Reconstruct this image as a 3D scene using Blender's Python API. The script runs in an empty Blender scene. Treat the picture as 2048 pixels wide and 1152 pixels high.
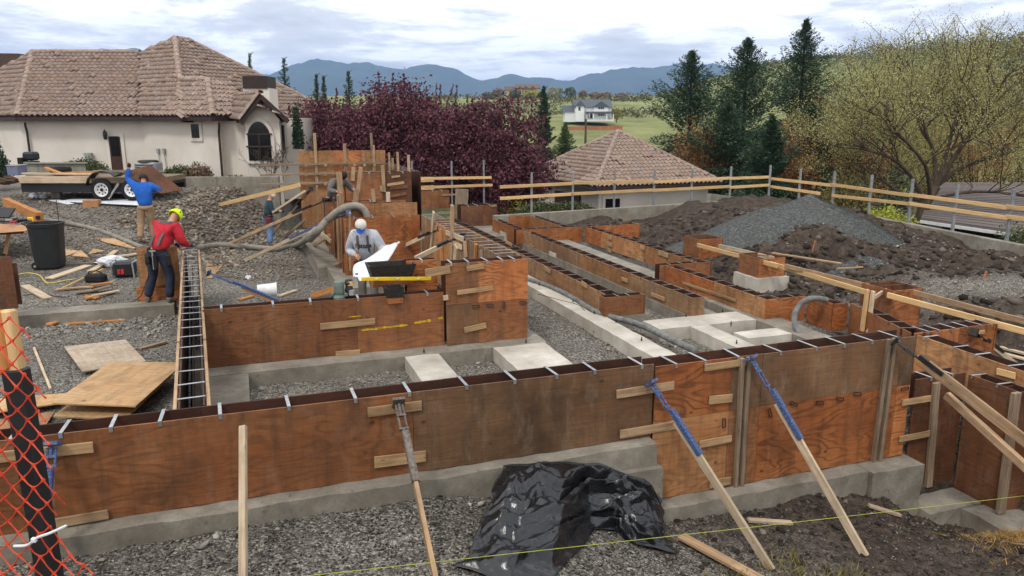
import bpy, math, random
import numpy as np
from mathutils import Matrix, Vector
random.seed(7); RNG = np.random.default_rng(11)
scene = bpy.context.scene
C = scene.collection
R = math.radians

# ---------------------------------------------------------------- camera
F, YH, HC = 1520.0, 238.0, 3.5
PITCH = math.atan((576 - YH) / F)
TH = R(19.3)                                   # direction of the building's grid
cam_d = bpy.data.cameras.new('camera'); cam = bpy.data.objects.new('camera', cam_d); C.objects.link(cam)
cam.location = (0, 0, HC); cam.rotation_euler = (math.pi / 2 - PITCH, 0, 0)
cam_d.sensor_width = 36.0; cam_d.lens = 36.0 * F / 2048.0
cam_d.clip_start = 0.05; cam_d.clip_end = 40000
scene.camera = cam
scene.render.resolution_x = 1024; scene.render.resolution_y = 576

# ---------------------------------------------------------------- light
SUN_EL, SUN_AZ = R(52), R(205)                 # azimuth clockwise from +Y: behind the camera, a little left
sun_d = bpy.data.lights.new('sun', 'SUN'); sun = bpy.data.objects.new('sun', sun_d); C.objects.link(sun)
sun_d.energy = 1.5; sun_d.angle = R(10); sun_d.color = (1.0, 0.96, 0.9)
sdir = Vector((math.sin(SUN_AZ) * math.cos(SUN_EL), math.cos(SUN_AZ) * math.cos(SUN_EL), math.sin(SUN_EL)))
sun.rotation_euler = sdir.to_track_quat('Z', 'Y').to_euler(); sun.location = (0, -5, 40)
scene.view_settings.view_transform = 'Standard'; scene.view_settings.look = 'None'
scene.view_settings.gamma = 1.0; scene.view_settings.use_curve_mapping = False
scene.view_settings.exposure = 0.22

world = bpy.data.worlds.new('World'); scene.world = world; world.use_nodes = True
wn, wl = world.node_tree.nodes, world.node_tree.links
wn.clear()
def wnode(t, **k):
    n = wn.new(t)
    for a, v in k.items(): setattr(n, a, v)
    return n
wout = wnode('ShaderNodeOutputWorld'); wbg = wnode('ShaderNodeBackground'); wbg.inputs['Strength'].default_value = 0.1
sky = wnode('ShaderNodeTexSky'); sky.sky_type = 'NISHITA'; sky.sun_disc = False
sky.sun_elevation = SUN_EL; sky.sun_rotation = SUN_AZ
tc = wnode('ShaderNodeTexCoord'); sep = wnode('ShaderNodeSeparateXYZ'); wl.new(tc.outputs['Generated'], sep.inputs[0])
def wmath(op, a, b=None, clamp=False):
    n = wnode('ShaderNodeMath', operation=op); n.use_clamp = clamp
    for i, v in enumerate((a, b)):
        if v is None: continue
        if isinstance(v, (int, float)): n.inputs[i].default_value = v
        else: wl.new(v, n.inputs[i])
    return n.outputs[0]
zc = wmath('MAXIMUM', sep.outputs[2], 0.0)
zz = wmath('ADD', zc, 0.11)
cx = wmath('DIVIDE', sep.outputs[0], zz); cy = wmath('DIVIDE', sep.outputs[1], zz)
comb = wnode('ShaderNodeCombineXYZ'); wl.new(cx, comb.inputs[0]); wl.new(cy, comb.inputs[1])
def wnoise(scale, detail, rough, off, dist=0.0):
    mp = wnode('ShaderNodeMapping'); mp.inputs['Location'].default_value = off
    wl.new(comb.outputs[0], mp.inputs[0])
    n = wnode('ShaderNodeTexNoise'); n.inputs['Scale'].default_value = scale; n.inputs['Detail'].default_value = detail
    n.inputs['Roughness'].default_value = rough; n.inputs['Distortion'].default_value = dist
    wl.new(mp.outputs[0], n.inputs['Vector']); return n.outputs['Fac']
n1 = wnoise(0.8, 8, 0.6, (3.1, 1.7, 0), 0.35)
n2 = wnoise(1.7, 6, 0.6, (9.4, 4.2, 2.0))
nn = wmath('ADD', wmath('MULTIPLY', n1, 0.68), wmath('MULTIPLY', n2, 0.32))
ramp = wnode('ShaderNodeValToRGB'); wl.new(nn, ramp.inputs[0])
e = ramp.color_ramp.elements
e[0].position = 0.37; e[0].color = (3.9, 4.05, 4.4, 1)
e[1].position = 0.62; e[1].color = (10.0, 10.0, 10.0, 1)
m = e.new(0.47); m.color = (5.4, 5.55, 5.9, 1)
m = e.new(0.525); m.color = (8.7, 8.8, 8.9, 1)
for el in e: el.color = tuple(c * 0.1 for c in el.color[:3]) + (1,)
vm = wnode('ShaderNodeVectorMath', operation='SCALE'); vm.inputs['Scale'].default_value = 16.5
wl.new(ramp.outputs[0], vm.inputs[0])
# low on the horizon the cloud deck thins to a bright band, as the photograph's does
low = wnode('ShaderNodeMapRange'); low.inputs['From Min'].default_value = 0.0; low.inputs['From Max'].default_value = 0.16
low.inputs['To Min'].default_value = 0.3; low.inputs['To Max'].default_value = 0.0; wl.new(zc, low.inputs[0])
mixh = wnode('ShaderNodeMix', data_type='RGBA'); wl.new(low.outputs[0], mixh.inputs[0]); wl.new(vm.outputs[0], mixh.inputs[6])
mixh.inputs[7].default_value = (11.5, 11.7, 11.9, 1)
thin = wnode('ShaderNodeMapRange'); thin.inputs['From Min'].default_value = 0.6; thin.inputs['From Max'].default_value = 0.72
thin.inputs['To Min'].default_value = 0.03; thin.inputs['To Max'].default_value = 0.25; wl.new(n2, thin.inputs[0])
mixs = wnode('ShaderNodeMix', data_type='RGBA'); wl.new(thin.outputs[0], mixs.inputs[0])
wl.new(mixh.outputs[2], mixs.inputs[6]); wl.new(sky.outputs[0], mixs.inputs[7])
wl.new(mixs.outputs[2], wbg.inputs['Color']); wl.new(wbg.outputs[0], wout.inputs[0])

# ---------------------------------------------------------------- picking points: a ray of the survey photo met with a real plane
cP, sP, cT, sT = math.cos(PITCH), math.sin(PITCH), math.cos(TH), math.sin(TH)
def ray(u, v):
    a = (u - 1024) / F; b = (576 - v) / F
    return Vector((a, cP + b * sP, -sP + b * cP))
O = Vector((0, 0, HC))
def at(u, v, z): d = ray(u, v); return O + d * ((z - HC) / d.z)
def aty(u, v, y): d = ray(u, v); return O + d * (y / d.y)
def G(a, b, z=0.0): return Vector((a * cT - b * sT, a * sT + b * cT, z))
def grid(p): return (p[0] * cT + p[1] * sT, -p[0] * sT + p[1] * cT)
def onplane(u, v, P, n): d = ray(u, v); return O + d * ((P - O).dot(n) / d.dot(n))
def atb(u, v, b): return onplane(u, v, G(0, b), Vector((-sT, cT, 0)))
def ata(u, v, a): return onplane(u, v, G(a, 0), Vector((cT, sT, 0)))

# ---------------------------------------------------------------- materials
def lin(r, g, b):
    f = lambda c: (c / 255 / 12.92) if c / 255 <= 0.04045 else ((c / 255 + 0.055) / 1.055) ** 2.4
    return (f(r), f(g), f(b), 1)
MATS = {}
class NT:
    def __init__(s, name):
        s.m = bpy.data.materials.new(name); s.m.use_nodes = True
        s.n = s.m.node_tree.nodes; s.l = s.m.node_tree.links
        s.b = s.n['Principled BSDF']; MATS[name] = s.m
        s.b.inputs['Specular IOR Level'].default_value = 0.3
    def node(s, t, **k):
        n = s.n.new(t)
        for a, v in k.items(): setattr(n, a, v)
        return n
    def put(s, sock, v):
        if v is None: return
        if hasattr(v, 'is_linked') or isinstance(v, bpy.types.NodeSocket): s.l.new(v, sock)
        else: sock.default_value = v
    def math(s, op, a, b=None, c=None, clamp=False):
        n = s.node('ShaderNodeMath', operation=op); n.use_clamp = clamp
        for i, v in enumerate((a, b, c)): s.put(n.inputs[i], v)
        return n.outputs[0]
    def coord(s, scale=(1, 1, 1), rand=0.0, kind='Object'):
        t = s.node('ShaderNodeTexCoord'); o = t.outputs[kind]
        mp = s.node('ShaderNodeMapping'); mp.inputs['Scale'].default_value = scale
        if rand:
            oi = s.node('ShaderNodeObjectInfo')
            v = s.node('ShaderNodeVectorMath', operation='SCALE'); v.inputs[0].default_value = (rand, rand * .71, rand * 1.37)
            s.l.new(oi.outputs['Random'], v.inputs['Scale'])
            ad = s.node('ShaderNodeVectorMath', operation='ADD'); s.l.new(o, ad.inputs[0]); s.l.new(v.outputs[0], ad.inputs[1]); o = ad.outputs[0]
        s.l.new(o, mp.inputs[0]); return mp.outputs[0]
    def noise(s, vec, scale, detail=4, rough=0.55, dist=0.0):
        n = s.node('ShaderNodeTexNoise'); n.inputs['Scale'].default_value = scale; n.inputs['Detail'].default_value = detail
        n.inputs['Roughness'].default_value = rough; n.inputs['Distortion'].default_value = dist
        s.l.new(vec, n.inputs['Vector']); return n.outputs['Fac']
    def voro(s, vec, scale, feature='F1', out='Distance', rnd=1.0):
        n = s.node('ShaderNodeTexVoronoi', feature=feature); n.inputs['Scale'].default_value = scale
        n.inputs['Randomness'].default_value = rnd
        s.l.new(vec, n.inputs['Vector']); return n.outputs[out]
    def ramp(s, fac, stops):
        r = s.node('ShaderNodeValToRGB'); s.l.new(fac, r.inputs[0]); el = r.color_ramp.elements
        while len(el) > 1: el.remove(el[-1])
        el[0].position, el[0].color = stops[0]
        for p, c in stops[1:]: x = el.new(p); x.color = c
        return r.outputs[0]
    def mix(s, f, a, b, mode='MIX'):
        n = s.node('ShaderNodeMix', data_type='RGBA', blend_type=mode)
        s.put(n.inputs[0], f); s.put(n.inputs[6], a); s.put(n.inputs[7], b); return n.outputs[2]
    def rng(s, x, a, b, c, d):
        n = s.node('ShaderNodeMapRange'); s.put(n.inputs[0], x)
        for i, v in enumerate((a, b, c, d)): n.inputs[i + 1].default_value = v
        return n.outputs[0]
    def vary(s, col, amount=0.25, hue=0.0, src='obj'):
        if src == 'obj': r = s.node('ShaderNodeObjectInfo').outputs['Random']
        else: r = s.node('ShaderNodeNewGeometry').outputs['Random Per Island']
        h = s.node('ShaderNodeHueSaturation'); s.l.new(col, h.inputs['Color'])
        s.l.new(s.rng(r, 0, 1, 1 - amount, 1 + amount), h.inputs['Value'])
        if hue:
            r2 = s.math('FRACT', s.math('MULTIPLY', r, 7.31)); s.l.new(s.rng(r2, 0, 1, .5 - hue, .5 + hue), h.inputs['Hue'])
            r3 = s.math('FRACT', s.math('MULTIPLY', r, 13.7)); s.l.new(s.rng(r3, 0, 1, .8, 1.1), h.inputs['Saturation'])
        return h.outputs[0]
    def bump(s, h, strength, dist=0.02):
        n = s.node('ShaderNodeBump'); n.inputs['Strength'].default_value = strength; n.inputs['Distance'].default_value = dist
        s.l.new(h, n.inputs['Height']); s.l.new(n.outputs[0], s.b.inputs['Normal'])
    def fin(s, col, rough=0.8, metal=0.0, spec=None):
        s.put(s.b.inputs['Base Color'], col); s.put(s.b.inputs['Roughness'], rough); s.b.inputs['Metallic'].default_value = metal
        if spec is not None: s.b.inputs['Specular IOR Level'].default_value = spec
        return s.m

def plain(name, c, c2=None, rough=0.7, scale=6, bump=0.0, bscale=60, metal=0.0, vary=0.12, hue=0.0, src='obj', spec=None, stretch=(1, 1, 1), detail=5):
    t = NT(name); v = t.coord(stretch, rand=20.0)
    c2 = c2 or tuple(x * 0.72 for x in c[:3]) + (1,)
    col = t.ramp(t.noise(v, scale, detail, 0.6), [(0.3, c2), (0.68, c)])
    if vary: col = t.vary(col, vary, hue, src)
    if bump: t.bump(t.noise(v, bscale, 3, 0.6), bump, 0.01)
    return t.fin(col, rough, metal, spec)

def plywood(name, light, mid, dark, contour=0.6, stain=0.5, rough=0.62, crust=0.0):
    t = NT(name); v = t.coord((1, 1, 1), rand=37.0)
    vg = t.coord((0.55, 1, 1.9), rand=37.0)
    n = t.noise(vg, 1.1, 3, 0.5, 0.25)
    ring = t.math('ABSOLUTE', t.math('SUBTRACT', t.math('FRACT', t.math('MULTIPLY', n, 17.0)), 0.5))
    ring = t.rng(ring, 0.0, 0.28, 1.0, 0.0)
    vf = t.coord((1.6, 20, 42), rand=37.0); fib = t.noise(vf, 1.6, 5, 0.65)
    big = t.noise(v, 1.15, 5, 0.6, 0.4)
    base = t.ramp(big, [(0.28, dark), (0.46, mid), (0.72, light)])
    red = t.rng(t.noise(t.coord((.8, 1, 1.1), rand=81.0), 1.0, 4, .55, .3), .45, .66, 0, .55)
    base = t.mix(red, base, tuple(a * b for a, b in zip(mid[:3], (1.0, .79, .66))) + (1,))
    f1 = t.math('MULTIPLY', ring, contour)
    fine = t.math('MULTIPLY', f1, t.rng(t.noise(v, 2.3, 2, .5), .34, .56, .3, 1))
    col = t.mix(fine, base, tuple(c * 0.5 for c in dark[:3]) + (1,))
    col = t.mix(t.rng(fib, .35, .7, 0.4, 0.0), col, tuple(c * .6 for c in dark[:3]) + (1,))
    # knots
    vk = t.coord((1.0, 1, 1.5), rand=51.0); kd = t.voro(vk, 2.7)
    kn = t.math('MULTIPLY', t.rng(kd, 0.03, 0.11, 1, 0), t.rng(t.noise(v, 3.0, 1), .42, .5, 0, 1))
    col = t.mix(t.math('MULTIPLY', kn, .8), col, (0.018, 0.009, 0.006, 1))
    # form-oil and mud stains, and dried cement crust
    st = t.rng(t.noise(t.coord((1, 1, 1), rand=90.0), 2.1, 7, 0.68, .6), .5, .74, 0, stain)
    col = t.mix(st, col, (0.045, 0.03, 0.02, 1))
    if crust:
        cr = t.rng(t.noise(t.coord((2.4, 1, .8), rand=70.0), 2.4, 8, 0.72, .3), .52, .72, 0, crust)
        col = t.mix(cr, col, lin(150, 138, 120))
    sk = t.rng(t.noise(t.coord((5.5, 1, .55), rand=64.0), 2.0, 7, .7), .48, .72, 0, .5)
    col = t.mix(sk, col, (0.05, 0.035, 0.024, 1))
    sc = t.rng(t.noise(t.coord((1, 1, 1), rand=23.0), 55, 3, .6), .6, .75, 0, .35)
    col = t.mix(sc, col, (0.03, 0.02, 0.015, 1))
    col = t.vary(col, 0.2)
    t.bump(t.math('ADD', t.math('MULTIPLY', fib, .6), t.math('MULTIPLY', ring, -.25)), 0.35, 0.006)
    return t.fin(col, rough, spec=0.25)
plywood('ply_orange', lin(204, 137, 85), lin(179, 111, 64), lin(132, 80, 47), 0.8, 0.35, .5, crust=0.12)
plywood('ply_brown', lin(172, 118, 76), lin(142, 92, 57), lin(102, 66, 43), 0.45, 0.5, crust=0.22)
plywood('ply_worn', lin(150, 116, 84), lin(122, 90, 62), lin(84, 62, 45), 0.12, 0.65, .7, crust=0.35)
plywood('ply_dark', lin(144, 97, 63), lin(114, 74, 49), lin(80, 53, 37), 0.4, 0.6, crust=0.25)
plywood('ply_crust', lin(184, 146, 106), lin(154, 118, 84), lin(112, 84, 58), 0.3, 0.45, .7, crust=0.75)
plywood('ply_tan', lin(200, 150, 102), lin(178, 128, 84), lin(136, 96, 62), 0.5, 0.35)
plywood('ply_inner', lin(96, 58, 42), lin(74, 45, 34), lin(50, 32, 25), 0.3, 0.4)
plywood('ply_new', lin(208, 176, 132), lin(190, 154, 108), lin(160, 122, 80), 0.35, 0.12)
plywood('ply_grey', lin(196, 180, 158), lin(176, 158, 134), lin(146, 126, 102), 0.25, 0.15)

def lumber(name, c, dark, grime=0.25, vary=.16):
    t = NT(name); vf = t.coord((1.3, 22, 22), rand=40.0); v = t.coord((1, 1, 1), rand=40.0)
    fib = t.noise(vf, 1.5, 5, .65, .2)
    col = t.ramp(fib, [(0.3, dark), (0.62, c)])
    kd = t.voro(t.coord((1.2, 4, 4), rand=55.0), 3.2)
    col = t.mix(t.rng(kd, .03, .12, .75, 0), col, tuple(x * .35 for x in dark[:3]) + (1,))
    col = t.mix(t.rng(t.noise(v, 3.2, 6, .65), .45, .75, 0, grime), col, lin(92, 80, 66))
    col = t.vary(col, vary); t.bump(fib, .3, .004)
    return t.fin(col, .8, spec=.2)
lumber('lumber_pale', lin(204, 184, 156), lin(166, 144, 116), .45)
lumber('lumber_used', lin(180, 150, 116), lin(138, 108, 80), .55)
lumber('lumber_grey', lin(150, 130, 108), lin(112, 94, 76), .6)
lumber('lumber_orange', lin(196, 136, 80), lin(158, 100, 54), .25)
lumber('lumber_yellow', lin(218, 182, 130), lin(190, 150, 98), .15)
lumber('osb_cleat', lin(182, 150, 110), lin(136, 104, 72), .45, .2)

t = NT('concrete'); v = t.coord((1, 1, 1), rand=9.0)
col = t.ramp(t.noise(v, 2.2, 8, .65), [(.3, lin(112, 105, 94)), (.52, lin(136, 129, 116)), (.72, lin(162, 155, 142))])
col = t.mix(t.rng(t.noise(v, 38, 4, .6), .5, .75, 0, .4), col, lin(105, 98, 88))
col = t.mix(t.rng(t.noise(v, 14, 3, .6), .62, .7, 0, .5), col, lin(86, 78, 68))
col = t.mix(t.rng(t.noise(v, 1.1, 7, .7, .5), .5, .7, 0, .55), col, lin(100, 92, 80))
t.bump(t.noise(v, 55, 5, .65), .35, .008); t.fin(t.vary(col, .06), .9, spec=.15)
t = NT('concrete_light'); v = t.coord((1, 1, 1), rand=9.0)
col = t.ramp(t.noise(v, 1.6, 8, .65), [(.3, lin(156, 148, 134)), (.55, lin(186, 179, 166)), (.75, lin(208, 202, 191))])
col = t.mix(t.rng(t.noise(v, 30, 5, .7), .58, .72, 0, .55), col, lin(120, 112, 100))
t.bump(t.noise(v, 45, 5, .65), .3, .008); t.fin(t.vary(col, .05), .9, spec=.15)
t = NT('stucco'); v = t.coord(rand=3.0)
col = t.ramp(t.noise(v, .5, 6, .6), [(.3, lin(198, 188, 175)), (.7, lin(217, 209, 197))])
t.bump(t.noise(v, 40, 4, .7), .4, .01); t.fin(col, .92, spec=.1)
t = NT('roof_tile'); v = t.coord(rand=3.0)
col = t.ramp(t.noise(v, 9, 4, .6), [(.3, lin(130, 110, 97)), (.7, lin(166, 145, 131))])
t.fin(t.vary(col, .11, .003, 'isl'), .85, spec=.15)
t = NT('roof_tile_single'); v = t.coord(rand=3.0)
col = t.ramp(t.noise(v, 9, 4, .6), [(.3, lin(130, 110, 97)), (.7, lin(166, 145, 131))])
t.fin(t.vary(col, .11, .003, 'obj'), .85, spec=.15)
plain('roof_deck', lin(84, 66, 58), rough=.9)
plain('fascia', lin(58, 44, 40), rough=.6)
plain('galvanised', lin(188, 190, 190), lin(150, 152, 152), .42, 20, metal=.75)
plain('steel_post', lin(150, 152, 154), lin(118, 120, 122), .5, 8, metal=.4)
plain('worn_steel', lin(128, 118, 108), lin(72, 64, 58), .6, 30, metal=.2)
plain('dark_steel', lin(62, 58, 54), lin(34, 32, 31), .55, 25, metal=.4)
plain('rust_steel', lin(92, 62, 44), lin(52, 36, 28), .8, 25)
t = NT('blue_paint'); v = t.coord(rand=5.0)
t.fin(t.mix(t.rng(t.noise(v, 60, 5, .7), .5, .64, 0, .85), lin(50, 74, 122), lin(134, 136, 138)), .55)
plain('black_plastic', lin(36, 37, 38), lin(26, 27, 28), .45, 8, spec=.4)
plain('rubber', lin(34, 33, 33), rough=.8)
plain('black_paint', lin(30, 30, 32), rough=.4, spec=.5)
plain('white_paint', lin(224, 224, 222), rough=.4)
plain('white_cloth', lin(216, 218, 222), lin(190, 192, 198), .85)
plain('paper', lin(222, 224, 228), lin(206, 208, 214), .7, vary=0)
plain('yellow_plastic', lin(244, 200, 30), rough=.4, vary=0)
plain('yellow_cord', lin(216, 196, 90), rough=.7, vary=0)
plain('string', lin(190, 196, 80), rough=.6, vary=0)
plain('orange_mesh', lin(212, 74, 44), lin(188, 60, 34), .6, vary=0)
plain('hose_grey', lin(150, 143, 130), lin(112, 106, 96), .7, 5, .3, 30, detail=8)
plain('hose_dark', lin(128, 128, 124), lin(84, 84, 82), .6, 8, .2, 30)
plain('cardboard', lin(182, 132, 92), rough=.85)
plain('glass_dark', lin(28, 28, 30), lin(18, 18, 20), .08, spec=.6, vary=0)
plain('wood_door', lin(66, 44, 34), rough=.5)
plain('frame_dark', lin(58, 46, 40), rough=.5)
plain('ac_metal', lin(150, 150, 148), rough=.5)
plain('red_paint', lin(196, 40, 48), rough=.5)
plain('bark', lin(92, 78, 64), lin(54, 44, 36), .95, 6, .5, 30, stretch=(2, 2, .4))
plain('bark_dark', lin(64, 52, 46), lin(38, 30, 27), .95, 6, .5, 30)
plain('grey_shed', lin(146, 143, 128), lin(122, 118, 106), .85, 3, stretch=(8, 8, .5))

def leafmat(name, c1, c2, trans=.25, rough=.6):
    t = NT(name); r = t.node('ShaderNodeNewGeometry').outputs['Random Per Island']
    col = t.ramp(r, [(0.0, c1), (1.0, c2)])
    t.fin(col, rough, spec=.25)
    t.b.inputs['Subsurface Weight'].default_value = 0
    tr = t.node('ShaderNodeBsdfTranslucent'); t.l.new(col, tr.inputs[0])
    mx = t.node('ShaderNodeMixShader'); mx.inputs[0].default_value = trans
    out = t.n['Material Output']; t.l.new(t.b.outputs[0], mx.inputs[1]); t.l.new(tr.outputs[0], mx.inputs[2]); t.l.new(mx.outputs[0], out.inputs[0])
    return t.m
leafmat('leaf_plum', lin(58, 30, 38), lin(124, 76, 84), .2)
leafmat('leaf_cedar', lin(34, 54, 40), lin(72, 92, 64), .1)
leafmat('leaf_cedar_light', lin(62, 82, 52), lin(104, 118, 74), .15)
leafmat('leaf_locust', lin(146, 142, 86), lin(190, 184, 124), .3)
leafmat('leaf_budding', lin(116, 80, 46), lin(158, 114, 66), .25)
leafmat('leaf_olive', lin(116, 108, 58), lin(160, 148, 84), .25)
leafmat('leaf_shrub', lin(56, 66, 40), lin(100, 104, 64), .15)
leafmat('leaf_bright', lin(130, 138, 50), lin(186, 188, 80), .3)
leafmat('leaf_twig', lin(108, 88, 72), lin(144, 118, 96), .1)
leafmat('leaf_wood', lin(70, 76, 44), lin(118, 112, 66), .15)
leafmat('straw', lin(150, 116, 66), lin(202, 164, 100), .2)
plain('plastic_blue', lin(120, 126, 150), rough=.5)
plain('cloth_brown', lin(84, 66, 50), rough=.95)
plain('tool_green', lin(104, 118, 108), rough=.5)
# ---------------------------------------------------------------- helpers
WM = {}
def wm(o): return WM.get(o.name, Matrix.Identity(4))
def link(o, parent=None, Mw=None):
    C.objects.link(o); Mw = Mw or Matrix.Identity(4); WM[o.name] = Mw.copy()
    if parent is not None:
        o.parent = parent; o.matrix_basis = wm(parent).inverted() @ Mw
    else: o.matrix_basis = Mw
    return o
def tag(o, label=None, cat=None, group=None, kind=None):
    if label: o['label'] = label
    if cat: o['category'] = cat
    if group: o['group'] = group
    if kind: o['kind'] = kind
    return o
def thing(name, label, cat, loc=(0, 0, 0), group=None):
    o = bpy.data.objects.new(name, None); o.empty_display_size = .2
    link(o, None, Matrix.Translation(Vector(loc))); return tag(o, label, cat, group)
def smooth(me, ang=None):
    me.polygons.foreach_set('use_smooth', [True] * len(me.polygons)); return me
def np_mesh(name, V, Fc):
    V = np.asarray(V, np.float32); Fc = np.asarray(Fc, np.int32); k = Fc.shape[1]
    me = bpy.data.meshes.new(name)
    me.vertices.add(len(V)); me.vertices.foreach_set('co', V.ravel())
    me.loops.add(Fc.size); me.loops.foreach_set('vertex_index', Fc.ravel())
    me.polygons.add(len(Fc)); me.polygons.foreach_set('loop_start', np.arange(0, Fc.size, k, dtype=np.int32))
    me.update(calc_edges=True); return me
class MB:
    def __init__(s): s.v = []; s.f = []
    def add(s, vs, fs):
        o = len(s.v); s.v += [tuple(x) for x in vs]; s.f += [tuple(i + o for i in f) for f in fs]; return s
    def box(s, lo, hi, M=None):
        x0, y0, z0 = lo; x1, y1, z1 = hi
        vs = [Vector(p) for p in ((x0,y0,z0),(x1,y0,z0),(x1,y1,z0),(x0,y1,z0),(x0,y0,z1),(x1,y0,z1),(x1,y1,z1),(x0,y1,z1))]
        if M is not None: vs = [M @ p for p in vs]
        return s.add(vs, [(3,2,1,0),(4,5,6,7),(0,1,5,4),(1,2,6,5),(2,3,7,6),(3,0,4,7)])
    def prism(s, poly, h0, h1, M=None, axis=2):
        n = len(poly)
        def pt(p, h):
            q = Vector((p[0], p[1], h)) if axis == 2 else (Vector((p[0], h, p[1])) if axis == 1 else Vector((h, p[0], p[1])))
            return M @ q if M is not None else q
        vs = [pt(p, h0) for p in poly] + [pt(p, h1) for p in poly]
        return s.add(vs, [tuple(range(n))[::-1], tuple(range(n, 2 * n))] + [(i, (i + 1) % n, n + (i + 1) % n, n + i) for i in range(n)])
    def tube(s, pts, r, n=8, cap=True):
        pts = [Vector(p) for p in pts]; rs = r if isinstance(r, (list, tuple)) else [r] * len(pts); rings = []
        up = None
        for i, p in enumerate(pts):
            d = (pts[min(i + 1, len(pts) - 1)] - pts[max(i - 1, 0)]).normalized()
            if up is None: up = Vector((0, 0, 1)) if abs(d.z) < .9 else Vector((1, 0, 0))
            x = d.cross(up).normalized(); up = x.cross(d).normalized()
            rings.append([p + (x * math.cos(k * 2 * math.pi / n) + up * math.sin(k * 2 * math.pi / n)) * rs[i] for k in range(n)])
        vs = [q for g in rings for q in g]; fs = []
        for i in range(len(pts) - 1):
            for k in range(n): fs.append((i*n+k, i*n+(k+1)%n, (i+1)*n+(k+1)%n, (i+1)*n+k))
        if cap: fs += [tuple(range(n))[::-1], tuple(range((len(pts)-1)*n, len(pts)*n))]
        return s.add(vs, fs)
    def lathe(s, prof, n=20, M=None, ax='z'):
        vs = []; fs = []
        for r, h in prof:
            for k in range(n):
                a = k * 2 * math.pi / n
                p = Vector((r*math.cos(a), r*math.sin(a), h)) if ax == 'z' else Vector((r*math.cos(a), h, r*math.sin(a)))
                vs.append(M @ p if M is not None else p)
        for i in range(len(prof) - 1):
            for k in range(n): fs.append((i*n+k, i*n+(k+1)%n, (i+1)*n+(k+1)%n, (i+1)*n+k))
        return s.add(vs, fs)
    def mesh(s, name, sm=False):
        me = bpy.data.meshes.new(name); me.from_pydata(s.v, [], s.f); me.update()
        if sm: smooth(me)
        return me
    def build(s, name, mat, parent=None, Mw=None, sm=False):
        me = s.mesh(name, sm); me.materials.append(MATS[mat]); o = bpy.data.objects.new(name, me); return link(o, parent, Mw)
    def local(s, name, mat, parent, sm=False):       # vertices given in world space, stored about the parent's origin
        Mi = wm(parent).inverted() if parent is not None else Matrix.Identity(4)
        s.v = [tuple(Mi @ Vector(p)) for p in s.v]; me = s.mesh(name, sm); me.materials.append(MATS[mat])
        o = bpy.data.objects.new(name, me); return link(o, parent, wm(parent) if parent is not None else None)
_cb = {}
def cbox_mesh(lx, ly, lz, c, mat):
    key = (round(lx, 3), round(ly, 3), round(lz, 3), round(c, 4), mat)
    if key in _cb: return _cb[key]
    hx, hy, hz = lx/2, ly/2, lz/2; c = min(c, hx*.45, hy*.45, hz*.45); vs = []; idx = {}
    for sx in (-1, 1):
        for sy in (-1, 1):
            for sz in (-1, 1):
                for ax in range(3):
                    p = [sx*(hx-c), sy*(hy-c), sz*(hz-c)]; p[ax] = (sx*hx, sy*hy, sz*hz)[ax]
                    idx[(sx, sy, sz, ax)] = len(vs); vs.append(p)
    fs = []
    for ax in range(3):
        o = [i for i in range(3) if i != ax]
        for s in (-1, 1):
            q = []
            for a, b in ((-1,-1),(1,-1),(1,1),(-1,1)):
                k = [0,0,0]; k[ax] = s; k[o[0]] = a; k[o[1]] = b; q.append(idx[(k[0],k[1],k[2],ax)])
            fs.append(q)
        a1, a2 = o
        for s1 in (-1, 1):
            for s2 in (-1, 1):
                q = []
                for s, face in ((-1,a1),(1,a1),(1,a2),(-1,a2)):
                    k = [0,0,0]; k[ax] = s; k[a1] = s1; k[a2] = s2; q.append(idx[(k[0],k[1],k[2],face)])
                fs.append(q)
    for sx in (-1,1):
        for sy in (-1,1):
            for sz in (-1,1): fs.append([idx[(sx,sy,sz,i)] for i in range(3)])
    me = bpy.data.meshes.new('piece'); me.from_pydata(vs, [], fs); me.update()
    import bmesh
    bm = bmesh.new(); bm.from_mesh(me); bmesh.ops.recalc_face_normals(bm, faces=bm.faces); bm.to_mesh(me); bm.free()
    me.materials.append(MATS[mat]); _cb[key] = me; return me
def frame(p, x, up=(0, 0, 1)):
    x = Vector(x).normalized(); up = Vector(up)
    y = up.cross(x)
    if y.length < 1e-4: y = Vector((0, 1, 0)).cross(x)
    y.normalize(); z = x.cross(y).normalized()
    return Matrix(((x.x,y.x,z.x,p[0]),(x.y,y.y,z.y,p[1]),(x.z,y.z,z.z,p[2]),(0,0,0,1)))
def slab(name, Mw, size, mat, parent=None, c=.003):
    return link(bpy.data.objects.new(name, cbox_mesh(*size, c, mat)), parent, Mw)
def bar(name, p0, p1, w, t, mat, parent=None, up=(0, 0, 1), c=.004):
    """board from p0 to p1, w measured along 'up', t across"""
    p0 = Vector(p0); p1 = Vector(p1); return slab(name, frame((p0+p1)/2, p1-p0, up), ((p1-p0).length, t, w), mat, parent, c)
def spline(pts, n=8):
    P = [Vector(p) for p in pts]; out = []
    for i in range(len(P) - 1):
        a = P[max(i-1,0)]; b = P[i]; c = P[i+1]; d = P[min(i+2,len(P)-1)]
        for k in range(n):
            t = k / n; out.append(.5*((2*b)+(c-a)*t+(2*a-5*b+4*c-d)*t*t+(3*b-a-3*c+d)*t**3))
    out.append(P[-1]); return out
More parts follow.
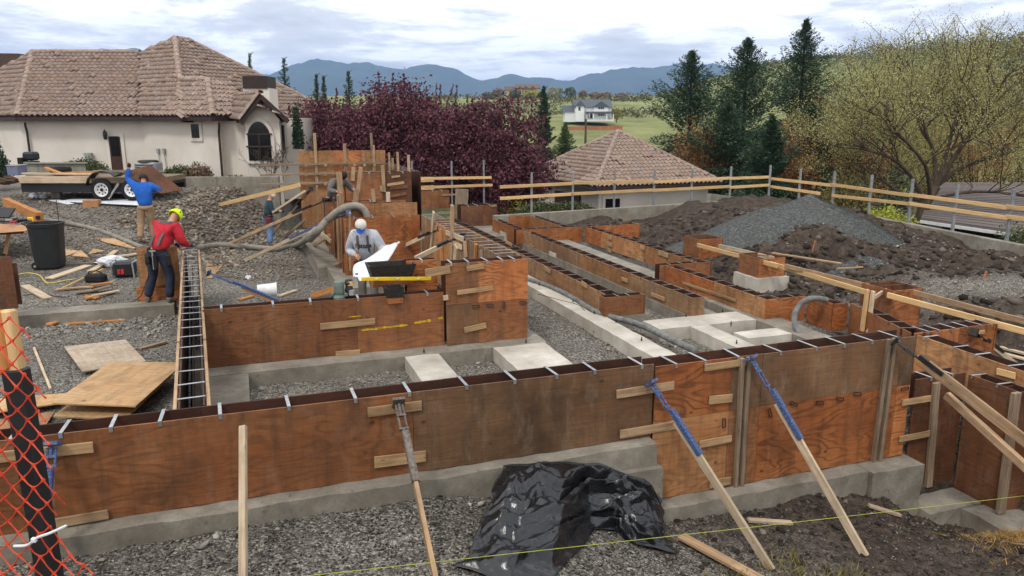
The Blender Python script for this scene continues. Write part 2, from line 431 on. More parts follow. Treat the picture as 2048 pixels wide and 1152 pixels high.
# lattice noise for terrain and scattering
def vnoise(x, y, seed=0):
    x = np.asarray(x, float); y = np.asarray(y, float)
    xi = np.floor(x).astype(np.int64); yi = np.floor(y).astype(np.int64); xf = x - xi; yf = y - yi
    u = xf*xf*(3-2*xf); w = yf*yf*(3-2*yf)
    def h(i, j):
        n = (i*374761393 + j*668265263 + seed*974711) & 0x7fffffff
        n = ((n ^ (n >> 13)) * 1274126177) & 0x7fffffff
        return ((n ^ (n >> 16)) & 0xffff) / 65535.0
    return (h(xi,yi)*(1-u)+h(xi+1,yi)*u)*(1-w)+(h(xi,yi+1)*(1-u)+h(xi+1,yi+1)*u)*w
def fbm(x, y, oct=4, seed=0):
    s = 0; a = .5
    for i in range(oct): s = s + a*(vnoise(np.asarray(x)*2**i, np.asarray(y)*2**i, seed+i)-.5); a *= .55
    return s
def sst(e0, e1, x): t = np.clip((np.asarray(x, float)-e0)/(e1-e0), 0, 1); return t*t*(3-2*t)

# ---------------------------------------------------------------- ground
RW_C = at(1540, 397, .4); RW_L = at(1000, 431, .4); RW_R = at(2048, 492, .4)
def side_of(P, Q, x, y):      # signed distance from the line P->Q, positive to its left
    d = (Q - P); d.z = 0; d.normalize(); return -(x - P.x) * d.y + (y - P.y) * d.x
def gh(x, y, noise=True):
    x = np.asarray(x, float); y = np.asarray(y, float)
    a = x*cT + y*sT; b = -x*sT + y*cT
    z = np.full(x.shape, -0.22)
    # left: gravel pad climbing to the trailer, low pad by the far form stack
    zl = np.interp(y, [14, 17, 21, 24.2, 28, 60], [-.22, .06, .26, .86, 1.05, 1.1])
    zm = np.interp(y, [15, 21, 27, 31], [-.22, -.42, -.45, -1.4])
    wl = np.interp(y, [17, 22, 28, 29], [6.6, 9.6, 8.8, 8.6])
    f = sst(-.9, 1.5, -x - wl)
    left = (a < .2) | (b > 18.4) & (a < 6)
    zz = zm*(1-f) + zl*f
    z = np.where(left & (x < -3), np.where(b > 17, zz, np.where(x < -6.2, zz, z)), z)
    z = np.where((x >= -8.6) & (x <= -2.2) & (y > 27) & (y < 62), zm, z)
    # right: pier pad and dug soil
    r = sst(9.2, 9.6, a) * (b > 8.2) + (a > 11.1) * (b > 6)
    r = np.clip(r, 0, 1)
    soil = -.36 + .5*sst(12.2, 14.2, a - .12*(b-14)) + .28*sst(15, 19, b)*sst(11.2, 13, a)
    soil = soil + np.where(a > 11.5, fbm(x*.9, y*.9, 6, 3)*.6 + np.abs(fbm(x*3.2, y*3.2, 3, 6))*.28, fbm(x*2, y*2, 3, 3)*.12)
    tr = at(1800, 562, -.4)
    soil = soil - .75*np.exp(-(((x-tr.x-.2)*.40)**2 + ((y-tr.y)*.95)**2)**2)
    m1 = at(1535, 470, .5); soil = soil + .42*np.exp(-(((x-m1.x)*.5)**2 + ((y-m1.y+.4)*.8)**2))
    m3 = at(1660, 474, .5); soil = soil + .2*np.exp(-(((x-m3.x)*.34)**2 + ((y-m3.y+.1)*.75)**2))
    m2 = at(1180, 432, .5); soil = soil + .35*np.exp(-(((x-m2.x-1.5)*.3)**2 + ((y-m2.y)*.6)**2))
    soil = np.where((b < 9.5) & (a > 10.9), -.55 + fbm(x, y, 4, 5)*.3, soil)
    z = z*(1-r) + soil*r
    z = np.where((b > 20.75) & (a > 6.2) & (a < 12), -.15 + .3*sst(9.5, 12, a) + fbm(x*1.5, y*1.5, 4, 8)*.25, z)
    # the front trench along the first wall
    zf = np.interp(a, [-9, 1.6, 2.4, 4.1, 6.9, 8.0, 8.5, 10, 16], [-.19, -.19, -.34, -.93, -1.05, -1.5, -1.75, -1.75, -1.0])
    fr = sst(7.25, 6.95, b) * (a < 9.2) + (a >= 9.2) * sst(6.6, 6.0, b)
    zf = zf + sst(3.5, 6.5, a)*fbm(x*1.7, y*1.7, 5, 12)*.34 + fbm(x*2.2, y*2.2, 3, 13)*.05
    d0 = at(2030, 1085, -1.1); zf = zf + .55*np.exp(-(((x-d0.x-.3)/.75)**2 + ((y-d0.y+.3)/.7)**2))
    zf = zf + np.clip(5.1 - y - .0*x, 0, 3.6)*.62
    z = z*(1-fr) + zf*fr
    # low ground beyond the retaining walls, field, knoll and far valley
    s1 = side_of(RW_L, RW_C, x, y); s2 = side_of(RW_C, RW_R, x, y)
    out = np.maximum(np.where(a > 6, s1, -9), np.where(y < 60, s2, s1))
    out = np.where((x < -2.2), -9, out)
    low = np.interp(y, [10, 30, 60, 140, 200, 250, 262, 330, 450, 600, 1500, 4000, 20000],
                    [-1.6, -2.1, -2.4, -4, -3, 1.0, 2.4, 6, 16, 17, -20, -30, -30])
    hill = 22*sst(38, 120, x - .12*(y-120))*sst(55, 130, y)*(1-sst(500, 1400, y)*.6)
    low = low + hill + np.where(y > 90, fbm(x*.012, y*.012, 4, 21)*np.clip((y-90)*.03, 0, 9), 0)
    k = sst(.05, 1.6, out)
    z = z*(1-k) + low*k
    far = sst(46, 64, y)
    z = z*(1-far) + low*far
    if noise:
        near = (1-sst(30, 60, y))
        z = z + near*(fbm(x*3.1, y*3.1, 3, 31)*.05)
        rock = sst(-.9, .2, -x-wl)*sst(3.2, 2.2, -x-wl)*sst(18.5, 20.5, y)*sst(28.6, 27.5, y)
        z = z + rock*fbm(x*2.3, y*2.3, 4, 33)*.18
    return z
def axis(lo, hi, step, far, g=1.12, lo_far=None):
    c = list(np.arange(lo, hi, step)); s = step; p = c[-1]
    while p < far: s *= g; p += s; c.append(p)
    s = step; p = lo; lf = far if lo_far is None else lo_far
    while p > -lf: s *= g; p -= s; c.insert(0, p)
    return np.array(c)
gx = axis(-15, 13, .13, 7600); gy = axis(3.0, 26, .13, 7600, lo_far=380)
X, Y = np.meshgrid(gx, gy); Zg = gh(X, Y)
V = np.stack([X.ravel(), Y.ravel(), Zg.ravel()], 1)
nx, ny = len(gx), len(gy); ii, jj = np.meshgrid(np.arange(nx-1), np.arange(ny-1)); q = (jj*nx+ii).ravel()
ground_me = smooth(np_mesh('ground', V, np.stack([q, q+1, q+nx+1, q+nx], 1)))
def soilness(x, y):
    a = x*cT + y*sT; b = -x*sT + y*cT; n = fbm(x*.8, y*.8, 4, 41)
    s = np.clip(sst(4.3, 6.5, a + n*3)*(b < 7.1) + sst(9.6, 10.4, a+n)*(b >= 7.1)*sst(0.0, .2, b-6), 0, 1)
    s = np.maximum(s, sst(5.6, 4.6, y))
    s = np.maximum(s, ((b > 20.9) & (a > 8)) * 1.0)
    pt = at(1990, 605, -.2); s = s*(1-np.exp(-((x-pt.x)**2*.12+(y-pt.y)**2*.8)))
    return s
def grassness(x, y):
    return np.clip(sst(44, 60, y) + ((y > 28) & (x > -8.5) & (x < -2.2)) * .6, 0, 1)
for nm, arr in (('soil', soilness(V[:, 0], V[:, 1])), ('grass', grassness(V[:, 0], V[:, 1]))):
    at_ = ground_me.attributes.new(nm, 'FLOAT', 'POINT'); at_.data.foreach_set('value', arr.astype(np.float32))
t = NT('ground'); v = t.coord(kind='Object')
def attr(nm): n = t.node('ShaderNodeAttribute'); n.attribute_name = nm; return n.outputs['Fac']
peb = t.node('ShaderNodeTexVoronoi'); peb.inputs['Scale'].default_value = 40; t.l.new(v, peb.inputs['Vector'])
pv = t.node('ShaderNodeSeparateColor'); t.l.new(peb.outputs['Color'], pv.inputs[0])
grav = t.ramp(pv.outputs[0], [(0, lin(78, 74, 68)), (.45, lin(122, 117, 108)), (.8, lin(152, 146, 135)), (1, lin(182, 176, 164))])
grav = t.mix(t.rng(peb.outputs['Distance'], .4, .8, 0, .6), grav, lin(64, 60, 55))
grav = t.mix(t.rng(t.noise(v, .55, 6, .6), .46, .66, 0, .45), grav, lin(74, 66, 58))
grav = t.mix(t.rng(t.noise(v, 1.3, 6, .65), .56, .7, 0, .4), grav, lin(150, 143, 130))
so = t.ramp(t.noise(v, 5.5, 9, .72), [(.28, lin(40, 34, 30)), (.5, lin(72, 62, 54)), (.68, lin(102, 89, 77)), (.82, lin(140, 126, 110))])
so = t.mix(t.rng(t.noise(v, .8, 5, .6), .5, .7, 0, .5), so, lin(92, 80, 68))
gr = t.ramp(t.noise(v, .06, 9, .7), [(.3, lin(96, 94, 64)), (.5, lin(126, 130, 80)), (.66, lin(146, 146, 96)), (.8, lin(122, 110, 84))])
gr = t.mix(t.rng(t.noise(v, .9, 6, .7), .45, .7, 0, .4), gr, lin(92, 92, 58))
col = t.mix(attr('soil'), grav, so); col = t.mix(attr('grass'), col, gr)
hgt = t.math('ADD', t.math('MULTIPLY', peb.outputs['Distance'], -.6), t.noise(v, 9, 8, .7))
t.bump(hgt, .8, .05); t.fin(col, .95, spec=.12)
ground_me.materials.append(MATS['ground'])
tag(link(bpy.data.objects.new('ground', ground_me)), kind='structure')
def gz(x, y): return float(gh(np.array([x]), np.array([y]))[0])
def onground(u, v, z0=-.2, lift=0.0):
    z = z0
    for _ in range(25):
        p = at(u, v, z); zn = gz(p.x, p.y) + lift
        if abs(zn - z) < .002: break
        z = z*.4 + zn*.6
    return at(u, v, z)

# mountains: ridge after ridge of real relief, far beyond the valley
def ridge(name, y0, prof, depth, seed, rough, label=None):
    us = np.linspace(prof[0][0], prof[-1][0], 420); vs_ = np.interp(us, [p[0] for p in prof], [p[1] for p in prof])
    xs = (us-1024)/F*y0/cP*1.0; hs = np.array([aty(u, v, y0).z for u, v in zip(us, vs_)])
    xs = np.array([aty(u, v, y0).x for u, v in zip(us, vs_)]); hs = hs + fbm(xs/190, xs*0+.5, 5, 17)*52
    rows = 26; V = []
    for j in range(rows):
        tt = j/(rows-1); yy = y0 - depth*(1-tt) if tt < 1 else y0
        prof_h = -30 + (hs+30)*(tt**1.25)
        n = fbm(xs/600.0*rough, np.full_like(xs, yy/600.0*rough), 5, seed)
        V.append(np.stack([xs, np.full_like(xs, yy), prof_h + n*150*math.sin(math.pi*min(tt, 1))*.9 + (vnoise(xs/16, xs*0+seed, seed)*5*(tt > .99))], 1))
    V.append(np.stack([xs, np.full_like(xs, y0+depth*.8), np.full_like(xs, -30.0)], 1))
    V = np.concatenate(V); n = 420; ii, jj = np.meshgrid(np.arange(n-1), np.arange(rows)); q = (jj*n+ii).ravel()
    me = smooth(np_mesh(name, V, np.stack([q, q+1, q+n+1, q+n], 1))); me.materials.append(MATS['mountain'])
    o = link(bpy.data.objects.new(name, me)); return tag(o, kind='structure')
t = NT('mountain'); v = t.coord(kind='Object')
t.fin(t.ramp(t.noise(v, .004, 8, .7), [(.35, lin(44, 58, 48)), (.7, lin(74, 88, 68))]), 1, spec=0)
ridge('mountains', 5000, [(-300,165),(60,150),(160,118),(200,98),(270,97),(330,118),(470,160),(545,150),(590,128),(635,118),(672,122),(700,128),(740,126),(776,133),(806,141),(855,129),(900,140),(960,157),(1005,152),(1060,155),(1130,157),(1190,147),(1245,136),(1330,131),(1365,126),(1390,134),(1425,126),(1465,134),(1540,152),(1660,160),(2400,150)], 1900, 5, 1.8)
# ---------------------------------------------------------------- concrete
def rough_box(name, lo, hi, mat, label=None, parent=None, cat='footing', seg=.22, jit=.008, kind=None):
    """concrete block in grid coordinates with slightly uneven arrises"""
    n = [max(1, int((hi[i]-lo[i])/seg)) for i in range(3)]
    import bmesh
    bm = bmesh.new(); pts = {}
    def P(i, j, k):
        if (i, j, k) not in pts:
            p = [lo[0]+(hi[0]-lo[0])*i/n[0], lo[1]+(hi[1]-lo[1])*j/n[1], lo[2]+(hi[2]-lo[2])*k/n[2]]
            p = [c + random.uniform(-jit, jit) for c in p]; pts[(i, j, k)] = bm.verts.new(p)
        return pts[(i, j, k)]
    for ax in range(3):
        o = [t for t in range(3) if t != ax]
        for s in (0, n[ax]):
            for i in range(n[o[0]]):
                for j in range(n[o[1]]):
                    q = []
                    for da, db in ((0,0),(1,0),(1,1),(0,1)):
                        k = [0,0,0]; k[ax] = s; k[o[0]] = i+da; k[o[1]] = j+db; q.append(P(*k))
                    bm.faces.new(q)
    bmesh.ops.recalc_face_normals(bm, faces=bm.faces)
    me = bpy.data.meshes.new(name); c = [(lo[i]+hi[i])/2 for i in range(3)]; c[2] = lo[2]
    bmesh.ops.translate(bm, verts=bm.verts, vec=[-x for x in c]); bm.to_mesh(me); bm.free(); me.materials.append(MATS[mat])
    w = G(c[0], c[1], c[2]); Mw = Matrix.Translation(w) @ Matrix.Rotation(TH, 4, 'Z')
    o = link(bpy.data.objects.new(name, me), parent, Mw)
    return tag(o, label, cat if label else None, kind=kind)
FT = [
 ('footing', (-9, 6.84, -.62), (4.1, 7.62, -.004), 'concrete', 'long low concrete footing ledge under the nearest plywood wall'),
 ('footing', (2.7, 6.76, -1.05), (4.14, 7.60, -.26), 'concrete', 'stepped lower concrete block behind the crumpled black tarp'),
 ('footing', (4.16, 6.80, -1.4), (7.1, 7.62, -.79), 'concrete', 'low concrete footing under the tall two-stud plywood wall in front'),
 ('footing', (7.11, 6.74, -2.0), (7.93, 7.60, -.80), 'concrete', 'squared concrete end block at the right end of the front footing'),
 ('footing', (7.95, 6.58, -2.1), (8.84, 7.4, -1.42), 'concrete', 'chipped low concrete ledge in the recessed corner at lower right'),
 ('footing', (8.5, 5.2, -2.1), (9.2, 6.575, -1.44), 'concrete', 'concrete ledge running out of frame below the recessed plywood corner'),
 ('footing', (-.74, 10.9, -.4), (4.42, 11.9, -.002), 'concrete', 'concrete footing under the plywood wall with yellow paint marks'),
 ('footing', (2.1, 7.64, -.4), (2.62, 10.895, .0), 'concrete_light', 'pale concrete strip joining the two nearest plywood walls'),
 ('footing', (3.5, 7.64, -.4), (4.36, 10.895, .0), 'concrete_light', 'wide pale concrete pad below the tall plywood corner'),
 ('footing', (5.62, 7.66, -.42), (6.02, 17.4, .0), 'concrete_light', 'long narrow pale concrete strip beside the grey hose'),
 ('footing', (6.04, 12.0, -.42), (6.9, 24.0, -.012), 'concrete', 'concrete footing under the left of the two long low forms'),
 ('footing', (6.5, 10.95, -.42), (8.46, 11.55, .004), 'concrete_light', 'white concrete pad lying across between the long low forms'),
 ('footing', (7.1, 7.66, -.42), (7.46, 10.94, .0), 'concrete_light', 'pale concrete strip running from the cross pad to the front wall'),
 ('footing', (7.47, 11.56, -.42), (8.1, 20.4, -.01), 'concrete', 'concrete footing under the right of the two long low forms'),
 ('footing', (8.47, 8.6, -.42), (8.98, 20.6, -.006), 'concrete', 'concrete footing ledge along the orange long form at right'),
 ('footing', (7.6, 10.0, -.42), (8.46, 10.4, -.004), 'concrete_light', 'short concrete cross strip in front of the zigzag form'),
 ('footing', (7.48, 17.95, -.42), (8.1, 18.4, .09), 'concrete_light', 'small white concrete block on the right long form, second from front'),
 ('footing', (7.44, 21.8, -.42), (7.98, 22.4, .09), 'concrete_light', 'small white concrete block farthest back between the long forms'),
 ('footing', (8.12, 16.0, -.42), (8.46, 16.35, .006), 'concrete_light', 'short pale concrete tie strip inside the right hand bay'),
 ('footing', (4.6, 22.0, -.42), (8.4, 26.0, -.02), 'concrete', 'broad concrete slab at the far end of the long low forms'),
 ('footing', (-6.2, 15.62, -.45), (-1.45, 16.1, .0), 'concrete', 'concrete footing strip under the boots of the red-shirted worker'),
 ('footing', (-1.0, 7.64, -.45), (-.14, 12.3, -.012), 'concrete', 'concrete footing below the narrow form with many cross ties'),
 ('footing', (1.75, 16.0, -.45), (4.6, 18.6, -.01), 'concrete', 'concrete footing below the plywood wall behind the man with plans'),
 ('footing', (1.55, 18.61, -.6), (2.6, 25.5, -.014), 'concrete', 'concrete footing below the stacked forms at the back'),
]
for nm, lo, hi, mt, lb in FT: rough_box(nm, lo, hi, mt, lb, jit=.012 if lo[1] < 7 else .005)
# anchor bolts standing in the pads
for i, (u, v) in enumerate([(848,706),(1052,686),(1078,571),(1232,646),(1283,682),(1445,625),(1372,634),(1473,688),(1146,605),(1188,628),(1462,650)]):
    p = at(u, v, 0.0); mb = MB(); mb.tube([p - Vector((0,0,.03)), p + Vector((0,0,.07))], .008, 6)
    e_ = thing('anchor_bolt', ['thin steel anchor bolt in the pale strip joining the front walls','steel anchor bolt in the pad below the tall plywood corner','farthest steel anchor bolt in the narrow strip beside the hose','steel anchor bolt in the narrow strip near the low form end','nearest steel anchor bolt in the narrow strip beside the hose','steel anchor bolt at the right corner of the white cross pad','steel anchor bolt in the middle of the white cross pad','steel anchor bolt in the strip near the front wall','second steel anchor bolt from the back in the narrow strip','third steel anchor bolt from the back in the narrow strip','steel anchor bolt on the strip just below the cross pad'][i], 'bolt', p, 'anchor bolts')
    mb.local('rod', 'dark_steel', e_); MB().box((p.x-.014,p.y-.014,p.z+.02),(p.x+.014,p.y+.014,p.z+.032)).local('nut', 'dark_steel', e_)

# ---------------------------------------------------------------- plywood formwork
PLY = .019
def tie_mesh(L):
    mb = MB(); w = .016
    mb.box((-L/2, -w, 0), (L/2, w, .004))
    for s in (-1, 1): mb.box((s*L/2-.002, -w, -.045), (s*L/2+.002, w, .004))
    return mb
_tm = {}
def tie(parent, p, d, L):
    k = (round(L, 2), LOWTIE)
    if k not in _tm: me = tie_mesh(k[0]).mesh('form_tie'); me.materials.append(MATS['worn_steel' if LOWTIE else 'galvanised']); _tm[k] = me
    link(bpy.data.objects.new('form_tie', _tm[k]), parent, frame(p, d))
LOWTIE = False
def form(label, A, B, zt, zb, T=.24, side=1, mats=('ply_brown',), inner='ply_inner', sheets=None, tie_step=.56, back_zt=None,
         split=None, cleats=(), studs=(), name='form_wall', back=True, ends=False, lean=0.0, panel_names=True, tie_off=.25, rod=False, cat='formwork'):
    """two rows of plywood sheets A->B (grid coordinates of the near face), tied across the top"""
    pa = G(A[0], A[1]); pb = G(B[0], B[1]); d = (pb-pa); L = d.length; d.normalize()
    n = Vector((-d.y, d.x, 0))*side
    th = thing(name, label, cat, (pa+pb)/2 + Vector((0, 0, zb)), 'plywood wall forms')
    cuts = [0.0]
    if sheets: cuts += [s for s in sheets]
    else:
        while L - cuts[-1] > 2.9: cuts.append(cuts[-1] + 2.44)
    cuts.append(L); k = 0
    for i in range(len(cuts)-1):
        s0, s1 = cuts[i]+.0015, cuts[i+1]-.0015
        rows = [(zb, zt)] if not split else [(zb, split-.002), (split+.002, zt)]
        for z0, z1 in rows:
            j = random.uniform(-.006, .006) if z1 == zt else 0
            m = mats[k % len(mats)]; k += 1
            slab('plywood_panel', frame(pa + d*(s0+s1)/2 + n*(PLY/2+random.uniform(0, .003)) + Vector((0,0,(z0+z1+j)/2)), d), (s1-s0, PLY, z1-z0+j), m, th, .002)
    if back:
        bz = back_zt or zt; nb = max(1, int(round(L/2.44)))
        for i in range(nb):
            s0, s1 = L*i/nb+.0015, L*(i+1)/nb-.0015
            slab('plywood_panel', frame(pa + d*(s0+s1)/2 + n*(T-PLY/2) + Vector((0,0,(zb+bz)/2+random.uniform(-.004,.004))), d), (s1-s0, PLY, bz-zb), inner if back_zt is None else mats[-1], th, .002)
        s = tie_off
        while s < L-.05:
            tie(th, pa + d*s + n*(T/2) + Vector((0,0,zt+.006)), (n + d*random.uniform(-.06, .06)), T+.01)
            s += tie_step*random.uniform(.72, 1.25)*(1.3 if LOWTIE else 1)
    if ends:
        for s in ((0,) if ends == 'a' else (L,) if ends == 'b' else (0, L)):
            slab('end_panel', frame(pa + d*(s + (PLY*.6 if s else -PLY*.6)) + n*T/2 + Vector((0,0,(zt+zb)/2)), n), (T+.03, PLY, zt-zb-.01), mats[0], th, .002)
    if rod:
        mb = MB(); q = pa + n*T*.5 + Vector((0,0,zt-.09)); mb.tube([q, q + d*L], .007, 5); mb.local('rebar', 'rust_steel', th)
    P0 = pa; nn = n
    for c in cleats:       # scrap boards nailed over joints: pixels on the near face (or on its plane)
        u0, v0, u1, v1, w = c[:5]; m = c[5] if len(c) > 5 else 'osb_cleat'
        q0 = onplane(u0, v0, P0 - nn*.010, nn); q1 = onplane(u1, v1, P0 - nn*.010, nn)
        bar('cleat', q0 - nn*.012, q1 - nn*.012, w, .02, m, th)
    for c in studs:
        u0, v0, u1, v1, w = c[:5]; m = c[5] if len(c) > 5 else 'lumber_grey'; tt = c[6] if len(c) > 6 else .05
        q0 = onplane(u0, v0, P0 - nn*tt*.5, nn); q1 = onplane(u1, v1, P0 - nn*tt*.5, nn)
        bar('stud', q0 - nn*.004, q1 - nn*.004, tt, w, m, th, up=nn)
    return th, pa, d, n
def clip(th, u, v, P, n, rot=0.0):
    """bent steel wedge clip on a sheet joint"""
    q = onplane(u, v, P - n*.02, n); mb = MB(); L, W, r = .055, .018, .006
    for (x0, z0, x1, z1) in ((-L,-W,L,-W),(L,-W,L,W),(L,W,-L,W),(-L,W,-L,-W)):
        mb.tube([(x0, 0, z0), (x1, 0, z1)], r, 5)
    mb.build('wedge_clip', 'dark_steel', th, frame(q, Vector((n.y, -n.x, 0))) @ Matrix.Rotation(rot, 4, 'Y'))

# the nearest wall, left half
W1, P1, D1, N1 = form('long front plywood wall nearest the camera, left section with brace boards', (-5.2, 7.04), (4.13, 7.04), .86, 0, .30,
    mats=('ply_dark', 'ply_brown', 'ply_worn', 'ply_dark', 'ply_brown'), sheets=[2.9, 6.62], rod=True, tie_step=.52, tie_off=.35,
    cleats=[(-60, 920, 187, 893, .10), (735, 824, 843, 810, .10), (748, 924, 851, 911, .12), (108, 1046, 217, 1027, .09, 'lumber_used'), (1232, 788, 1347, 770, .10, 'lumber_used'), (1239, 868, 1357, 848, .10, 'lumber_used')])
W2, P2, D2, N2 = form('tall front plywood wall with two upright studs and steel clips', (4.14, 7.02), (7.86, 7.02), .83, -.78, .32,
    mats=('ply_tan', 'ply_orange', 'ply_brown', 'ply_worn', 'ply_orange', 'ply_worn', 'ply_orange', 'ply_worn'), sheets=[1.0, 1.42, 3.5], split=.18, tie_step=.5, rod=True,
    cleats=[(1408, 735, 1490, 724, .085), (1417, 800, 1463, 795, .10), (1398, 888, 1462, 876, .09), (1418, 968, 1460, 960, .10), (1797, 878, 1858, 866, .085), (1803, 805, 1860, 796, .085)],
    studs=[(1484, 716, 1470, 978, .05), (1497, 714, 1482, 976, .05), (1778, 678, 1745, 928, .05), (1789, 676, 1758, 926, .05)])
for u, v, r in ((1448,846,1.5),(1588,808,.5),(1640,806,.3),(1680,798,.3),(1715,788,.2),(1765,798,.5),(1810,778,0),(1483,845,.7),(1540,826,1.2)): clip(W2, u, v, P2, N2, r)
# narrow form running back past the worker in red
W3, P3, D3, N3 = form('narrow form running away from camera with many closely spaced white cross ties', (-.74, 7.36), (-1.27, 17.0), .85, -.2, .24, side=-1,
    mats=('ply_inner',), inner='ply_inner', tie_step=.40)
for s, da in ((1, -.03), (2, .27)):
    for i in range(4): bar('waler', G(-.74+da-.132*i, 7.4+i*2.4, .80+.01*(i % 2)), G(-.74+da-.132*i-.13, 7.4+i*2.4+2.36, .80), .07, .035, 'lumber_used', W3)
for b_ in np.arange(7.6, 16.8, .42):
    for sd in (-.715, -.56):
        slab('block', frame(G(sd+.028-.055*(b_-7.36), b_, .18), G(-.055, 1)-G(0, 0)), (.39, .03, .19), 'black_plastic', W3, .004)
mb = MB(); mb.tube([G(-.62, 7.4, .5), G(-1.14, 16.9, .5)], .009, 5); mb.local('rebar', 'rust_steel', W3)
mb = MB(); mb.tube([G(-.58, 7.6, .1), G(-.62, 9, .7)], .012, 5); mb.local('rebar', 'rust_steel', W3)
# second wall with the yellow paint marks
W4, P4, D4, N4 = form('second plywood wall with yellow spray paint dashes', (-.69, 11.28), (2.82, 11.28), .86, 0, .24,
    mats=('ply_brown', 'ply_brown'), sheets=[2.15], tie_step=.62,
    cleats=[(640, 653, 750, 642, .10), (671, 708, 720, 704, .09)])
# paint marks: thin flat film on the sheets
import bmesh
def paint(u0, v0, u1, v1, w, mat, parent, P, n, jag=.4, seed=0, name='paint_mark'):
    rr = random.Random(seed); N = 14; top = []; bot = []
    q0 = onplane(u0, v0, P - n*.0035, n); q1 = onplane(u1, v1, P - n*.0035, n)
    for i in range(N+1):
        s = i/N; c = q0.lerp(q1, s); e = w*(.6 + jag*rr.random()) * (.4 if i in (0, N) else 1)
        top.append(c + Vector((0,0,e*.5*rr.uniform(.6,1.2)))); bot.append(c - Vector((0,0,e*.5*rr.uniform(.6,1.2))))
    mb = MB(); vs = []
    for tp, bt in zip(top, bot): vs += [tp, bt, tp + n*.003, bt + n*.003]
    fs = []
    for i in range(N): a = i*4; fs += [(a, a+1, a+5, a+4), (a+2, a+6, a+7, a+3), (a, a+4, a+6, a+2), (a+1, a+3, a+7, a+5)]
    fs += [(0, 2, 3, 1), (N*4, N*4+1, N*4+3, N*4+2)]
    mb.add(vs, fs); mb.local(name, mat, parent)
t = NT('spray_yellow'); v = t.coord(rand=4.0)
t.fin(t.mix(t.rng(t.noise(v, 30, 6, .7), .42, .62, 0, .8), lin(206, 170, 30), lin(120, 76, 34)), .7)
paint(722, 661, 815, 650, .045, 'spray_yellow', W4, P4, N4, .5, 1)
paint(829, 646, 862, 641, .05, 'spray_yellow', W4, P4, N4, .4, 2)
paint(876, 637, 886, 635, .05, 'spray_yellow', W4, P4, N4, .4, 3)
paint(697, 634, 722, 632, .02, 'spray_yellow', W4, P4, N4, .5, 4); paint(724, 622, 727, 668, .02, 'spray_yellow', W4, P4, N4, .5, 5)
# short return behind the tubs
form('short return form between the second wall and the tall corner', (2.62, 11.56), (2.62, 12.6), .86, 0, .24, side=-1, mats=('ply_brown',), tie_step=.2)
# tall corner
W5, P5, D5, N5 = form('tall plywood corner wall with many patch boards, two sheets high', (2.84, 11.22), (4.2, 11.22), 1.32, 0, .30,
    mats=('ply_worn', 'ply_brown', 'ply_brown', 'ply_orange'), sheets=[.52], split=.66, tie_step=.24, tie_off=.1,
    cleats=[(933, 537, 967, 532, .085), (914, 585, 986, 575, .075), (928, 660, 972, 650, .09), (850, 546, 900, 538, .13), (886, 596, 896, 594, .08, 'lumber_pale')])
for u, v, r in ((1008, 611, 1.57), (952, 613, 0), (980, 611, .1), (1046, 606, .1)): clip(W5, u, v, P5, N5, r)
form('plywood wall piece behind the wooden tubs, left of the tall corner', (2.33, 11.72), (2.83, 11.72), 1.30, .3, .2, mats=('ply_orange',), tie_step=.45)
W6, P6, D6, N6 = form('tall side form running back from the corner, open studs on its left face', (3.84, 11.55), (3.84, 17.4), 1.32, 0, .36, side=-1,
    mats=('ply_crust', 'ply_tan', 'ply_crust'), inner='ply_crust', tie_step=.36,
    cleats=[(893, 465, 928, 479, .1, 'lumber_pale'), (905, 485, 925, 495, .1, 'lumber_pale')],
    studs=[(868, 424, 862, 505, .12, 'lumber_pale', .04), (905, 410, 904, 520, .14, 'lumber_used', .05), (882, 458, 884, 522, .09, 'lumber_orange', .05), (930, 482, 932, 515, .10, 'lumber_used', .05), (914, 492, 911, 522, .19, 'lumber_pale', .06), (952, 488, 951, 516, .05, 'lumber_orange', .05), (962, 500, 964, 516, .09, 'lumber_grey', .05)])
# wall behind the man reading plans and its higher back sheet
W7, P7, D7, N7 = form('plywood wall directly behind the man with plans, back sheet raised higher', (2.05, 17.42), (3.82, 17.42), 1.32, 0, .28, back_zt=1.58,
    mats=('ply_orange', 'ply_tan'), tie_step=.42)
W8, P8, D8, N8 = form('side form running back on the left of the man with plans, with dark uprights', (2.08, 17.4), (2.08, 22.6), 1.28, -.05, .26, side=-1,
    mats=('ply_tan', 'ply_crust'), tie_step=.45,
    studs=[(685, 432, 688, 545, .1, 'ply_dark', .04), (668, 395, 672, 515, .1, 'ply_dark', .04), (676, 390, 680, 520, .08, 'lumber_used', .05), (634, 372, 640, 500, .09, 'lumber_used', .05), (655, 385, 660, 505, .09, 'lumber_used', .05), (700, 425, 701, 540, .10, 'lumber_used', .03)])
# forms stacked up behind
W9, P9, D9, N9 = form('low front form of the back stack, just left of the pump hose arc', (1.9, 19.9), (4.0, 19.9), 1.42, .3, .24, mats=('ply_brown', 'ply_tan'), tie_step=.5,
    studs=[(678, 345, 684, 440, .14, 'lumber_used', .06), (714, 378, 710, 408, .13, 'lumber_used', .05), (745, 378, 748, 404, .09, 'lumber_used', .05), (776, 384, 776, 404, .1, 'lumber_pale', .05), (722, 334, 716, 383, .09, 'lumber_used', .05)])
W10, P10, D10, N10 = form('mid height form with patch boards at the right of the back stack', (2.7, 22.0), (4.6, 22.0), 2.0, .3, .3, mats=('ply_brown', 'ply_dark'), sheets=[1.05], tie_step=.5,
    cleats=[(774, 370, 808, 365, .08), (780, 376, 815, 373, .1, 'ply_brown'), (780, 393, 812, 387, .08, 'ply_brown'), (783, 354, 800, 352, .06)],
    studs=[(707, 334, 705, 362, .11, 'lumber_used', .05), (765, 330, 768, 384, .1, 'lumber_used', .05), (763, 372, 764, 383, .1, 'lumber_used', .05)])
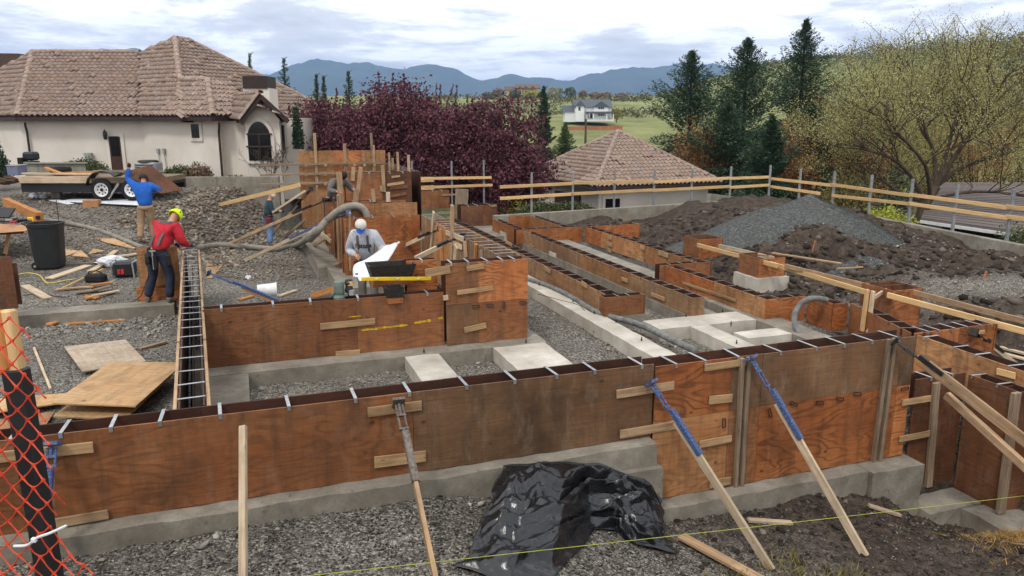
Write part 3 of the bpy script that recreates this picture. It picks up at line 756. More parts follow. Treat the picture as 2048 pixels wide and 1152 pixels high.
W11, P11, D11, N11 = form('highest plywood wall at the back with two horizontal walers, by the plum trees', (1.7, 25.6), (4.5, 25.6), 2.5, .0, .3, mats=('ply_tan', 'ply_orange', 'ply_tan'), sheets=[1.1, 2.0], back=False,
    studs=[(629, 266, 634, 372, .09, 'lumber_used', .05), (742, 266, 744, 300, .08, 'lumber_grey', .05), (689, 287, 691, 342, .1, 'lumber_used', .05), (746, 290, 748, 342, .1, 'lumber_used', .05)])
for v_ in (328, 347, 366):
    p0 = onplane(520, v_, P11 - N11*.09, N11); p1 = onplane(770, v_ - 0, P11 - N11*.09, N11)
    p0.z = p1.z = (p0.z+p1.z)/2; bar('waler', p0, p1, .07, .05, 'lumber_grey', W11)
    for u in (612, 651, 709, 729, 749):
        q = onplane(u, v_+2, P11 - N11*.13, N11); MB().lathe([(.0,-.02),(.05,-.02),(.05,.02),(0,.02)], 8, Matrix.Translation(q) @ Matrix.Rotation(TH, 4, 'Z'), 'y').local('waler_plate', 'lumber_used', W11)
W12, P12, D12, N12 = form('form running away to the right behind the back stack, upright stakes above it', (4.65, 22.3), (4.65, 27.5), 1.98, .2, .3, side=-1, mats=('ply_dark',), tie_step=.4,
    studs=[(768, 302, 770, 345, .1, 'lumber_used', .06), (778, 305, 780, 346, .11, 'lumber_used', .06), (785, 316, 786, 340, .1, 'lumber_used', .06), (795, 304, 797, 345, .12, 'lumber_used', .06), (817, 310, 818, 345, .12, 'lumber_used', .06)])
W13, P13, D13, N13 = form('brown box form beside the back stack with a post at its right', (5.92, 28.0), (7.3, 28.0), .88, .2, .4, mats=('ply_brown', 'ply_brown'), sheets=[.95], tie_step=.4, ends='a',
    cleats=[(883, 390, 937, 388, .07, 'lumber_used')], studs=[(924, 378, 921, 436, .5, 'lumber_grey', .06)])
W14, P14, D14, N14 = form('small brown box form in front of the retaining wall end', (6.75, 24.4), (8.0, 24.4), .68, .0, .5, mats=('ply_dark', 'ply_brown'), sheets=[.75], tie_step=.4, ends='b', cleats=[(982, 412, 993, 411, .07)])
# low forms
ZT = .36; LOWTIE = True
form('U shaped low form by the retaining wall, back leg', (8.2, 23.7), (8.95, 23.7), ZT, -.1, .2, mats=('ply_orange',), tie_step=.3)
form('U shaped low form by the retaining wall, side leg coming forward', (8.9, 20.95), (8.9, 23.65), ZT, -.1, .22, mats=('ply_tan',), side=-1, tie_step=.35)
form('short low form parallel to the right long form near its far end', (7.45, 20.85), (7.45, 23.2), ZT, -.1, .22, mats=('ply_orange',), side=-1, tie_step=.35)
form('orange low cross form closing the far end of the right hand bay', (7.35, 20.6), (9.45, 20.6), ZT, -.1, .22, mats=('ply_orange', 'ply_orange'), sheets=[1.2], tie_step=.3)
form('short low form stub sticking out to the right at the far end', (9.72, 20.6), (11.35, 20.6), ZT, -.2, .24, mats=('ply_orange',), tie_step=.35, ends='b')
form('left of the two long low forms running to the back', (6.06, 12.2), (6.06, 24.0), ZT+.02, -.04, .27, side=-1, mats=('ply_crust', 'ply_crust', 'ply_tan', 'ply_crust', 'ply_brown'), tie_step=.36, rod=True,
    cleats=[(1090, 536, 1102, 544, .08), (1164, 565, 1175, 573, .09), (1012, 483, 1024, 490, .08)])
form('end box of the left long low form with a loose stake', (6.0, 12.02), (6.78, 12.02), ZT, 0, .2, mats=('ply_brown',), tie_step=.2, ends=True)
form('right of the two long low forms running to the back', (7.5, 11.58), (7.5, 20.4), ZT-.02, -.02, .25, side=-1, mats=('ply_crust', 'ply_tan', 'ply_crust', 'ply_crust'), tie_step=.34, rod=True, ends='a',
    cleats=[(1244, 557, 1256, 562, .08), (1304, 588, 1330, 599, .08), (1060, 490, 1070, 496, .07)])
form('long orange low form along the right side, far half', (9.5, 14.55), (9.5, 20.55), ZT, -.08, .24, side=-1, mats=('ply_tan', 'ply_tan', 'ply_orange'), tie_step=.34,
    cleats=[(1214, 487, 1226, 491, .1), (1276, 515, 1288, 521, .1), (1282, 495, 1290, 497, .1), (1318, 505, 1337, 511, .12), (1217, 474, 1224, 476, .1), (1217, 499, 1223, 502, .1)])
form('short dark cross form where the right side steps inward', (8.5, 14.42), (9.8, 14.42), ZT, -.08, .22, mats=('ply_brown',), tie_step=.22, ends='b')
form('orange low form along the right side, near half with a long batten', (8.62, 10.95), (8.62, 14.4), ZT, -.2, .24, side=-1, mats=('ply_tan', 'ply_orange'), sheets=[1.6], tie_step=.34,
    cleats=[(1367, 566, 1472, 601, .055)])
form('orange zigzag form, first face left of the hose loop', (8.64, 10.94), (9.5, 10.94), ZT, -.1, .22, mats=('ply_orange',), tie_step=.3)
form('orange zigzag form, deep face behind the hose loop', (9.52, 10.3), (9.52, 10.92), ZT, -.14, .22, side=-1, mats=('ply_orange',), tie_step=.3)
form('orange zigzag form, last short front face', (9.54, 10.28), (9.86, 10.28), ZT, -.14, .2, mats=('ply_orange',), tie_step=.2)
form('brown low form leading from the zigzag to the right corner', (9.3, 8.42), (9.88, 10.26), ZT, -.2, .24, side=-1, mats=('ply_brown', 'ply_orange'), tie_step=.34)
LOWTIE = False
form('low front form at far right beside the trench', (9.35, 8.38), (11.0, 8.38), ZT, -.5, .28, mats=('ply_orange', 'ply_orange'), sheets=[.9], tie_step=.26, ends='b', cleats=[(1940, 667, 1968, 663, .06)])
form('form running toward the camera at far right with a yellow cleat', (9.12, 5.2), (9.3, 8.3), ZT, -.8, .26, side=-1, mats=('ply_tan', 'ply_tan'), tie_step=.45, cleats=[(1995, 742, 2032, 752, .09, 'lumber_yellow')])
form('dark recessed form facing the camera at lower right, one upright stud', (7.98, 7.05), (8.84, 7.05), .22, -1.42, .24, mats=('ply_dark',), tie_step=.4, studs=[(1872, 765, 1856, 973, .10, 'lumber_grey', .05)])
form('dark recessed form turning toward the camera at the right edge', (8.86, 6.36), (8.86, 7.03), .20, -1.44, .24, side=-1, mats=('ply_dark',), tie_step=.35)
form('form at the very right edge with a pale doubled stud', (8.88, 6.34), (10.2, 6.34), .18, -1.44, .24, mats=('ply_dark', 'ply_brown'), tie_step=.35, studs=[(2032, 785, 2000, 1025, .12, 'lumber_grey', .06)])

# pier boxes with the two long walers between them
def pier(label, a0, b0, s, zt, zb, block=None):
    th = thing('pier_form', label, 'pier form', G(a0+s/2, b0+s/2, zb), 'square pier forms')
    for (x, y, dx, dy, m) in ((s/2, 0, 1, 0, 'ply_orange'), (s/2, s, 1, 0, 'ply_dark'), (0, s/2, 0, 1, 'ply_brown'), (s, s/2, 0, 1, 'ply_dark')):
        slab('plywood_panel', frame(G(a0+x, b0+y, (zt+zb)/2+random.uniform(-.01,.01)), G(dx, dy)-G(0, 0)), (s-PLY*1.1 if dx else s+PLY*1.1, PLY, zt-zb), m, th, .002)
    bar('cross_tie', G(a0, b0+s*.5, zt+.0), G(a0+s, b0+s*.5, zt+.0), .012, .03, 'rust_steel', th)
    if block:
        rough_box('pier_footing', (a0-.08, b0-.08, block), (a0+s+.08, b0+s+.08, zb-.004), 'concrete_light', 'pale concrete block footing under the middle pier form', cat='footing')
pier('square plywood pier box farthest back beside the soil bank', 11.15, 17.0, .72, .42, -.35)
pier('square plywood pier box standing on a pale concrete block', 10.85, 14.1, .72, .42, -.02, -.42)
pier('square plywood pier box nearest, beside the doubled post', 11.1, 10.55, .72, .42, -.4)
def board(label, p0, p1, w=.089, t=.038, mat='lumber_pale', up=(0,0,1), name='board', cat='board', group=None):
    o = bar(name, p0, p1, w, t, mat, None, up); return tag(o, label, cat, group)
board('long pale waler board fixed along the front of the pier boxes, far length', at(1395,490,.33), at(1555,532,.33), .10, .04, 'lumber_yellow', name='waler', group='walers on the pier boxes')
board('long pale waler board fixed along the front of the pier boxes, middle length', at(1528,523,.30), at(1735,585,.30), .10, .04, 'lumber_yellow', name='waler', group='walers on the pier boxes')
board('long pale waler board along the front of the pier boxes, near length', at(1775,590,.34), at(2120,682,.34), .10, .04, 'lumber_yellow', name='waler', group='walers on the pier boxes')
board('waler board along the back of the pier boxes, far length', at(1438,492,.36), at(1548,517,.36), .10, .04, 'lumber_pale', name='waler', group='walers on the pier boxes')
board('waler board along the back of the pier boxes, middle length', at(1570,532,.36), at(1738,573,.36), .10, .04, 'lumber_used', name='waler', group='walers on the pier boxes')
board('waler board along the back of the pier boxes, near length past the gravel', at(1828,585,.36), at(2130,664,.36), .10, .04, 'lumber_used', name='waler', group='walers on the pier boxes')
po = thing('post', 'upright doubled lumber post inside the zigzag form', 'post', at(1728, 664, 0)); 
bar('stud', at(1724,662,0), at(1724,662,0)+Vector((.02,0,.72)), .09, .045, 'lumber_yellow', po, up=(0,1,0)); bar('stud', at(1733,664,0)+Vector((.01,-.02,0)), at(1733,664,0)+Vector((.03,-.02,.71)), .09, .045, 'lumber_pale', po, up=(0,1,0))
board('short kicker board bracing the doubled post', at(1748,595,.3), at(1772,580,.36), .07, .04, 'lumber_pale')

# ---------------------------------------------------------------- braces
def brace(label, top, elbow, foot, steel='blue_paint', wood='lumber_pale', steel_end=.45, w=.089, group='wall braces'):
    """adjustable steel turnbuckle nailed to a timber leg"""
    top = Vector(top); foot = Vector(foot); d = (foot-top).normalized(); L = (foot-top).length
    th = thing('wall_brace', label, 'brace', foot, group)
    k = elbow
    bar('timber_leg', top + d*L*k, foot, w, .04, wood, th, up=(0, 0, 1))
    s = d.cross(Vector((0,0,1))).normalized(); u = s.cross(d)
    mb = MB(); mb.box((-.02,-.06,-.06),(.012,.06,.06), frame(top, d)); mb.local('bracket', steel, th)
    mb = MB(); e0 = top + d*.03; e1 = top + d*L*k*.62
    for sg in (-1, 1): mb.tube([e0 + s*sg*.032, e1 + s*sg*.032], .011, 5)
    mb.tube([e1, e1 + d*.16], .014, 6); mb.tube([e0 - d*.01, e0 + d*L*k*.25], .016, 6); mb.box((-.01,-.045,-.014),(.012,.045,.014), frame(e1, d)); mb.box((-.01,-.045,-.014),(.012,.045,.014), frame(e0+d*L*k*.25, d))
    mb.local('turnbuckle', steel, th)
    c0 = top + d*(L*k*.72); c1 = top + d*(L*(k+steel_end*(1-k)))
    bar('channel', c0 + u*.052, c1 + u*.052, .012, .055, steel, th, up=u)
    for sg in (-1, 1): bar('channel_flange', c0 + u*.03 + s*sg*.031, c1 + u*.03 + s*sg*.031, .05, .006, steel, th, up=u)
    return th
def onw(u, v, b): return atb(u, v, b)
brace('paint spattered blue and white brace behind the orange mesh fence', onw(104, 888, 6.96), .26, onground(88, 1170), 'blue_paint', 'lumber_pale', .55)
brace('grey steel brace with a timber leg on the front wall, left of centre', onw(797, 805, 6.96), .27, onground(874, 1172), 'worn_steel', 'lumber_used', .3)
brace('bright blue steel brace on the left of the tall front wall', onw(1303, 766, 6.94), .22, onground(1543, 1140), 'blue_paint', 'lumber_pale', .24)
brace('blue steel brace on the first stud of the tall front wall', onw(1503, 716, 6.90), .24, onground(1730, 1112), 'blue_paint', 'lumber_pale', .25)
brace('black steel brace with long timber leg leaning right from the front wall end', onw(1792, 682, 6.9), .17, atb(2190, 990, 5.0), 'dark_steel', 'lumber_used', .1, .13)
board('pale double board propped against the recessed form at far right', atb(1893, 790, 6.5), atb(2140, 1015, 4.9), .09, .07, 'lumber_used', name='prop_board', cat='brace')
board('plain timber stake standing in front of the nearest wall', atb(486, 852, 6.75), onground(486, 1175), .05, .06, 'lumber_pale', up=(0,1,0), name='stake', cat='stake')
brace('steel brace with pale timber leg on the far right low form', at(1948,664,.3), .35, onground(2035, 732, -.6), 'dark_steel', 'lumber_pale', .4)
brace('blue channel brace propping the narrow tied form from the right', at(418, 546, .55), .42, at(575, 612, -.1), 'blue_paint', 'lumber_orange', .8)
brace('brace rising to the right behind the man with plans', at(880, 458, 1.2), .33, at(795, 498, .45), 'dark_steel', 'lumber_pale', .2)
brace('brace with pale leg ending on the low wall right of the tubs', at(925, 470, 1.25), .45, at(830, 517, .95), 'dark_steel', 'lumber_pale', .2)
brace('long brace with half orange leg crossing in front of the pump hose', atb(697, 425, 17.3), .28, onground(488, 522), 'blue_paint', 'lumber_pale', .3)
brace('steel and timber brace running down past the far worker', atb(668, 393, 19.6), .25, onground(452, 490), 'dark_steel', 'lumber_used', .1)
brace('steep brace on the corner post of the back stack', atb(622, 378, 21.0), .3, onground(545, 468), 'dark_steel', 'lumber_grey', .2)
board('long pale brace board rising to the back stack, passing behind the far worker', onground(405, 418), atb(600, 370, 21.6), .12, .04, 'lumber_yellow', name='brace_board', cat='brace')
board('thin pale brace board above the hands of the far worker', at(545, 425, .9), atb(610, 382, 21.4), .06, .04, 'lumber_pale', name='brace_board', cat='brace')
board('grey brace board to the right of the far worker', onground(570, 473), atb(610, 440, 21.0), .09, .04, 'lumber_grey', name='brace_board', cat='brace')
board('short kicker board low at the foot of the left side form', onground(613, 501), atb(660, 470, 19.0), .09, .04, 'lumber_used', name='brace_board', cat='brace')
board('pale kicker board meeting the dark upright left of the hose', atb(643, 467, 19.5), atb(662, 483, 19.0), .1, .04, 'lumber_pale', name='brace_board', cat='brace')
board('dark board leaning behind the waist of the man with plans', onground(642, 552), at(705, 520, .25), .14, .03, 'ply_brown', name='brace_board', cat='brace')
board('pale board lying behind the second wall by the green router', onground(622, 592), at(668, 578, .0), .12, .03, 'lumber_orange', name='brace_board', cat='brace')
# ---------------------------------------------------------------- retaining walls and guard fence
def wall_seg(name, label, P, Q, zt, zb, t, mat='concrete', cat='retaining wall', joints=0, inward=1):
    d = (Q-P); d.z = 0; L = d.length; d.normalize(); n = Vector((-d.y, d.x, 0))
    th = thing(name, label, cat, ((P+Q)/2).to_2d().to_3d() + Vector((0,0,zb)))
    k = max(1, joints+1)
    for i in range(k):
        c = P + d*(L*(i+.5)/k); c.z = (zt+zb)/2
        slab('wall_panel', frame(c + n*t/2, d), (L/k-.006, t, zt-zb), mat, th, .012)
    return th, d, n
wall_seg('retaining_wall', 'long pale concrete retaining wall behind the low forms and soil', at(990, 431.5, .4), RW_C, .4, -2.4, .2, 'concrete', joints=5)
RW_E = RW_C + (RW_R-RW_C)*1.5
wall_seg('retaining_wall', 'concrete retaining wall along the right edge, coming toward the camera', RW_C + Vector((.21, -.05, 0)), RW_E, .4, -2.4, .2, 'concrete', joints=5)
LW0 = Vector((-17.5, 27.6, 0)); LW1 = aty(557, 353, 28.2)
lw, _, _ = wall_seg('retaining_wall', 'grey concrete retaining wall in front of the stucco house', LW0, Vector((LW1.x, LW1.y, 0)), LW1.z, -.6, .2, 'concrete', joints=3)
d_ = (LW1-LW0); d_.z = 0; d_.normalize(); nrm = Vector((d_.y, -d_.x, 0))
for u in (425, 470, 515, 545):
    for v in (362, 374):
        q = onplane(u, v, Vector((LW1.x, LW1.y, 0)) + nrm*.002, nrm); MB().lathe([(0,-.004),(.018,-.004),(.018,.002)], 6, frame(q, d_), 'y').local('tie_hole', 'dark_steel', lw)
rough_box('concrete_block', (7.5, 26.3, -.1), (8.3, 26.9, .42), 'concrete_light', 'pale concrete block standing behind the small box form', cat='block')

def fence(label, posts, rails, name='guard_fence'):
    p0 = posts[0][0]; th = thing(name, label, 'fence', p0, 'guard fences on the retaining walls')
    for base, top in posts:
        mb = MB(); d = (top-base)
        sx = .036; mb.box((-sx, -sx, 0), (sx, sx, d.length)); o = mb.build('post', 'steel_post', th, frame(base, Vector((1,0,0))))
    for a, b in rails: bar('rail', a, b, .105, .038, 'lumber_yellow', th)
    return th
def fpost(u, v0, v1, P, n):
    q = onplane(u, v1, P, n); t_ = onplane(u, v0, P, n); b = Vector((q.x, q.y, .15)); return b, Vector((q.x, q.y, t_.z))
dA = (RW_C-RW_L); dA.z = 0; dA.normalize(); nA = Vector((-dA.y, dA.x, 0)); PA = RW_C + nA*.27
dB = (RW_R-RW_C); dB.z = 0; dB.normalize(); nB = Vector((-dB.y, dB.x, 0)); PB = RW_C + nB*.27
def rl(u0, v0, u1, v1, P, n, off=.05): return (onplane(u0, v0, P - n*off, n), onplane(u1, v1, P - n*off, n))
fence('guard fence with two yellow boards on steel posts, along the back wall',
    [fpost(u, v0, v1, PA, nA) for u, v0, v1 in ((1063,345,412),(1145,345,412),(1228,342,408),(1307,340,405),(1382,337,400),(1459,333,395),(1537,330,392))],
    [rl(1000,374,1146,367,PA,nA), rl(1000,397,1146,388,PA,nA), rl(1147,366,1308,362,PA,nA), rl(1142,388,1304,380,PA,nA), rl(1305,364,1460,356,PA,nA), rl(1304,381,1460,373,PA,nA), rl(1460,357,1538,354,PA,nA), rl(1460,375,1538,370,PA,nA)])
fence('guard fence with two yellow boards coming forward along the right wall',
    [fpost(u, v0, v1, PB, nB) for u, v0, v1 in ((1597,337,398),(1664,343,410),(1737,349,424),(1817,357,438),(1906,368,450),(2015,378,468),(2140,392,490))],
    [rl(1540,357,1666,371,PB,nB), rl(1540,373,1640,387,PB,nB), rl(1662,369,1820,391,PB,nB), rl(1664,391,1820,408,PB,nB), rl(1818,389,2014,415,PB,nB), rl(1818,407,2016,436,PB,nB), rl(2012,413,2200,436,PB,nB), rl(2012,433,2200,458,PB,nB)])
PC = G(0, 29.3); nC = Vector((-sT, cT, 0))
fence('short guard fence with doubled boards left of the hanging plum branches',
    [fpost(u, v0, v1, PC, nC) for u, v0, v1 in ((825,322,380),(904,322,380),(968,320,400))],
    [rl(829,357,868,356.5,PC,nC), rl(829,362,868,361,PC,nC,.1), rl(850,357,983,355,PC,nC,.1), rl(829,375,868,373,PC,nC), rl(829,379,868,378,PC,nC,.1), rl(850,375,985,370,PC,nC,.1)])

# ---------------------------------------------------------------- tiled roofs
def tile_mesh(w=.235, L=.36):
    prof = [(-.5, .0), (-.36, .0), (-.24, .05), (-.08, .075), (.08, .075), (.24, .05), (.36, 0), (.5, 0)]
    mb = MB(); n = len(prof)
    vs = [(x*w, 0, z+.048) for x, z in prof] + [(x*w, L, z*.9) for x, z in prof] + [(x*w, .01, z+.02) for x, z in prof]
    fs = [(i, i+1, n+i+1, n+i) for i in range(n-1)] + [(i+1, i, 2*n+i, 2*n+i+1) for i in range(n-1)]
    mb.add(vs, fs); return mb
TILE = tile_mesh()
def inpoly(p, poly):
    c = False; j = len(poly)-1
    for i in range(len(poly)):
        if (poly[i][1] > p[1]) != (poly[j][1] > p[1]) and p[0] < (poly[j][0]-poly[i][0])*(p[1]-poly[i][1])/(poly[j][1]-poly[i][1]) + poly[i][0]: c = not c
        j = i
    return c
def roof_plane(poly, e0, e1, frames, deck):
    n = (poly[1]-poly[0]).cross(poly[2]-poly[0]).normalized()
    if n.z < 0: n = -n
    e = (e1-e0); e -= n*e.dot(n); e.normalize(); s = n.cross(e)
    if s.z < 0: s = -s
    if s.cross(n).dot(e) < 0: e = -e
    p2 = [((p-e0).dot(e), (p-e0).dot(s)) for p in poly]
    x0 = min(p[0] for p in p2); x1 = max(p[0] for p in p2); y0 = min(p[1] for p in p2); y1 = max(p[1] for p in p2)
    deck.add([p - n*.02 for p in poly], [tuple(range(len(poly)))]); deck.add([p - n*.14 for p in poly], [tuple(range(len(poly)))[::-1]])
    j = 0; rr = random.Random(int(abs(x1*100)))
    y = y0
    while y < y1:
        x = x0 + .118
        while x < x1:
            if inpoly((x, y+.14), p2):
                yaw = rr.gauss(0, .012); lift = .045 if rr.random() < .05 else rr.uniform(0, .008)
                ee = (e + s*yaw).normalized(); ss = (s - e*yaw + n*-.0).normalized()
                frames.append((e0 + e*x + s*(y + rr.uniform(-.015, .015)) + n*lift, ee, ss, n))
            x += .235
        y += .275
def finish_tiles(parent, frames, n_single=300):
    area = []
    for i, (p, e, s, n) in enumerate(frames):
        v = p - O; area.append((abs(v.normalized().dot(n))/v.length_squared, i))
    area.sort(reverse=True); single = set(i for _, i in area[:n_single])
    me = TILE.mesh('roof_tile'); me.materials.append(MATS['roof_tile_single'])
    M0 = wm(parent).inverted()
    tv = np.array(TILE.v); tf = np.array(TILE.f); Vs = []; Fs = []; k = 0
    for i, (p, e, s, n) in enumerate(frames):
        if i in single:
            link(bpy.data.objects.new('roof_tile', me), parent, Matrix(((e.x,s.x,n.x,p.x),(e.y,s.y,n.y,p.y),(e.z,s.z,n.z,p.z),(0,0,0,1))))
        else:
            Rm = np.array([[e.x,s.x,n.x],[e.y,s.y,n.y],[e.z,s.z,n.z]]); Vs.append(tv @ Rm.T + np.array(p)); Fs.append(tf + k*len(tv)); k += 1
    if Vs:
        V = np.concatenate(Vs) - np.array(wm(parent).translation); me2 = np_mesh('roof_tiles', V, np.concatenate(Fs)); me2.materials.append(MATS['roof_tile'])
        o = link(bpy.data.objects.new('roof_tiles', me2), parent, wm(parent)); tag(o, kind='stuff')
_cap = None
def caps(parent, a, b, r=.13):
    global _cap
    if _cap is None:
        mb = MB(); n = 8; vs = []
        for x, rr in ((-.2, r), (.22, r*.86)):
            for k in range(n+1): t_ = math.pi*k/n; vs.append((x, rr*math.cos(t_), rr*math.sin(t_)))
        for k in range(n+1): t_ = math.pi*k/n; vs.append((-.2, (r-.03)*math.cos(t_), (r-.03)*math.sin(t_)))
        fs = [(k, k+1, n+1+k+1, n+1+k) for k in range(n)] + [(k+1, k, 2*n+2+k, 2*n+2+k+1) for k in range(n)]
        mb.add(vs, fs); _cap = mb.mesh('ridge_tile'); _cap.materials.append(MATS['roof_tile_single'])
    d = b-a; L = d.length; d.normalize(); k = int(L/.38)
    for i in range(k): link(bpy.data.objects.new('ridge_tile', _cap), parent, frame(a + d*(L*(i+.5)/k) + Vector((0,0,.02)), d) @ Matrix.Rotation(random.gauss(0, .03), 4, 'Z'))

# ---- garage
E_ = .5
gC = at(1190, 375, E_); gR = at(1444, 365, E_); gL = at(1067, 350.6, E_)
ux = (gR-gC).normalized(); uy = (gL-gC); uy = (uy - ux*uy.dot(ux)).normalized(); lx = (gR-gC).length; ly = (gL-gC).dot(uy)
gB = gC + ux*lx + uy*ly; gL = gC + uy*ly
cen = (gC+gB)/2; hap = onplane(1247, 263, cen, Vector((0, 1, 0))).z
half = (lx-ly)/2
r0 = Vector((cen.x, cen.y, hap)); r1 = r0.copy()
gar = thing('garage', 'low garage with hipped clay tile roof behind the guard fence', 'garage', Vector((cen.x, cen.y, -2.4)))
fr = []; dk = MB()
roof_plane([gC, gR, r0], gC, gR, fr, dk); roof_plane([gL, gC, r0], gL, gC, fr, dk); roof_plane([gR, gB, r0], gR, gB, fr, dk); roof_plane([gB, gL, r0], gB, gL, fr, dk)
dk.local('roof', 'roof_deck', gar); finish_tiles(gar, fr)
for c_ in (gC, gR, gL): caps(gar, c_, r0)
ins = .45; w0 = gC + ux*ins + uy*ins; wl_, ww_ = lx-2*ins, ly-2*ins
Mg = Matrix(((ux.x,uy.x,0,w0.x),(ux.y,uy.y,0,w0.y),(0,0,1,0),(0,0,0,1)))
MB().box((0,0,-2.45),(wl_,ww_,E_-.05), Mg).local('wall', 'stucco', gar)
for a_, b_ in ((gC, gR), (gL, gC)):
    dd = (b_-a_).normalized(); bar('gutter', a_ - Vector((0,0,.09)), b_ - Vector((0,0,.09)), .14, .12, 'fascia', gar)
MB().box((0,0,-.16),(lx,ly,-.1), Matrix(((ux.x,uy.x,0,gC.x),(ux.y,uy.y,0,gC.y),(0,0,1,E_),(0,0,0,1)))).local('soffit', 'fascia', gar)
def gwin(u0, v0, u1, v1, P, n, parent, fmat='stucco', gmat='glass_dark', grow=.1, name='window', bars=0):
    a = onplane(u0, v0, P - n*0, n); b = onplane(u1, v1, P, n); d = Vector((n.y, -n.x, 0))
    if d.dot(b-a) < 0: d = -d
    w = (b-a).dot(d); h = a.z-b.z; c = (a+b)/2
    o = slab(name, frame(c + n*.03, d), (w+2*grow, .06, h+2*grow), fmat, parent, .01)
    g = slab('pane', frame(c + n*.052, d), (w, .04, h), gmat, o, .004)
    for i in range(bars): slab('mullion', frame(c + n*.075 + Vector((0,0,h*(i+1)/(bars+1)-h/2)), d), (w, .02, .04), 'frame_dark', o, .004)
    return o
PgR = w0; gwin(1210, 398, 1238, 420, PgR, -uy, gar, grow=.16)
gwin(1081, 372, 1089, 392, w0, -ux, gar, 'stucco', 'glass_dark', .02)
gwin(1112, 382, 1160, 440, w0, -ux, gar, 'fascia', 'wood_door', .04, 'garage_door', 2)
q = onplane(1098, 374, w0 - ux*.1, -ux); MB().lathe([(0,-.16),(.06,-.14),(.08,.1),(.03,.17),(0,.2)], 8, Matrix.Translation(q)).local('wall_lantern', 'black_paint', gar)

# ---- the stucco house
hs = thing('stucco_house', 'cream stucco house with brown clay tile roof and arched window', 'house', Vector((-15, 34, .6)))
fr = []; dk = MB()
eL = aty(34, 233, 31.6); eV = aty(278, 236, 31.6); eV.z = eL.z
rA = aty(64, 105, 36.2); rB = aty(280, 115, 36.2); rB.z = rA.z
eH = aty(427, 238, 29.2); eH.z = eL.z
n2 = (eH-eV).cross(rB-eV).normalized()
q2 = lambda u, v: onplane(u, v, eV, n2)
pk = q2(350, 78); h1 = q2(360, 160); h2 = q2(415, 160)
roof_plane([eL, eV, rB, rA], eL, eV, fr, dk)
e0 = aty(-170, 238, 39); e0.z = eL.z; roof_plane([e0, eL, rA], e0, eL, fr, dk)
roof_plane([eV, eH, h2, h1, pk, rB], eV, eH, fr, dk)
Qr = aty(640, 222, 37.5); n3 = (Qr-pk).cross(h1-pk).normalized(); q3 = lambda u, v: onplane(u, v, pk, n3)
pr = q3(374, 80)
P3 = [pk, q3(358, 160), q3(362, 239), q3(600, 239), q3(640, 216), q3(600, 192), pr]
roof_plane([P3[0], P3[2], P3[3], P3[4], P3[5], P3[6]], P3[2], P3[3], fr, dk)
hw0 = aty(484, 239, 30.6); hw0.z = eH.z; n4 = (hw0-eH).cross(h2-eH).normalized(); q4 = lambda u, v: onplane(u, v, eH, n4)
roof_plane([eH, hw0, q4(480, 178), q4(455, 163), h2], eH, hw0, fr, dk)
caps(hs, eL, rA); caps(hs, rA, rB); caps(hs, h1, pk); caps(hs, h1, h2); caps(hs, eH, h2); caps(hs, pk, pr); caps(hs, pr, P3[5]); caps(hs, P3[5], P3[4])
g0 = aty(521, 187, 28.7); g1 = aty(452, 188, 33.0); g1.z = g0.z; l0 = aty(481, 241, 28.7); l1 = aty(436, 238, 33); l1.z = l0.z; r0_ = aty(577, 238, 28.7); r1_ = aty(560, 236, 33); r1_.z = r0_.z
roof_plane([l0, g0, g1, l1], l0, l1, fr, dk); roof_plane([r0_, r1_, g1, g0], r0_, r1_, fr, dk); caps(hs, g0, g1); caps(hs, l0, g0)
dk.local('roof', 'roof_deck', hs); finish_tiles(hs, fr)
zt_ = eL.z - .06
def hx(u, y): p = aty(u, 238, y); return (p.x, p.y)
foot = [hx(-140, 38.6), hx(38, 32.1), hx(283, 32.1), hx(437, 29.75), hx(442, 30.1), hx(489, 30.1), hx(490, 29.2), hx(558, 29.2), hx(560, 31.0), hx(604, 31.4), (-7.6, 42), (-32, 42)]
MB().prism(foot, .3, zt_).local('wall', 'stucco', hs)
MB().add([aty(487, 243, 29.15), aty(561, 243, 29.15), aty(521, 191, 29.15), aty(487, 243, 29.4), aty(561, 243, 29.4), aty(521, 191, 29.4)], [(0,1,2),(5,4,3),(0,3,4,1),(1,4,5,2),(2,5,3,0)]).local('gable', 'stucco', hs)
bar('barge_board', l0 + Vector((0,-.02,-.1)), g0 + Vector((0,-.02,-.1)), .16, .06, 'fascia', hs); bar('barge_board', g0 + Vector((0,-.02,-.1)), r0_ + Vector((0,-.02,-.1)), .16, .06, 'fascia', hs)
for a_, b_ in ((e0, eL), (eL, eV), (eV, eH), (eH, hw0)): bar('gutter', a_ - Vector((0,0,.1)), b_ - Vector((0,0,.1)), .14, .13, 'fascia', hs)
fp = [Vector((x, y, zt_+.02)) for x, y in foot]
def downspout(u, y, v1):
    p = aty(u, 243, y); mb = MB(); mb.tube([p + Vector((.15,-.35,-.05)), p + Vector((.12,-.3,-.2)), p + Vector((0,-.06,-.4)), Vector((p.x, p.y-.06, .7))], .045, 6); mb.local('downspout', 'fascia', hs)
downspout(53, 32.05, 0); downspout(437, 29.75, 0)
front1 = Vector((foot[1][0], foot[1][1], 0)); nf = Vector((0, -1, 0))
d12 = Vector((foot[3][0]-foot[2][0], foot[3][1]-foot[2][1], 0)).normalized(); n12 = Vector((d12.y, -d12.x, 0)); P12_ = Vector((foot[2][0], foot[2][1], 0))
dr = gwin(218, 273, 249, 345, front1, nf, hs, 'stucco', 'wood_door', .14, 'door'); 
q = onplane(232, 292, front1, nf); slab('door_glass', frame(q + Vector((0,-.085,0)), Vector((1,0,0))), (.34, .03, .8), 'glass_dark', dr, .004)
gwin(384, 248, 402, 276, P12_, n12, hs, 'stucco', 'glass_dark', .14)
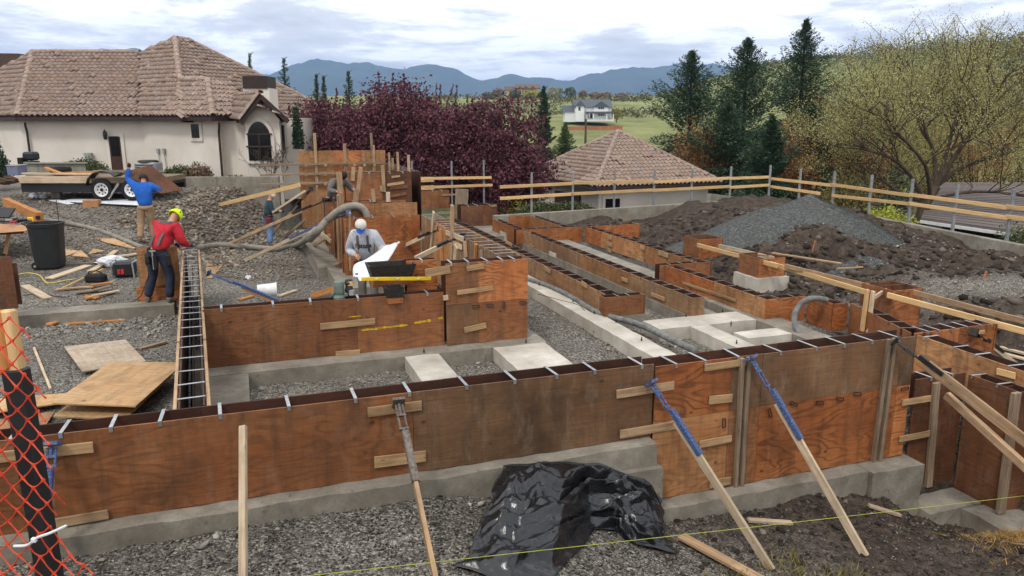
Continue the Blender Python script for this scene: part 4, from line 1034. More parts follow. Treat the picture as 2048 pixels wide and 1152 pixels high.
# arched bay window
nb = Vector((0, -1, 0)); Pb = Vector((foot[6][0], 29.14, 0))
def arch(u0, v0, u1, v1, rise, off, mat, name, parent):
    a = onplane(u0, v0, Pb, nb); b = onplane(u1, v1, Pb, nb); pts = [(a.x, b.z), (b.x, b.z)]
    n = 14; w = b.x-a.x
    for k in range(n+1):
        t_ = k/n; pts.append((b.x - w*t_, a.z - rise + rise*math.sin(math.pi*t_)**.6))
    mb = MB(); mb.prism(pts, 29.14-off, 29.2, axis=1); return mb.local(name, mat, parent)
aw = arch(488, 236, 552, 327, .62, .05, 'stucco', 'arched_window', hs)
arch(494, 243, 545, 321, .5, .075, 'glass_dark', 'pane', aw)
for u0, v0, u1, v1 in ((494, 267, 545, 269), (494, 292, 545, 294)):
    a = onplane(u0, v0, Pb, nb); b = onplane(u1, v1, Pb, nb); slab('mullion', frame(Vector(((a.x+b.x)/2, 29.05, (a.z+b.z)/2)), Vector((1,0,0))), (b.x-a.x, .04, .06), 'frame_dark', aw, .004)
a = onplane(519, 269, Pb, nb); b = onplane(519, 321, Pb, nb); slab('mullion', frame(Vector((a.x, 29.05, (a.z+b.z)/2)), Vector((1,0,0))), (.04, .04, a.z-b.z), 'frame_dark', aw, .004)
gwin(563, 250, 572, 300, Vector((foot[8][0], foot[8][1], 0)), Vector((0,-1,0)), hs, 'stucco', 'glass_dark', .1)
cp = aty(520, 200, 31.6); cw = 25*31.6/F
ch = MB().box((cp.x-cw, 31.2, cp.z-1.5), (cp.x+cw, 32.3, aty(520, 176, 31.2).z)).local('chimney', 'stucco', hs)
MB().box((cp.x-cw*.96, 31.15, aty(520, 177, 31.2).z), (cp.x+cw*.9, 32.32, aty(520, 152, 31.2).z)).local('chimney_cap', 'fascia', ch)
q = aty(210, 270, 31.9); MB().lathe([(0,-.2),(.06,-.18),(.09,.0),(.08,.12),(.02,.2),(0,.26)], 8, Matrix.Translation(q)).local('wall_lantern', 'black_paint', hs)
for u in (316, 328):
    q = onplane(u, 302, P12_ + n12*.06, n12); slab('meter_box', frame(q, d12), (.14, .09, .2), 'ac_metal', hs, .01)
    mb = MB(); mb.tube([q - Vector((0,0,.1)), q + Vector((.03,0,-.5)), q + Vector((0,0,-1.1))], .015, 5); mb.local('conduit', 'ac_metal', hs)
# neighbour's dark shingle roof at far left
nr = thing('far_house', 'dark shingled roof end peeping over the left side of the stucco house', 'house', aty(10, 150, 48)); a = aty(-120, 106, 48); b = aty(44, 108, 48)
MB().prism([(a.x, a.z), (b.x, b.z), (b.x+.4, b.z-1.2), (a.x, a.z-1.2)], 47.6, 52, axis=1).local('roof', 'roof_deck', nr); MB().box((a.x, 48.2, 1), (b.x-.2, 51.6, b.z-1.25)).local('wall', 'stucco', nr)

# ---- far houses, pole, cars
def prism_roof(parent, x0, x1, y0, y1, z0, h, axis='x', mat='grey_roof', name='roof', oh=.4):
    mb = MB()
    if axis == 'x': vs = [(x0-oh,y0-oh,z0),(x1+oh,y0-oh,z0),(x1+oh,y1+oh,z0),(x0-oh,y1+oh,z0),(x0-oh,(y0+y1)/2,z0+h),(x1+oh,(y0+y1)/2,z0+h)]; fs = [(0,1,5,4),(2,3,4,5),(1,2,5),(3,0,4),(3,2,1,0)]
    else: vs = [(x0-oh,y0-oh,z0),(x1+oh,y0-oh,z0),(x1+oh,y1+oh,z0),(x0-oh,y1+oh,z0),((x0+x1)/2,y0-oh,z0+h),((x0+x1)/2,y1+oh,z0+h)]; fs = [(3,0,4,5),(1,2,5,4),(0,1,4),(2,3,5),(3,2,1,0)]
    mb.add(vs, fs); return mb.local(name, mat, parent)
plain('grey_roof', lin(86, 90, 98), rough=.8); plain('white_siding', lin(226, 228, 226), rough=.7); plain('tan_siding', lin(176, 158, 108), rough=.8); plain('brown_roof', lin(104, 84, 74), rough=.85); plain('barge_orange', lin(172, 112, 78), rough=.9)
Yh = 258.0; pxm = Yh/F
def hxz(u, v, y): p = aty(u, v, y); return p.x, p.z
whx, whz = hxz(1178, 241, Yh); wh = thing('white_house', 'white two storey house with grey roof in the green field', 'house', Vector((whx, Yh, whz-2)))
def bx(parent, u0, v0, u1, v1, y0, y1, mat, name='wall'):
    a = aty(u0, v0, y0); b = aty(u1, v1, y0); return MB().box((min(a.x,b.x), y0, min(a.z,b.z)), (max(a.x,b.x), y1, max(a.z,b.z))).local(name, mat, parent)
def ubox(parent, u0, u1, v0, v1, y, dep, mat, name): return bx(parent, u0, v0, u1, v1, y, y+dep, mat, name)
bx(wh, 1130, 224, 1150, 244, Yh, Yh+9, 'white_siding'); bx(wh, 1150, 215, 1222, 244, Yh-1, Yh+10, 'white_siding')
a, _z = hxz(1128, 224, Yh); b, _ = hxz(1152, 224, Yh); prism_roof(wh, a, b, Yh, Yh+9, _z, 2.2, 'x')
a, _z = hxz(1150, 215, Yh); b, _ = hxz(1222, 215, Yh); prism_roof(wh, a, b, Yh-1, Yh+10, _z, 2.6, 'x')
for u0, u1, v in ((1152, 1168, 212), (1188, 1216, 214)):
    a, _z = hxz(u0, v, Yh-2); b, _ = hxz(u1, v, Yh-2); bx(wh, u0, v, u1, 243, Yh-2.4, Yh, 'white_siding', 'gable_wall'); prism_roof(wh, a, b, Yh-2.4, Yh+3, _z, 1.9, 'y')
for u0, v0, u1, v1 in ((1157,213,1161,221),(1197,212,1200,218),(1201,212,1204,218),(1205,212,1208,218),(1196,225,1200,232),(1201,225,1205,232),(1206,225,1209,232),(1172,226,1177,236),(1180,226,1185,236)):
    y = Yh-2.5 if u0 > 1187 or u0 < 1165 else Yh-1.15; bx(wh, u0, v0, u1, v1, y, y+.2, 'glass_dark', 'window')
for u in (1173, 1186, 1213, 1226): bx(wh, u, 228, u+1.6, 243, Yh-4.2, Yh-4.0, 'white_siding', 'porch_post')
bx(wh, 1172, 223, 1228, 227, Yh-4.3, Yh-2.45, 'grey_roof', 'porch_roof'); bx(wh, 1172, 239, 1228, 243, Yh-4.3, Yh-2.45, 'white_siding', 'porch_deck')
0 and tag(MB().add([aty(1105,234,Yh-6), aty(1130,232,Yh-2), aty(1245,240,Yh-6), aty(1242,246,Yh-12), aty(1120,250,Yh-14)], [(0,1,2,3,4)]).build('dirt_bank', 'barge_orange'), 'orange bare earth around the white house', 'earth bank')
ot = thing('silt_fence', 'long orange fence below the white house', 'fence', aty(1180, 247, Yh-16))
for i in range(14):
    xx = aty(1133+i*8, 245, Yh-16).x; zz = gz(xx, Yh-16); MB().box((xx, Yh-16, zz-.3), (xx+1.3, Yh-15.9, zz+1.1)).local('panel', 'barge_orange', ot)
yh = thing('tan_house', 'large tan gabled house on top of the far knoll', 'house', aty(1052, 192, 440))
bx(yh, 1034, 176, 1078, 194, 440, 455, 'tan_siding'); bx(yh, 1012, 180, 1034, 194, 442, 455, 'tan_siding')
a, _z = hxz(1032, 176, 440); b, _ = hxz(1080, 176, 440); prism_roof(yh, a, b, 440, 455, _z, 2.4, 'x', 'brown_roof'); a, _z = hxz(1010, 180, 442); b, _ = hxz(1036, 180, 442); prism_roof(yh, a, b, 442, 455, _z, 2.2, 'x', 'brown_roof')
for u in (1040, 1052, 1066):
    a, _z = hxz(u-5, 178, 437); b, _ = hxz(u+5, 178, 437); bx(yh, u-5, 178, u+5, 194, 438, 441, 'tan_siding', 'gable_wall'); prism_roof(yh, a, b, 438, 442, _z, 1.8, 'y', 'brown_roof'); bx(yh, u-2, 181, u+2, 186, 437.8, 438, 'glass_dark', 'window')
up = thing('utility_pole', 'bare wooden utility pole behind the tiled garage', 'pole', aty(1171, 300, 90)); mb = MB(); mb.tube([aty(1170, 310, 90), aty(1172, 237, 90)], [.16, .11], 7); mb.local('shaft', 'bark', up); MB().box(aty(1169.5,243,89.9), aty(1174,242,90.1)).local('cap', 'bark_dark', up)
def car(label, u0, u1, v0, v1, y, mat, cat='car', full=False):
    a = aty(u0, v0, y); b = aty(u1, v1, y); L = b.x-a.x; H = a.z-b.z; W = 1.8
    th = thing('parked_car', label, cat, Vector(((a.x+b.x)/2, y, b.z)))
    M_ = Matrix.Translation(Vector((a.x, y, b.z)))
    MB().prism([(0,.18*H),(.02*L,.5*H),(.16*L,.56*H),(.9*L,.58*H),(L,.5*H),(L,.18*H)], 0, W, M_, axis=1).local('body', mat, th)
    cab = MB().prism([(.14*L,.56*H),(.26*L,.96*H),(.84*L,H),(.95*L,.58*H)], .1, W-.1, M_, axis=1).local('cabin', mat, th)
    for x0, x1 in ((.27,.45),(.49,.66),(.70,.84)): MB().prism([(x0*L,.62*H),(x0*L+.02*L,.9*H),(x1*L,.9*H),(x1*L,.62*H)], .085, .12, M_, axis=1).local('side_window', 'glass_dark', cab)
    for x in (.2, .8): MB().lathe([(0,-.1),(.19*H,-.1),(.19*H,.1),(0,.1)], 12, M_ @ Matrix.Translation((x*L, .02, .19*H)), 'y').local('wheel', 'rubber', th)
plain('car_blue', lin(56, 84, 116), rough=.25, spec=.6); plain('car_white', lin(224, 224, 226), rough=.25, spec=.6)
car('blue van parked below the plum tree, only its roof and windows showing', 984, 1060, 394, 480, 33.5, 'car_blue', 'van')
car('small white car parked at the far edge of the field', 1284, 1303, 215, 223, 330, 'car_white')
# shingled house beyond the locust
plain('shingle', lin(122, 112, 106), lin(92, 84, 80), .9, 9, .6, 12, stretch=(1, 3, 3))
sh = thing('shingle_house', 'house with worn grey shingle roof below the big locust tree', 'house', Vector((17, 33, -2.3)))
s0 = at(1842, 437, -.3); s1 = at(2120, 476, -.3); s2 = aty(2300, 380, 42); s3 = aty(1868, 352, 42)
s3.z = s2.z = (s3.z+s2.z)/2
MB().add([s0, s1, s2, s3, s0-Vector((0,0,.12)), s1-Vector((0,0,.12)), s2-Vector((0,0,.12)), s3-Vector((0,0,.12))], [(0,1,2,3),(7,6,5,4),(0,4,5,1),(1,5,6,2),(2,6,7,3),(3,7,4,0)]).local('roof', 'shingle', sh)
for i in range(26):
    f0, f1 = i/26, (i+1.35)/26; a0, a1 = s0.lerp(s3, f0), s1.lerp(s2, f0); b0_, b1_ = s0.lerp(s3, f1), s1.lerp(s2, f1); up_ = Vector((0, -.25, .97))*.03
    MB().add([a0+up_*1.5, a1+up_*1.5, b1_+up_*.2, b0_+up_*.2, a0-up_*.3, a1-up_*.3], [(0,1,2,3),(4,5,1,0)]).local('shingle_course', 'shingle', sh)
bar('gutter', s0 - Vector((0,0,.12)), s1 - Vector((0,0,.12)), .12, .1, 'white_paint', sh)
dd = (s1-s0).normalized(); nn_ = Vector((-dd.y, dd.x, 0)); Mh = frame(s0, dd); MB().box((.5,.6,-2.2),((s1-s0).length,6,-.2), Mh).local('wall', 'frame_dark', sh)
for i in range(3): MB().box((1.0+i*1.6,.57,-.95),(2.0+i*1.6,.62,-.35), Mh).local('window', 'glass_dark', sh)
pf = thing('picket_fence', 'grey weathered board fence right of the garage', 'fence', at(1450, 396, -.2))
for i in range(22):
    q = aty(1418+i*4.4, 387+i*.55, 33+i*.08); bar('picket', Vector((q.x, q.y, -2.4)), q, .19, .025, 'grey_shed', pf, up=(1,0,0))
# ---------------------------------------------------------------- vegetation
def leaves(P, size, mat, name, parent, asp=.6, dirs=None, flat=0.0, rng=RNG, hang=0.0):
    """one small bent leaf card per point"""
    P = np.asarray(P, float); N = len(P)
    d = rng.normal(size=(N, 3)) if dirs is None else dirs + rng.normal(size=(N, 3))*.35
    d[:, 2] -= hang
    d /= np.linalg.norm(d, axis=1, keepdims=True) + 1e-9
    r = rng.normal(size=(N, 3)); r[:, 2] *= (1-flat); s = np.cross(d, r); s /= np.linalg.norm(s, axis=1, keepdims=True) + 1e-9
    L = (size*rng.uniform(.6, 1.4, N))[:, None]; W = L*asp
    a = P - d*L*.5; b = P + s*W*.5; c = P + d*L*.5; e = P - s*W*.5
    V = np.stack([a, b, c, e], 1).reshape(-1, 3) - np.array(wm(parent).translation) if parent is not None else np.stack([a, b, c, e], 1).reshape(-1, 3)
    me = np_mesh(name, V, np.arange(4*N).reshape(-1, 4)); me.materials.append(MATS[mat])
    return link(bpy.data.objects.new(name, me), parent, wm(parent) if parent is not None else None)
def branch_tree(base, h, spread, levels=4, r0=.2, rr=None, up=.55, kids=(4, 5), trunk=.3, lean=(0, 0), bend=.25):
    """returns limb polylines (pts, r0, r1) and twig tips"""
    rr = rr or random.Random(1); limbs = []; tips = []
    def grow(p, d, L, r, lev):
        pts = [p.copy()]; q = p.copy(); dd = d.copy(); n = 4
        for i in range(n):
            dd = (dd + Vector((rr.gauss(0, bend), rr.gauss(0, bend), rr.gauss(0, bend*.6) + .05*up))).normalized(); q = q + dd*(L/n); pts.append(q.copy())
        limbs.append((pts, r, r*.55))
        if lev >= levels: tips.append((pts, dd)); return
        k = rr.randint(*kids)
        for i in range(k):
            t_ = rr.uniform(.35, 1) if i else 1.0; j = min(n, max(1, int(t_*n))); s = pts[j]
            az = rr.uniform(0, 2*math.pi); out = Vector((math.cos(az), math.sin(az), rr.uniform(-.1, .6)*up*2))
            nd = (dd*.6 + out*spread).normalized(); grow(s, nd, L*rr.uniform(.55, .8), r*.55, lev+1)
    grow(Vector(base), Vector((lean[0], lean[1], 1)).normalized(), h*trunk, r0, 0)
    return limbs, tips
def limb_mesh(limbs, name, mat, parent, n=5, rmin=.0):
    mb = MB()
    for pts, a, b in limbs:
        if a < rmin: continue
        k = len(pts); mb.tube(pts, [a + (b-a)*i/(k-1) for i in range(k)], n if a > .03 else 3, cap=False)
    return mb.local(name, mat, parent, sm=True)

def plum(label, u, y, vtop, wpx, seed, n=26000):
    rr = random.Random(seed); rg = np.random.default_rng(seed); base = aty(u, 300, y); gz0 = gz(base.x, y); base.z = gz0
    top = aty(u, vtop, y).z; rad = wpx*y/F/2; cz = gz0 + (top-gz0)*.52; hz = (top-gz0)*.5
    th = thing('plum_tree', label, 'tree', base, 'purple leaved plum trees')
    limbs, tips = branch_tree(base, (top-gz0)*.9, .8, 3, .16, rr, .6, (3, 5), .34)
    limb_mesh(limbs, 'trunk', 'bark_dark', th)
    pts = []
    K = 420; c = rg.normal(size=(K, 3)); c /= np.linalg.norm(c, axis=1, keepdims=True); rad_ = rg.uniform(.1, 1, K)**.5
    lob = 1 + .22*np.sin(c[:, 0]*5+seed) * np.cos(c[:, 1]*4+seed*2) + .12*np.sin(c[:, 2]*9+seed)
    cen_ = c*rad_[:, None]*lob[:, None]*np.array([rad, rad*.8, hz]) + np.array([base.x, y, cz])
    per = n//K
    for ce in cen_: pts.append(ce + rg.normal(size=(per, 3))*np.array([.3, .3, .2])*rg.uniform(.6, 1.3))
    for i in range(11):        # upright shoots
        az = rg.uniform(0, 2*math.pi); q = rg.uniform(0, .85); x = base.x + math.cos(az)*rad*q; yy = y + math.sin(az)*rad*.7*q
        z0 = cz + hz*math.sqrt(max(0, 1-q*q))*.85; L = rg.uniform(.5, 1.25); t_ = np.linspace(0, 1, 46)[:, None]
        pts.append(np.array([x, yy, z0]) + t_*np.array([rg.normal(0, .12), rg.normal(0, .12), L]) + rg.normal(size=(46, 3))*.05*(1.2-t_))
    leaves(np.concatenate(pts), .125, 'leaf_plum', 'crown', th, .62, rng=rg)
plum('tallest purple plum tree at left, crown against the stucco house', 690, 33.5, 196, 270, 3, 46000)
plum('purple plum tree behind the highest form, second from left', 800, 32.5, 188, 250, 5, 46000)
plum('purple plum tree in the middle of the plum row', 900, 34, 210, 240, 8, 44000)
plum('rightmost purple plum tree with branches hanging by the fence', 1005, 33, 222, 200, 13, 40000)

def cedar(label, u, y, vtop, wpx, seed, mat='leaf_cedar', nb=210, group='tall conifers', name='cedar_tree', per=120, size=.21, zb=None):
    rg = np.random.default_rng(seed); base = aty(u, 300, y); base.z = gz(base.x, y) if zb is None else zb; top = aty(u, vtop, y).z; H = top-base.z; Rm = wpx*y/F/2
    th = thing(name, label, 'tree', base, group)
    mb = MB(); pt = [base, base + Vector((.05, 0, H*.5)), base + Vector((.0, .0, H*.93)), base + Vector((.12, 0, H*.985)), base + Vector((.3, 0, H))]
    mb.tube(pt, [H*.022, H*.012, H*.004, .015, .006], 6, False); P = []; D = []; Z = []
    for i in range(nb):
        t_ = (i+rg.uniform())/nb; h = .03 + .96*t_**1.12; prof = (1-h)**.95*(.7+.4*min(1, h*6)); L = Rm*prof*rg.uniform(.5, 1.4) + .14*(1.05-h)
        az = i*2.39996 + rg.normal(0, .3); o = np.array([math.cos(az), math.sin(az), 0]); s = np.linspace(.12, 1, per)
        rise = L*(.55*s + .1*s*s) if h > .5 else L*(.2*s - .3*s*s)
        c = np.array(base) + np.array([0, 0, h*H]) + o*(s*L)[:, None]; c[:, 2] += rise
        side = np.array([-o[1], o[0], 0]); wsp = (L*.30*np.sin(s*math.pi)**.7 + .05)[:, None]
        c = c + side*(rg.uniform(-1, 1, per)[:, None]*wsp) + rg.normal(size=(per, 3))*[.03, .03, .05]; c[:, 2] -= np.abs(rg.normal(0, .10, per))*L*.3
        P.append(c); D.append(np.tile(o + np.array([0, 0, .35 if h > .5 else .1]), (per, 1))); Z.append(np.full(per, size*(.4+.85*(1-h))))
        if i % 4 == 0: mb.tube([tuple(np.array(base)+[0,0,h*H]), tuple(np.array(base)+[0,0,h*H]+o*L*.6+[0,0,L*.12])], [max(.012, H*.004*(1-h)), .006], 3, False)
    mb.local('trunk', 'bark_dark', th)
    t_ = rg.uniform(.9, 1, 160)**1.0; xs = np.interp(t_, [.9, .93, .985, 1], [0, 0, .12, .3]); Z.append(np.full(160, size*.34))
    P.append(np.stack([base.x + xs + rg.normal(0, .03, 160), base.y + rg.normal(0, .03, 160), base.z + H*t_], 1)); D.append(np.tile([0.3, 0, 1.0], (160, 1)))
    leaves(np.concatenate(P), np.concatenate(Z), mat, 'crown', th, .34, dirs=np.concatenate(D), rng=rg, hang=.1)
cedar('dark conifer with nodding tip left of the conifer group', 1375, 47, 100, 290, 21, nb=330)
cedar('second tall dark conifer, in the middle of the group', 1482, 44, 74, 320, 22, nb=360)
cedar('tallest dark conifer with bent tip, right of the group', 1592, 46, 36, 280, 23, nb=360)
cedar('broad low conifer filling the gap in the group', 1540, 36, 230, 170, 24, nb=240)
cedar('low dark conifer right behind the gravel pile', 1620, 40, 205, 300, 25, nb=260)
cedar('low dark conifer beside the garage roof corner', 1450, 40, 205, 280, 27, nb=260)
cedar('broad dark conifer low between the conifers and the locust', 1690, 44, 190, 280, 29, nb=260)
cedar('young conifer at the right end of the plum row', 1086, 50, 172, 95, 26, nb=160)
cedar('soft grey green conifer low behind the plum row end', 1130, 48, 245, 90, 28, 'leaf_cedar_light', 140)
for lb, u, v, w, sd in (('thin pale conifer top left of the house chimney', 512, 104, 34, 31), ('dark conifer top right behind the house roof', 578, 114, 56, 32), ('small conifer tip above the plum tree, left one', 640, 146, 34, 33), ('small conifer tip above the plum tree, middle one', 654, 150, 28, 34), ('small conifer tip above the plum tree, right one', 703, 140, 46, 35)):
    cedar(lb, u, 62, v, w*1.8, sd, 'leaf_cedar_light' if u == 512 else 'leaf_cedar', 130, 'conifers behind the plum row', per=40, size=.26)
for lb, u, v, w, y, sd in (('tiny conifer on the field edge left of the knoll', 912, 186, 22, 200, 36), ('tiny conifer second on the field edge', 936, 192, 24, 200, 37), ('tiny conifer beside the tan house knoll', 966, 198, 18, 200, 38)):
    cedar(lb, u, y, v, w*1.5, sd, 'leaf_cedar', 50, 'far small conifers', per=16, size=.9, zb=-3)

def upright(label, u, y, vtop, wpx, seed, mat, n=9000, name='budding_shrub'):
    rg = np.random.default_rng(seed); base = aty(u, 300, y); base.z = gz(base.x, y); H = aty(u, vtop, y).z-base.z; Rm = wpx*y/F/2
    th = thing(name, label, 'tree', base, 'upright budding trees'); mb = MB(); P = []
    for i in range(46):
        az = rg.uniform(0, 6.28); q = rg.uniform(0, 1)**.6; x = math.cos(az)*Rm*q; yy = math.sin(az)*Rm*q; h = H*rg.uniform(.6, 1)*(1-.25*q)
        pts = [base + Vector((x*.3, yy*.3, 0)), base + Vector((x*.75, yy*.75, h*.4)), base + Vector((x, yy, h*.75)), base + Vector((x*1.02+rg.normal(0,.15), yy, h))]
        mb.tube(pts, [.05, .03, .015, .005], 4, False); k = n//46; t_ = rg.uniform(.12, 1, k)
        c = np.stack([np.interp(t_, [0, .4, .75, 1], [p[j] for p in pts]) for j in range(3)], 1); P.append(c + rg.normal(size=(k, 3))*[.24, .24, .1])
    mb.local('stem', 'bark', th); leaves(np.concatenate(P), .12, mat, 'crown', th, .6, rng=rg)
upright('orange brown budding tree just right of the garage roof', 1405, 41, 190, 130, 41, 'leaf_budding', 8000)
upright('orange budding tree in front of the tallest conifer', 1585, 38, 205, 90, 42, 'leaf_budding', 7000)
upright('tall brown budding tree right of the tallest conifer', 1640, 41, 150, 110, 43, 'leaf_budding', 8000)
upright('olive budding tree behind the left limbs of the locust', 1720, 42, 165, 150, 44, 'leaf_budding', 6000)
upright('low pale green bush left of the locust', 1700, 33, 300, 130, 45, 'leaf_olive', 4500)

for i, (u, y, vt, w, m_) in enumerate(((1790, 52, 190, 190, 'leaf_olive'), (1880, 55, 178, 200, 'leaf_olive'), (1975, 54, 182, 200, 'leaf_budding'), (2060, 56, 170, 180, 'leaf_olive'))):
    upright(['olive budding tree seen through the locust crown, first from left', 'olive budding tree seen through the locust crown, second from left', 'brown budding tree seen through the locust crown, third from left', 'olive budding tree behind the locust at the frame edge'][i], u, y, vt, w, 46+i, m_, 9000)
# big locust at right
rl_ = random.Random(12); rg = np.random.default_rng(5)
base = at(1835, 452, -.9); base.z = gz(base.x, base.y) if gz(base.x, base.y) < -.3 else -1.2
lo = thing('locust_tree', 'large spreading tree with thin yellow green spring leaves at right', 'tree', base)
limbs = []; tips = []
def lgrow(p, d, L, r, lev, maxl):
    pts = [p.copy()]; q = p.copy(); dd = d.copy()
    for i in range(5):
        dd = (dd + Vector((rl_.gauss(0, .16), rl_.gauss(0, .16), rl_.gauss(0, .12) + .05))).normalized(); q = q + dd*(L/5); pts.append(q.copy())
    limbs.append((pts, r, r*.6))
    if lev >= maxl: tips.append(pts); return
    for i in range(rl_.randint(3, 4)):
        j = 5 if i == 0 else rl_.randint(2, 5); az = rl_.uniform(0, 6.283)
        nd = (dd*.75 + Vector((math.cos(az), math.sin(az)*.8, rl_.uniform(-.25, .65)))*.75).normalized()
        lgrow(pts[j], nd, L*rl_.uniform(.6, .82), r*.6, lev+1, maxl)
y0 = base.y
def lp(u, v, dy=0): return aty(u, v, y0+dy)
trunk = [base, lp(1850, 405), lp(1872, 372)]; limbs.append((trunk, .27, .2))
main = [([lp(1872,372), lp(1868,310,.3), lp(1850,260,.5), lp(1835,200,.8)], .14), ([lp(1872,372), lp(1905,320,-.3), lp(1940,270,-.6), lp(1975,215,-1)], .17), ([lp(1872,372), lp(1925,335,.4), lp(2000,310,.8), lp(2080,290,1)], .15),
        ([lp(1850,405), lp(1820,350,-.4), lp(1780,315,-1), lp(1730,300,-1.5)], .13), ([lp(1850,405), lp(1800,385,.6), lp(1750,350,1), lp(1700,320,1.3)], .12), ([lp(1872,372), lp(1895,300,1), lp(1910,240,1.6), lp(1925,170,2)], .13), ([lp(1855,400), lp(1930,385,-1), lp(2000,385,-1.4), lp(2080,398,-1.6)], .12), ([lp(1860,392), lp(1850,330,-1.4), lp(1800,270,-2), lp(1770,230,-2.3)], .12)]
for pts, r in main:
    P_ = spline(pts, 3); limbs.append((P_, r*.72, r*.3))
    for k in range(3, len(P_), 1):
        az = rl_.uniform(0, 6.283); d = (P_[k]-P_[k-1]).normalized()
        for m_ in range(2 if k > 4 else 1):
            az += 2.2; lgrow(P_[k], (d*.6 + Vector((math.cos(az), math.sin(az)*.8, rl_.uniform(-.2, .7)))*.8).normalized(), rl_.uniform(1.2, 2.0), r*.24, 0, 2)
for i in range(26):      # bare shoots above the crown
    u = rl_.uniform(1770, 2060); p = lp(u, rl_.uniform(125, 175), rl_.uniform(-1, 2)); q = lp(u + rl_.uniform(-45, 60), rl_.uniform(28, 110), rl_.uniform(-1, 2)); m_ = (p+q)/2 + Vector((rl_.gauss(0,.15), 0, rl_.gauss(0,.1)))
    limbs.append(([p, m_, q], .022, .008)); tips.append([p.lerp(q, t_) for t_ in (0, .25, .5, .75, 1)]); 
limb_mesh(limbs, 'trunk', 'bark', lo, 6)
P = []
for pts in tips:
    k = 52; t_ = rg.uniform(0, 1, k)*4.999
    i0 = np.minimum(t_.astype(int), len(pts)-2); f_ = (t_-i0)[:, None]; A_ = np.array([tuple(p) for p in pts]); P.append(A_[i0]*(1-f_) + A_[i0+1]*f_ + rg.normal(size=(k, 3))*.17)
P = np.concatenate(P); print('locust', len(tips), len(P))
leaves(P[:150000], .064, 'leaf_locust', 'crown', lo, .5, rng=rg, hang=.3)

def bush(label, p, rx, ry, rz, n, mat, seed, size=.09, name='shrub', cat='shrub', stems=True, group=None):
    rg = np.random.default_rng(seed); p = Vector(p); th = thing(name, label, cat, p, group)
    c = rg.normal(size=(n, 3)); c /= np.linalg.norm(c, axis=1, keepdims=True); r = rg.uniform(.35, 1, n)**.5*(1 + .18*np.sin(c[:, 0]*7+seed)*np.cos(c[:, 1]*6) + .1*rg.normal(size=n))
    c = c*r[:, None]*[rx, ry, rz]; c[:, 2] = np.abs(c[:, 2])
    leaves(c + np.array(p), size, mat, 'foliage', th, .6, rng=rg)
    if stems:
        mb = MB()
        for i in range(10): a = rg.uniform(0, 6.28); mb.tube([p, p + Vector((math.cos(a)*rx*.4, math.sin(a)*ry*.4, rz*.5)), p + Vector((math.cos(a)*rx*.7, math.sin(a)*ry*.7, rz*.85))], [.02, .014, .006], 4, False)
        mb.local('stem', 'bark', th)
    return th
def ab(u, v, y): return aty(u, v, y)
p = ab(172, 342, 28.5); bush('rounded green shrub behind the plank fence by the house door', (p.x, 28.5, p.z-.2), .85, .6, .62, 3000, 'leaf_shrub', 51)
p = ab(362, 356, 28.9); bush('rounded shrub left of the downspout, above the grey retaining wall', (p.x, 28.9, p.z-.1), .75, .5, .55, 2600, 'leaf_shrub', 52)
p = ab(398, 356, 28.9); bush('brownish rounded shrub beside the house downspout', (p.x, 28.9, p.z-.1), .55, .5, .58, 2200, 'leaf_twig', 53)
p = ab(475, 354, 29); bush('small green shrub low under the bay window', (p.x, 28.9, p.z-.25), .5, .35, .3, 1000, 'leaf_shrub', 54)
p = ab(0, 345, 27); bush('dark tall hedge at the left edge beside the trailer', (p.x-.25, 27.2, p.z-.3), .4, .5, 1.3, 3500, 'leaf_cedar', 55)
p = ab(596, 235, 30.5); bush('narrow columnar evergreen at the right corner of the house', (p.x, 30.3, p.z-1.2), .22, .22, 1.7, 2000, 'leaf_cedar', 56, stems=True)
p = ab(1745, 432, 24); bush('yellow green shrub low behind the right retaining wall', at(1745, 436, .1)+Vector((.8,.9,-.7)), 1.2, .8, .9, 5000, 'leaf_bright', 57)
bush('green shrub behind the fence at the right frame edge', at(2040, 480, .1)+Vector((1.0,.9,-.9)), 1.1, .9, 1.25, 5000, 'leaf_shrub', 58)
bush('bright leafy shrub under the plum branches by the garage', aty(1030, 400, 32)+Vector((0,0,-1.6)), 1.0, .8, 1.7, 3500, 'leaf_bright', 59)
for i, (u, lb) in enumerate(((1090, 'low trimmed hedge in front of the garage wall, left length'), (1140, 'low trimmed hedge in front of the garage wall, right length'))): bush(lb, aty(u, 424, 29), 1.0, .4, .36, 2500, 'leaf_shrub', 60+i)
# bare twiggy shrub at the bay window
rr = random.Random(3); tb = aty(548, 362, 28.8); tw = thing('bare_shrub', 'leafless twiggy shrub in front of the arched window', 'shrub', tb); limbs, tips = branch_tree(tb, 2.0, .7, 3, .02, rr, .9, (3, 4), .42); 
for k in range(4): l2, t2 = branch_tree(tb + Vector((rr.uniform(-.4,.4),0,0)), 1.7, .8, 3, .016, rr, .9, (3, 4), .42); limbs += l2
limb_mesh([(p_, max(a, .007), max(b, .005)) for p_, a, b in limbs], 'twigs', 'bark', tw, 4)
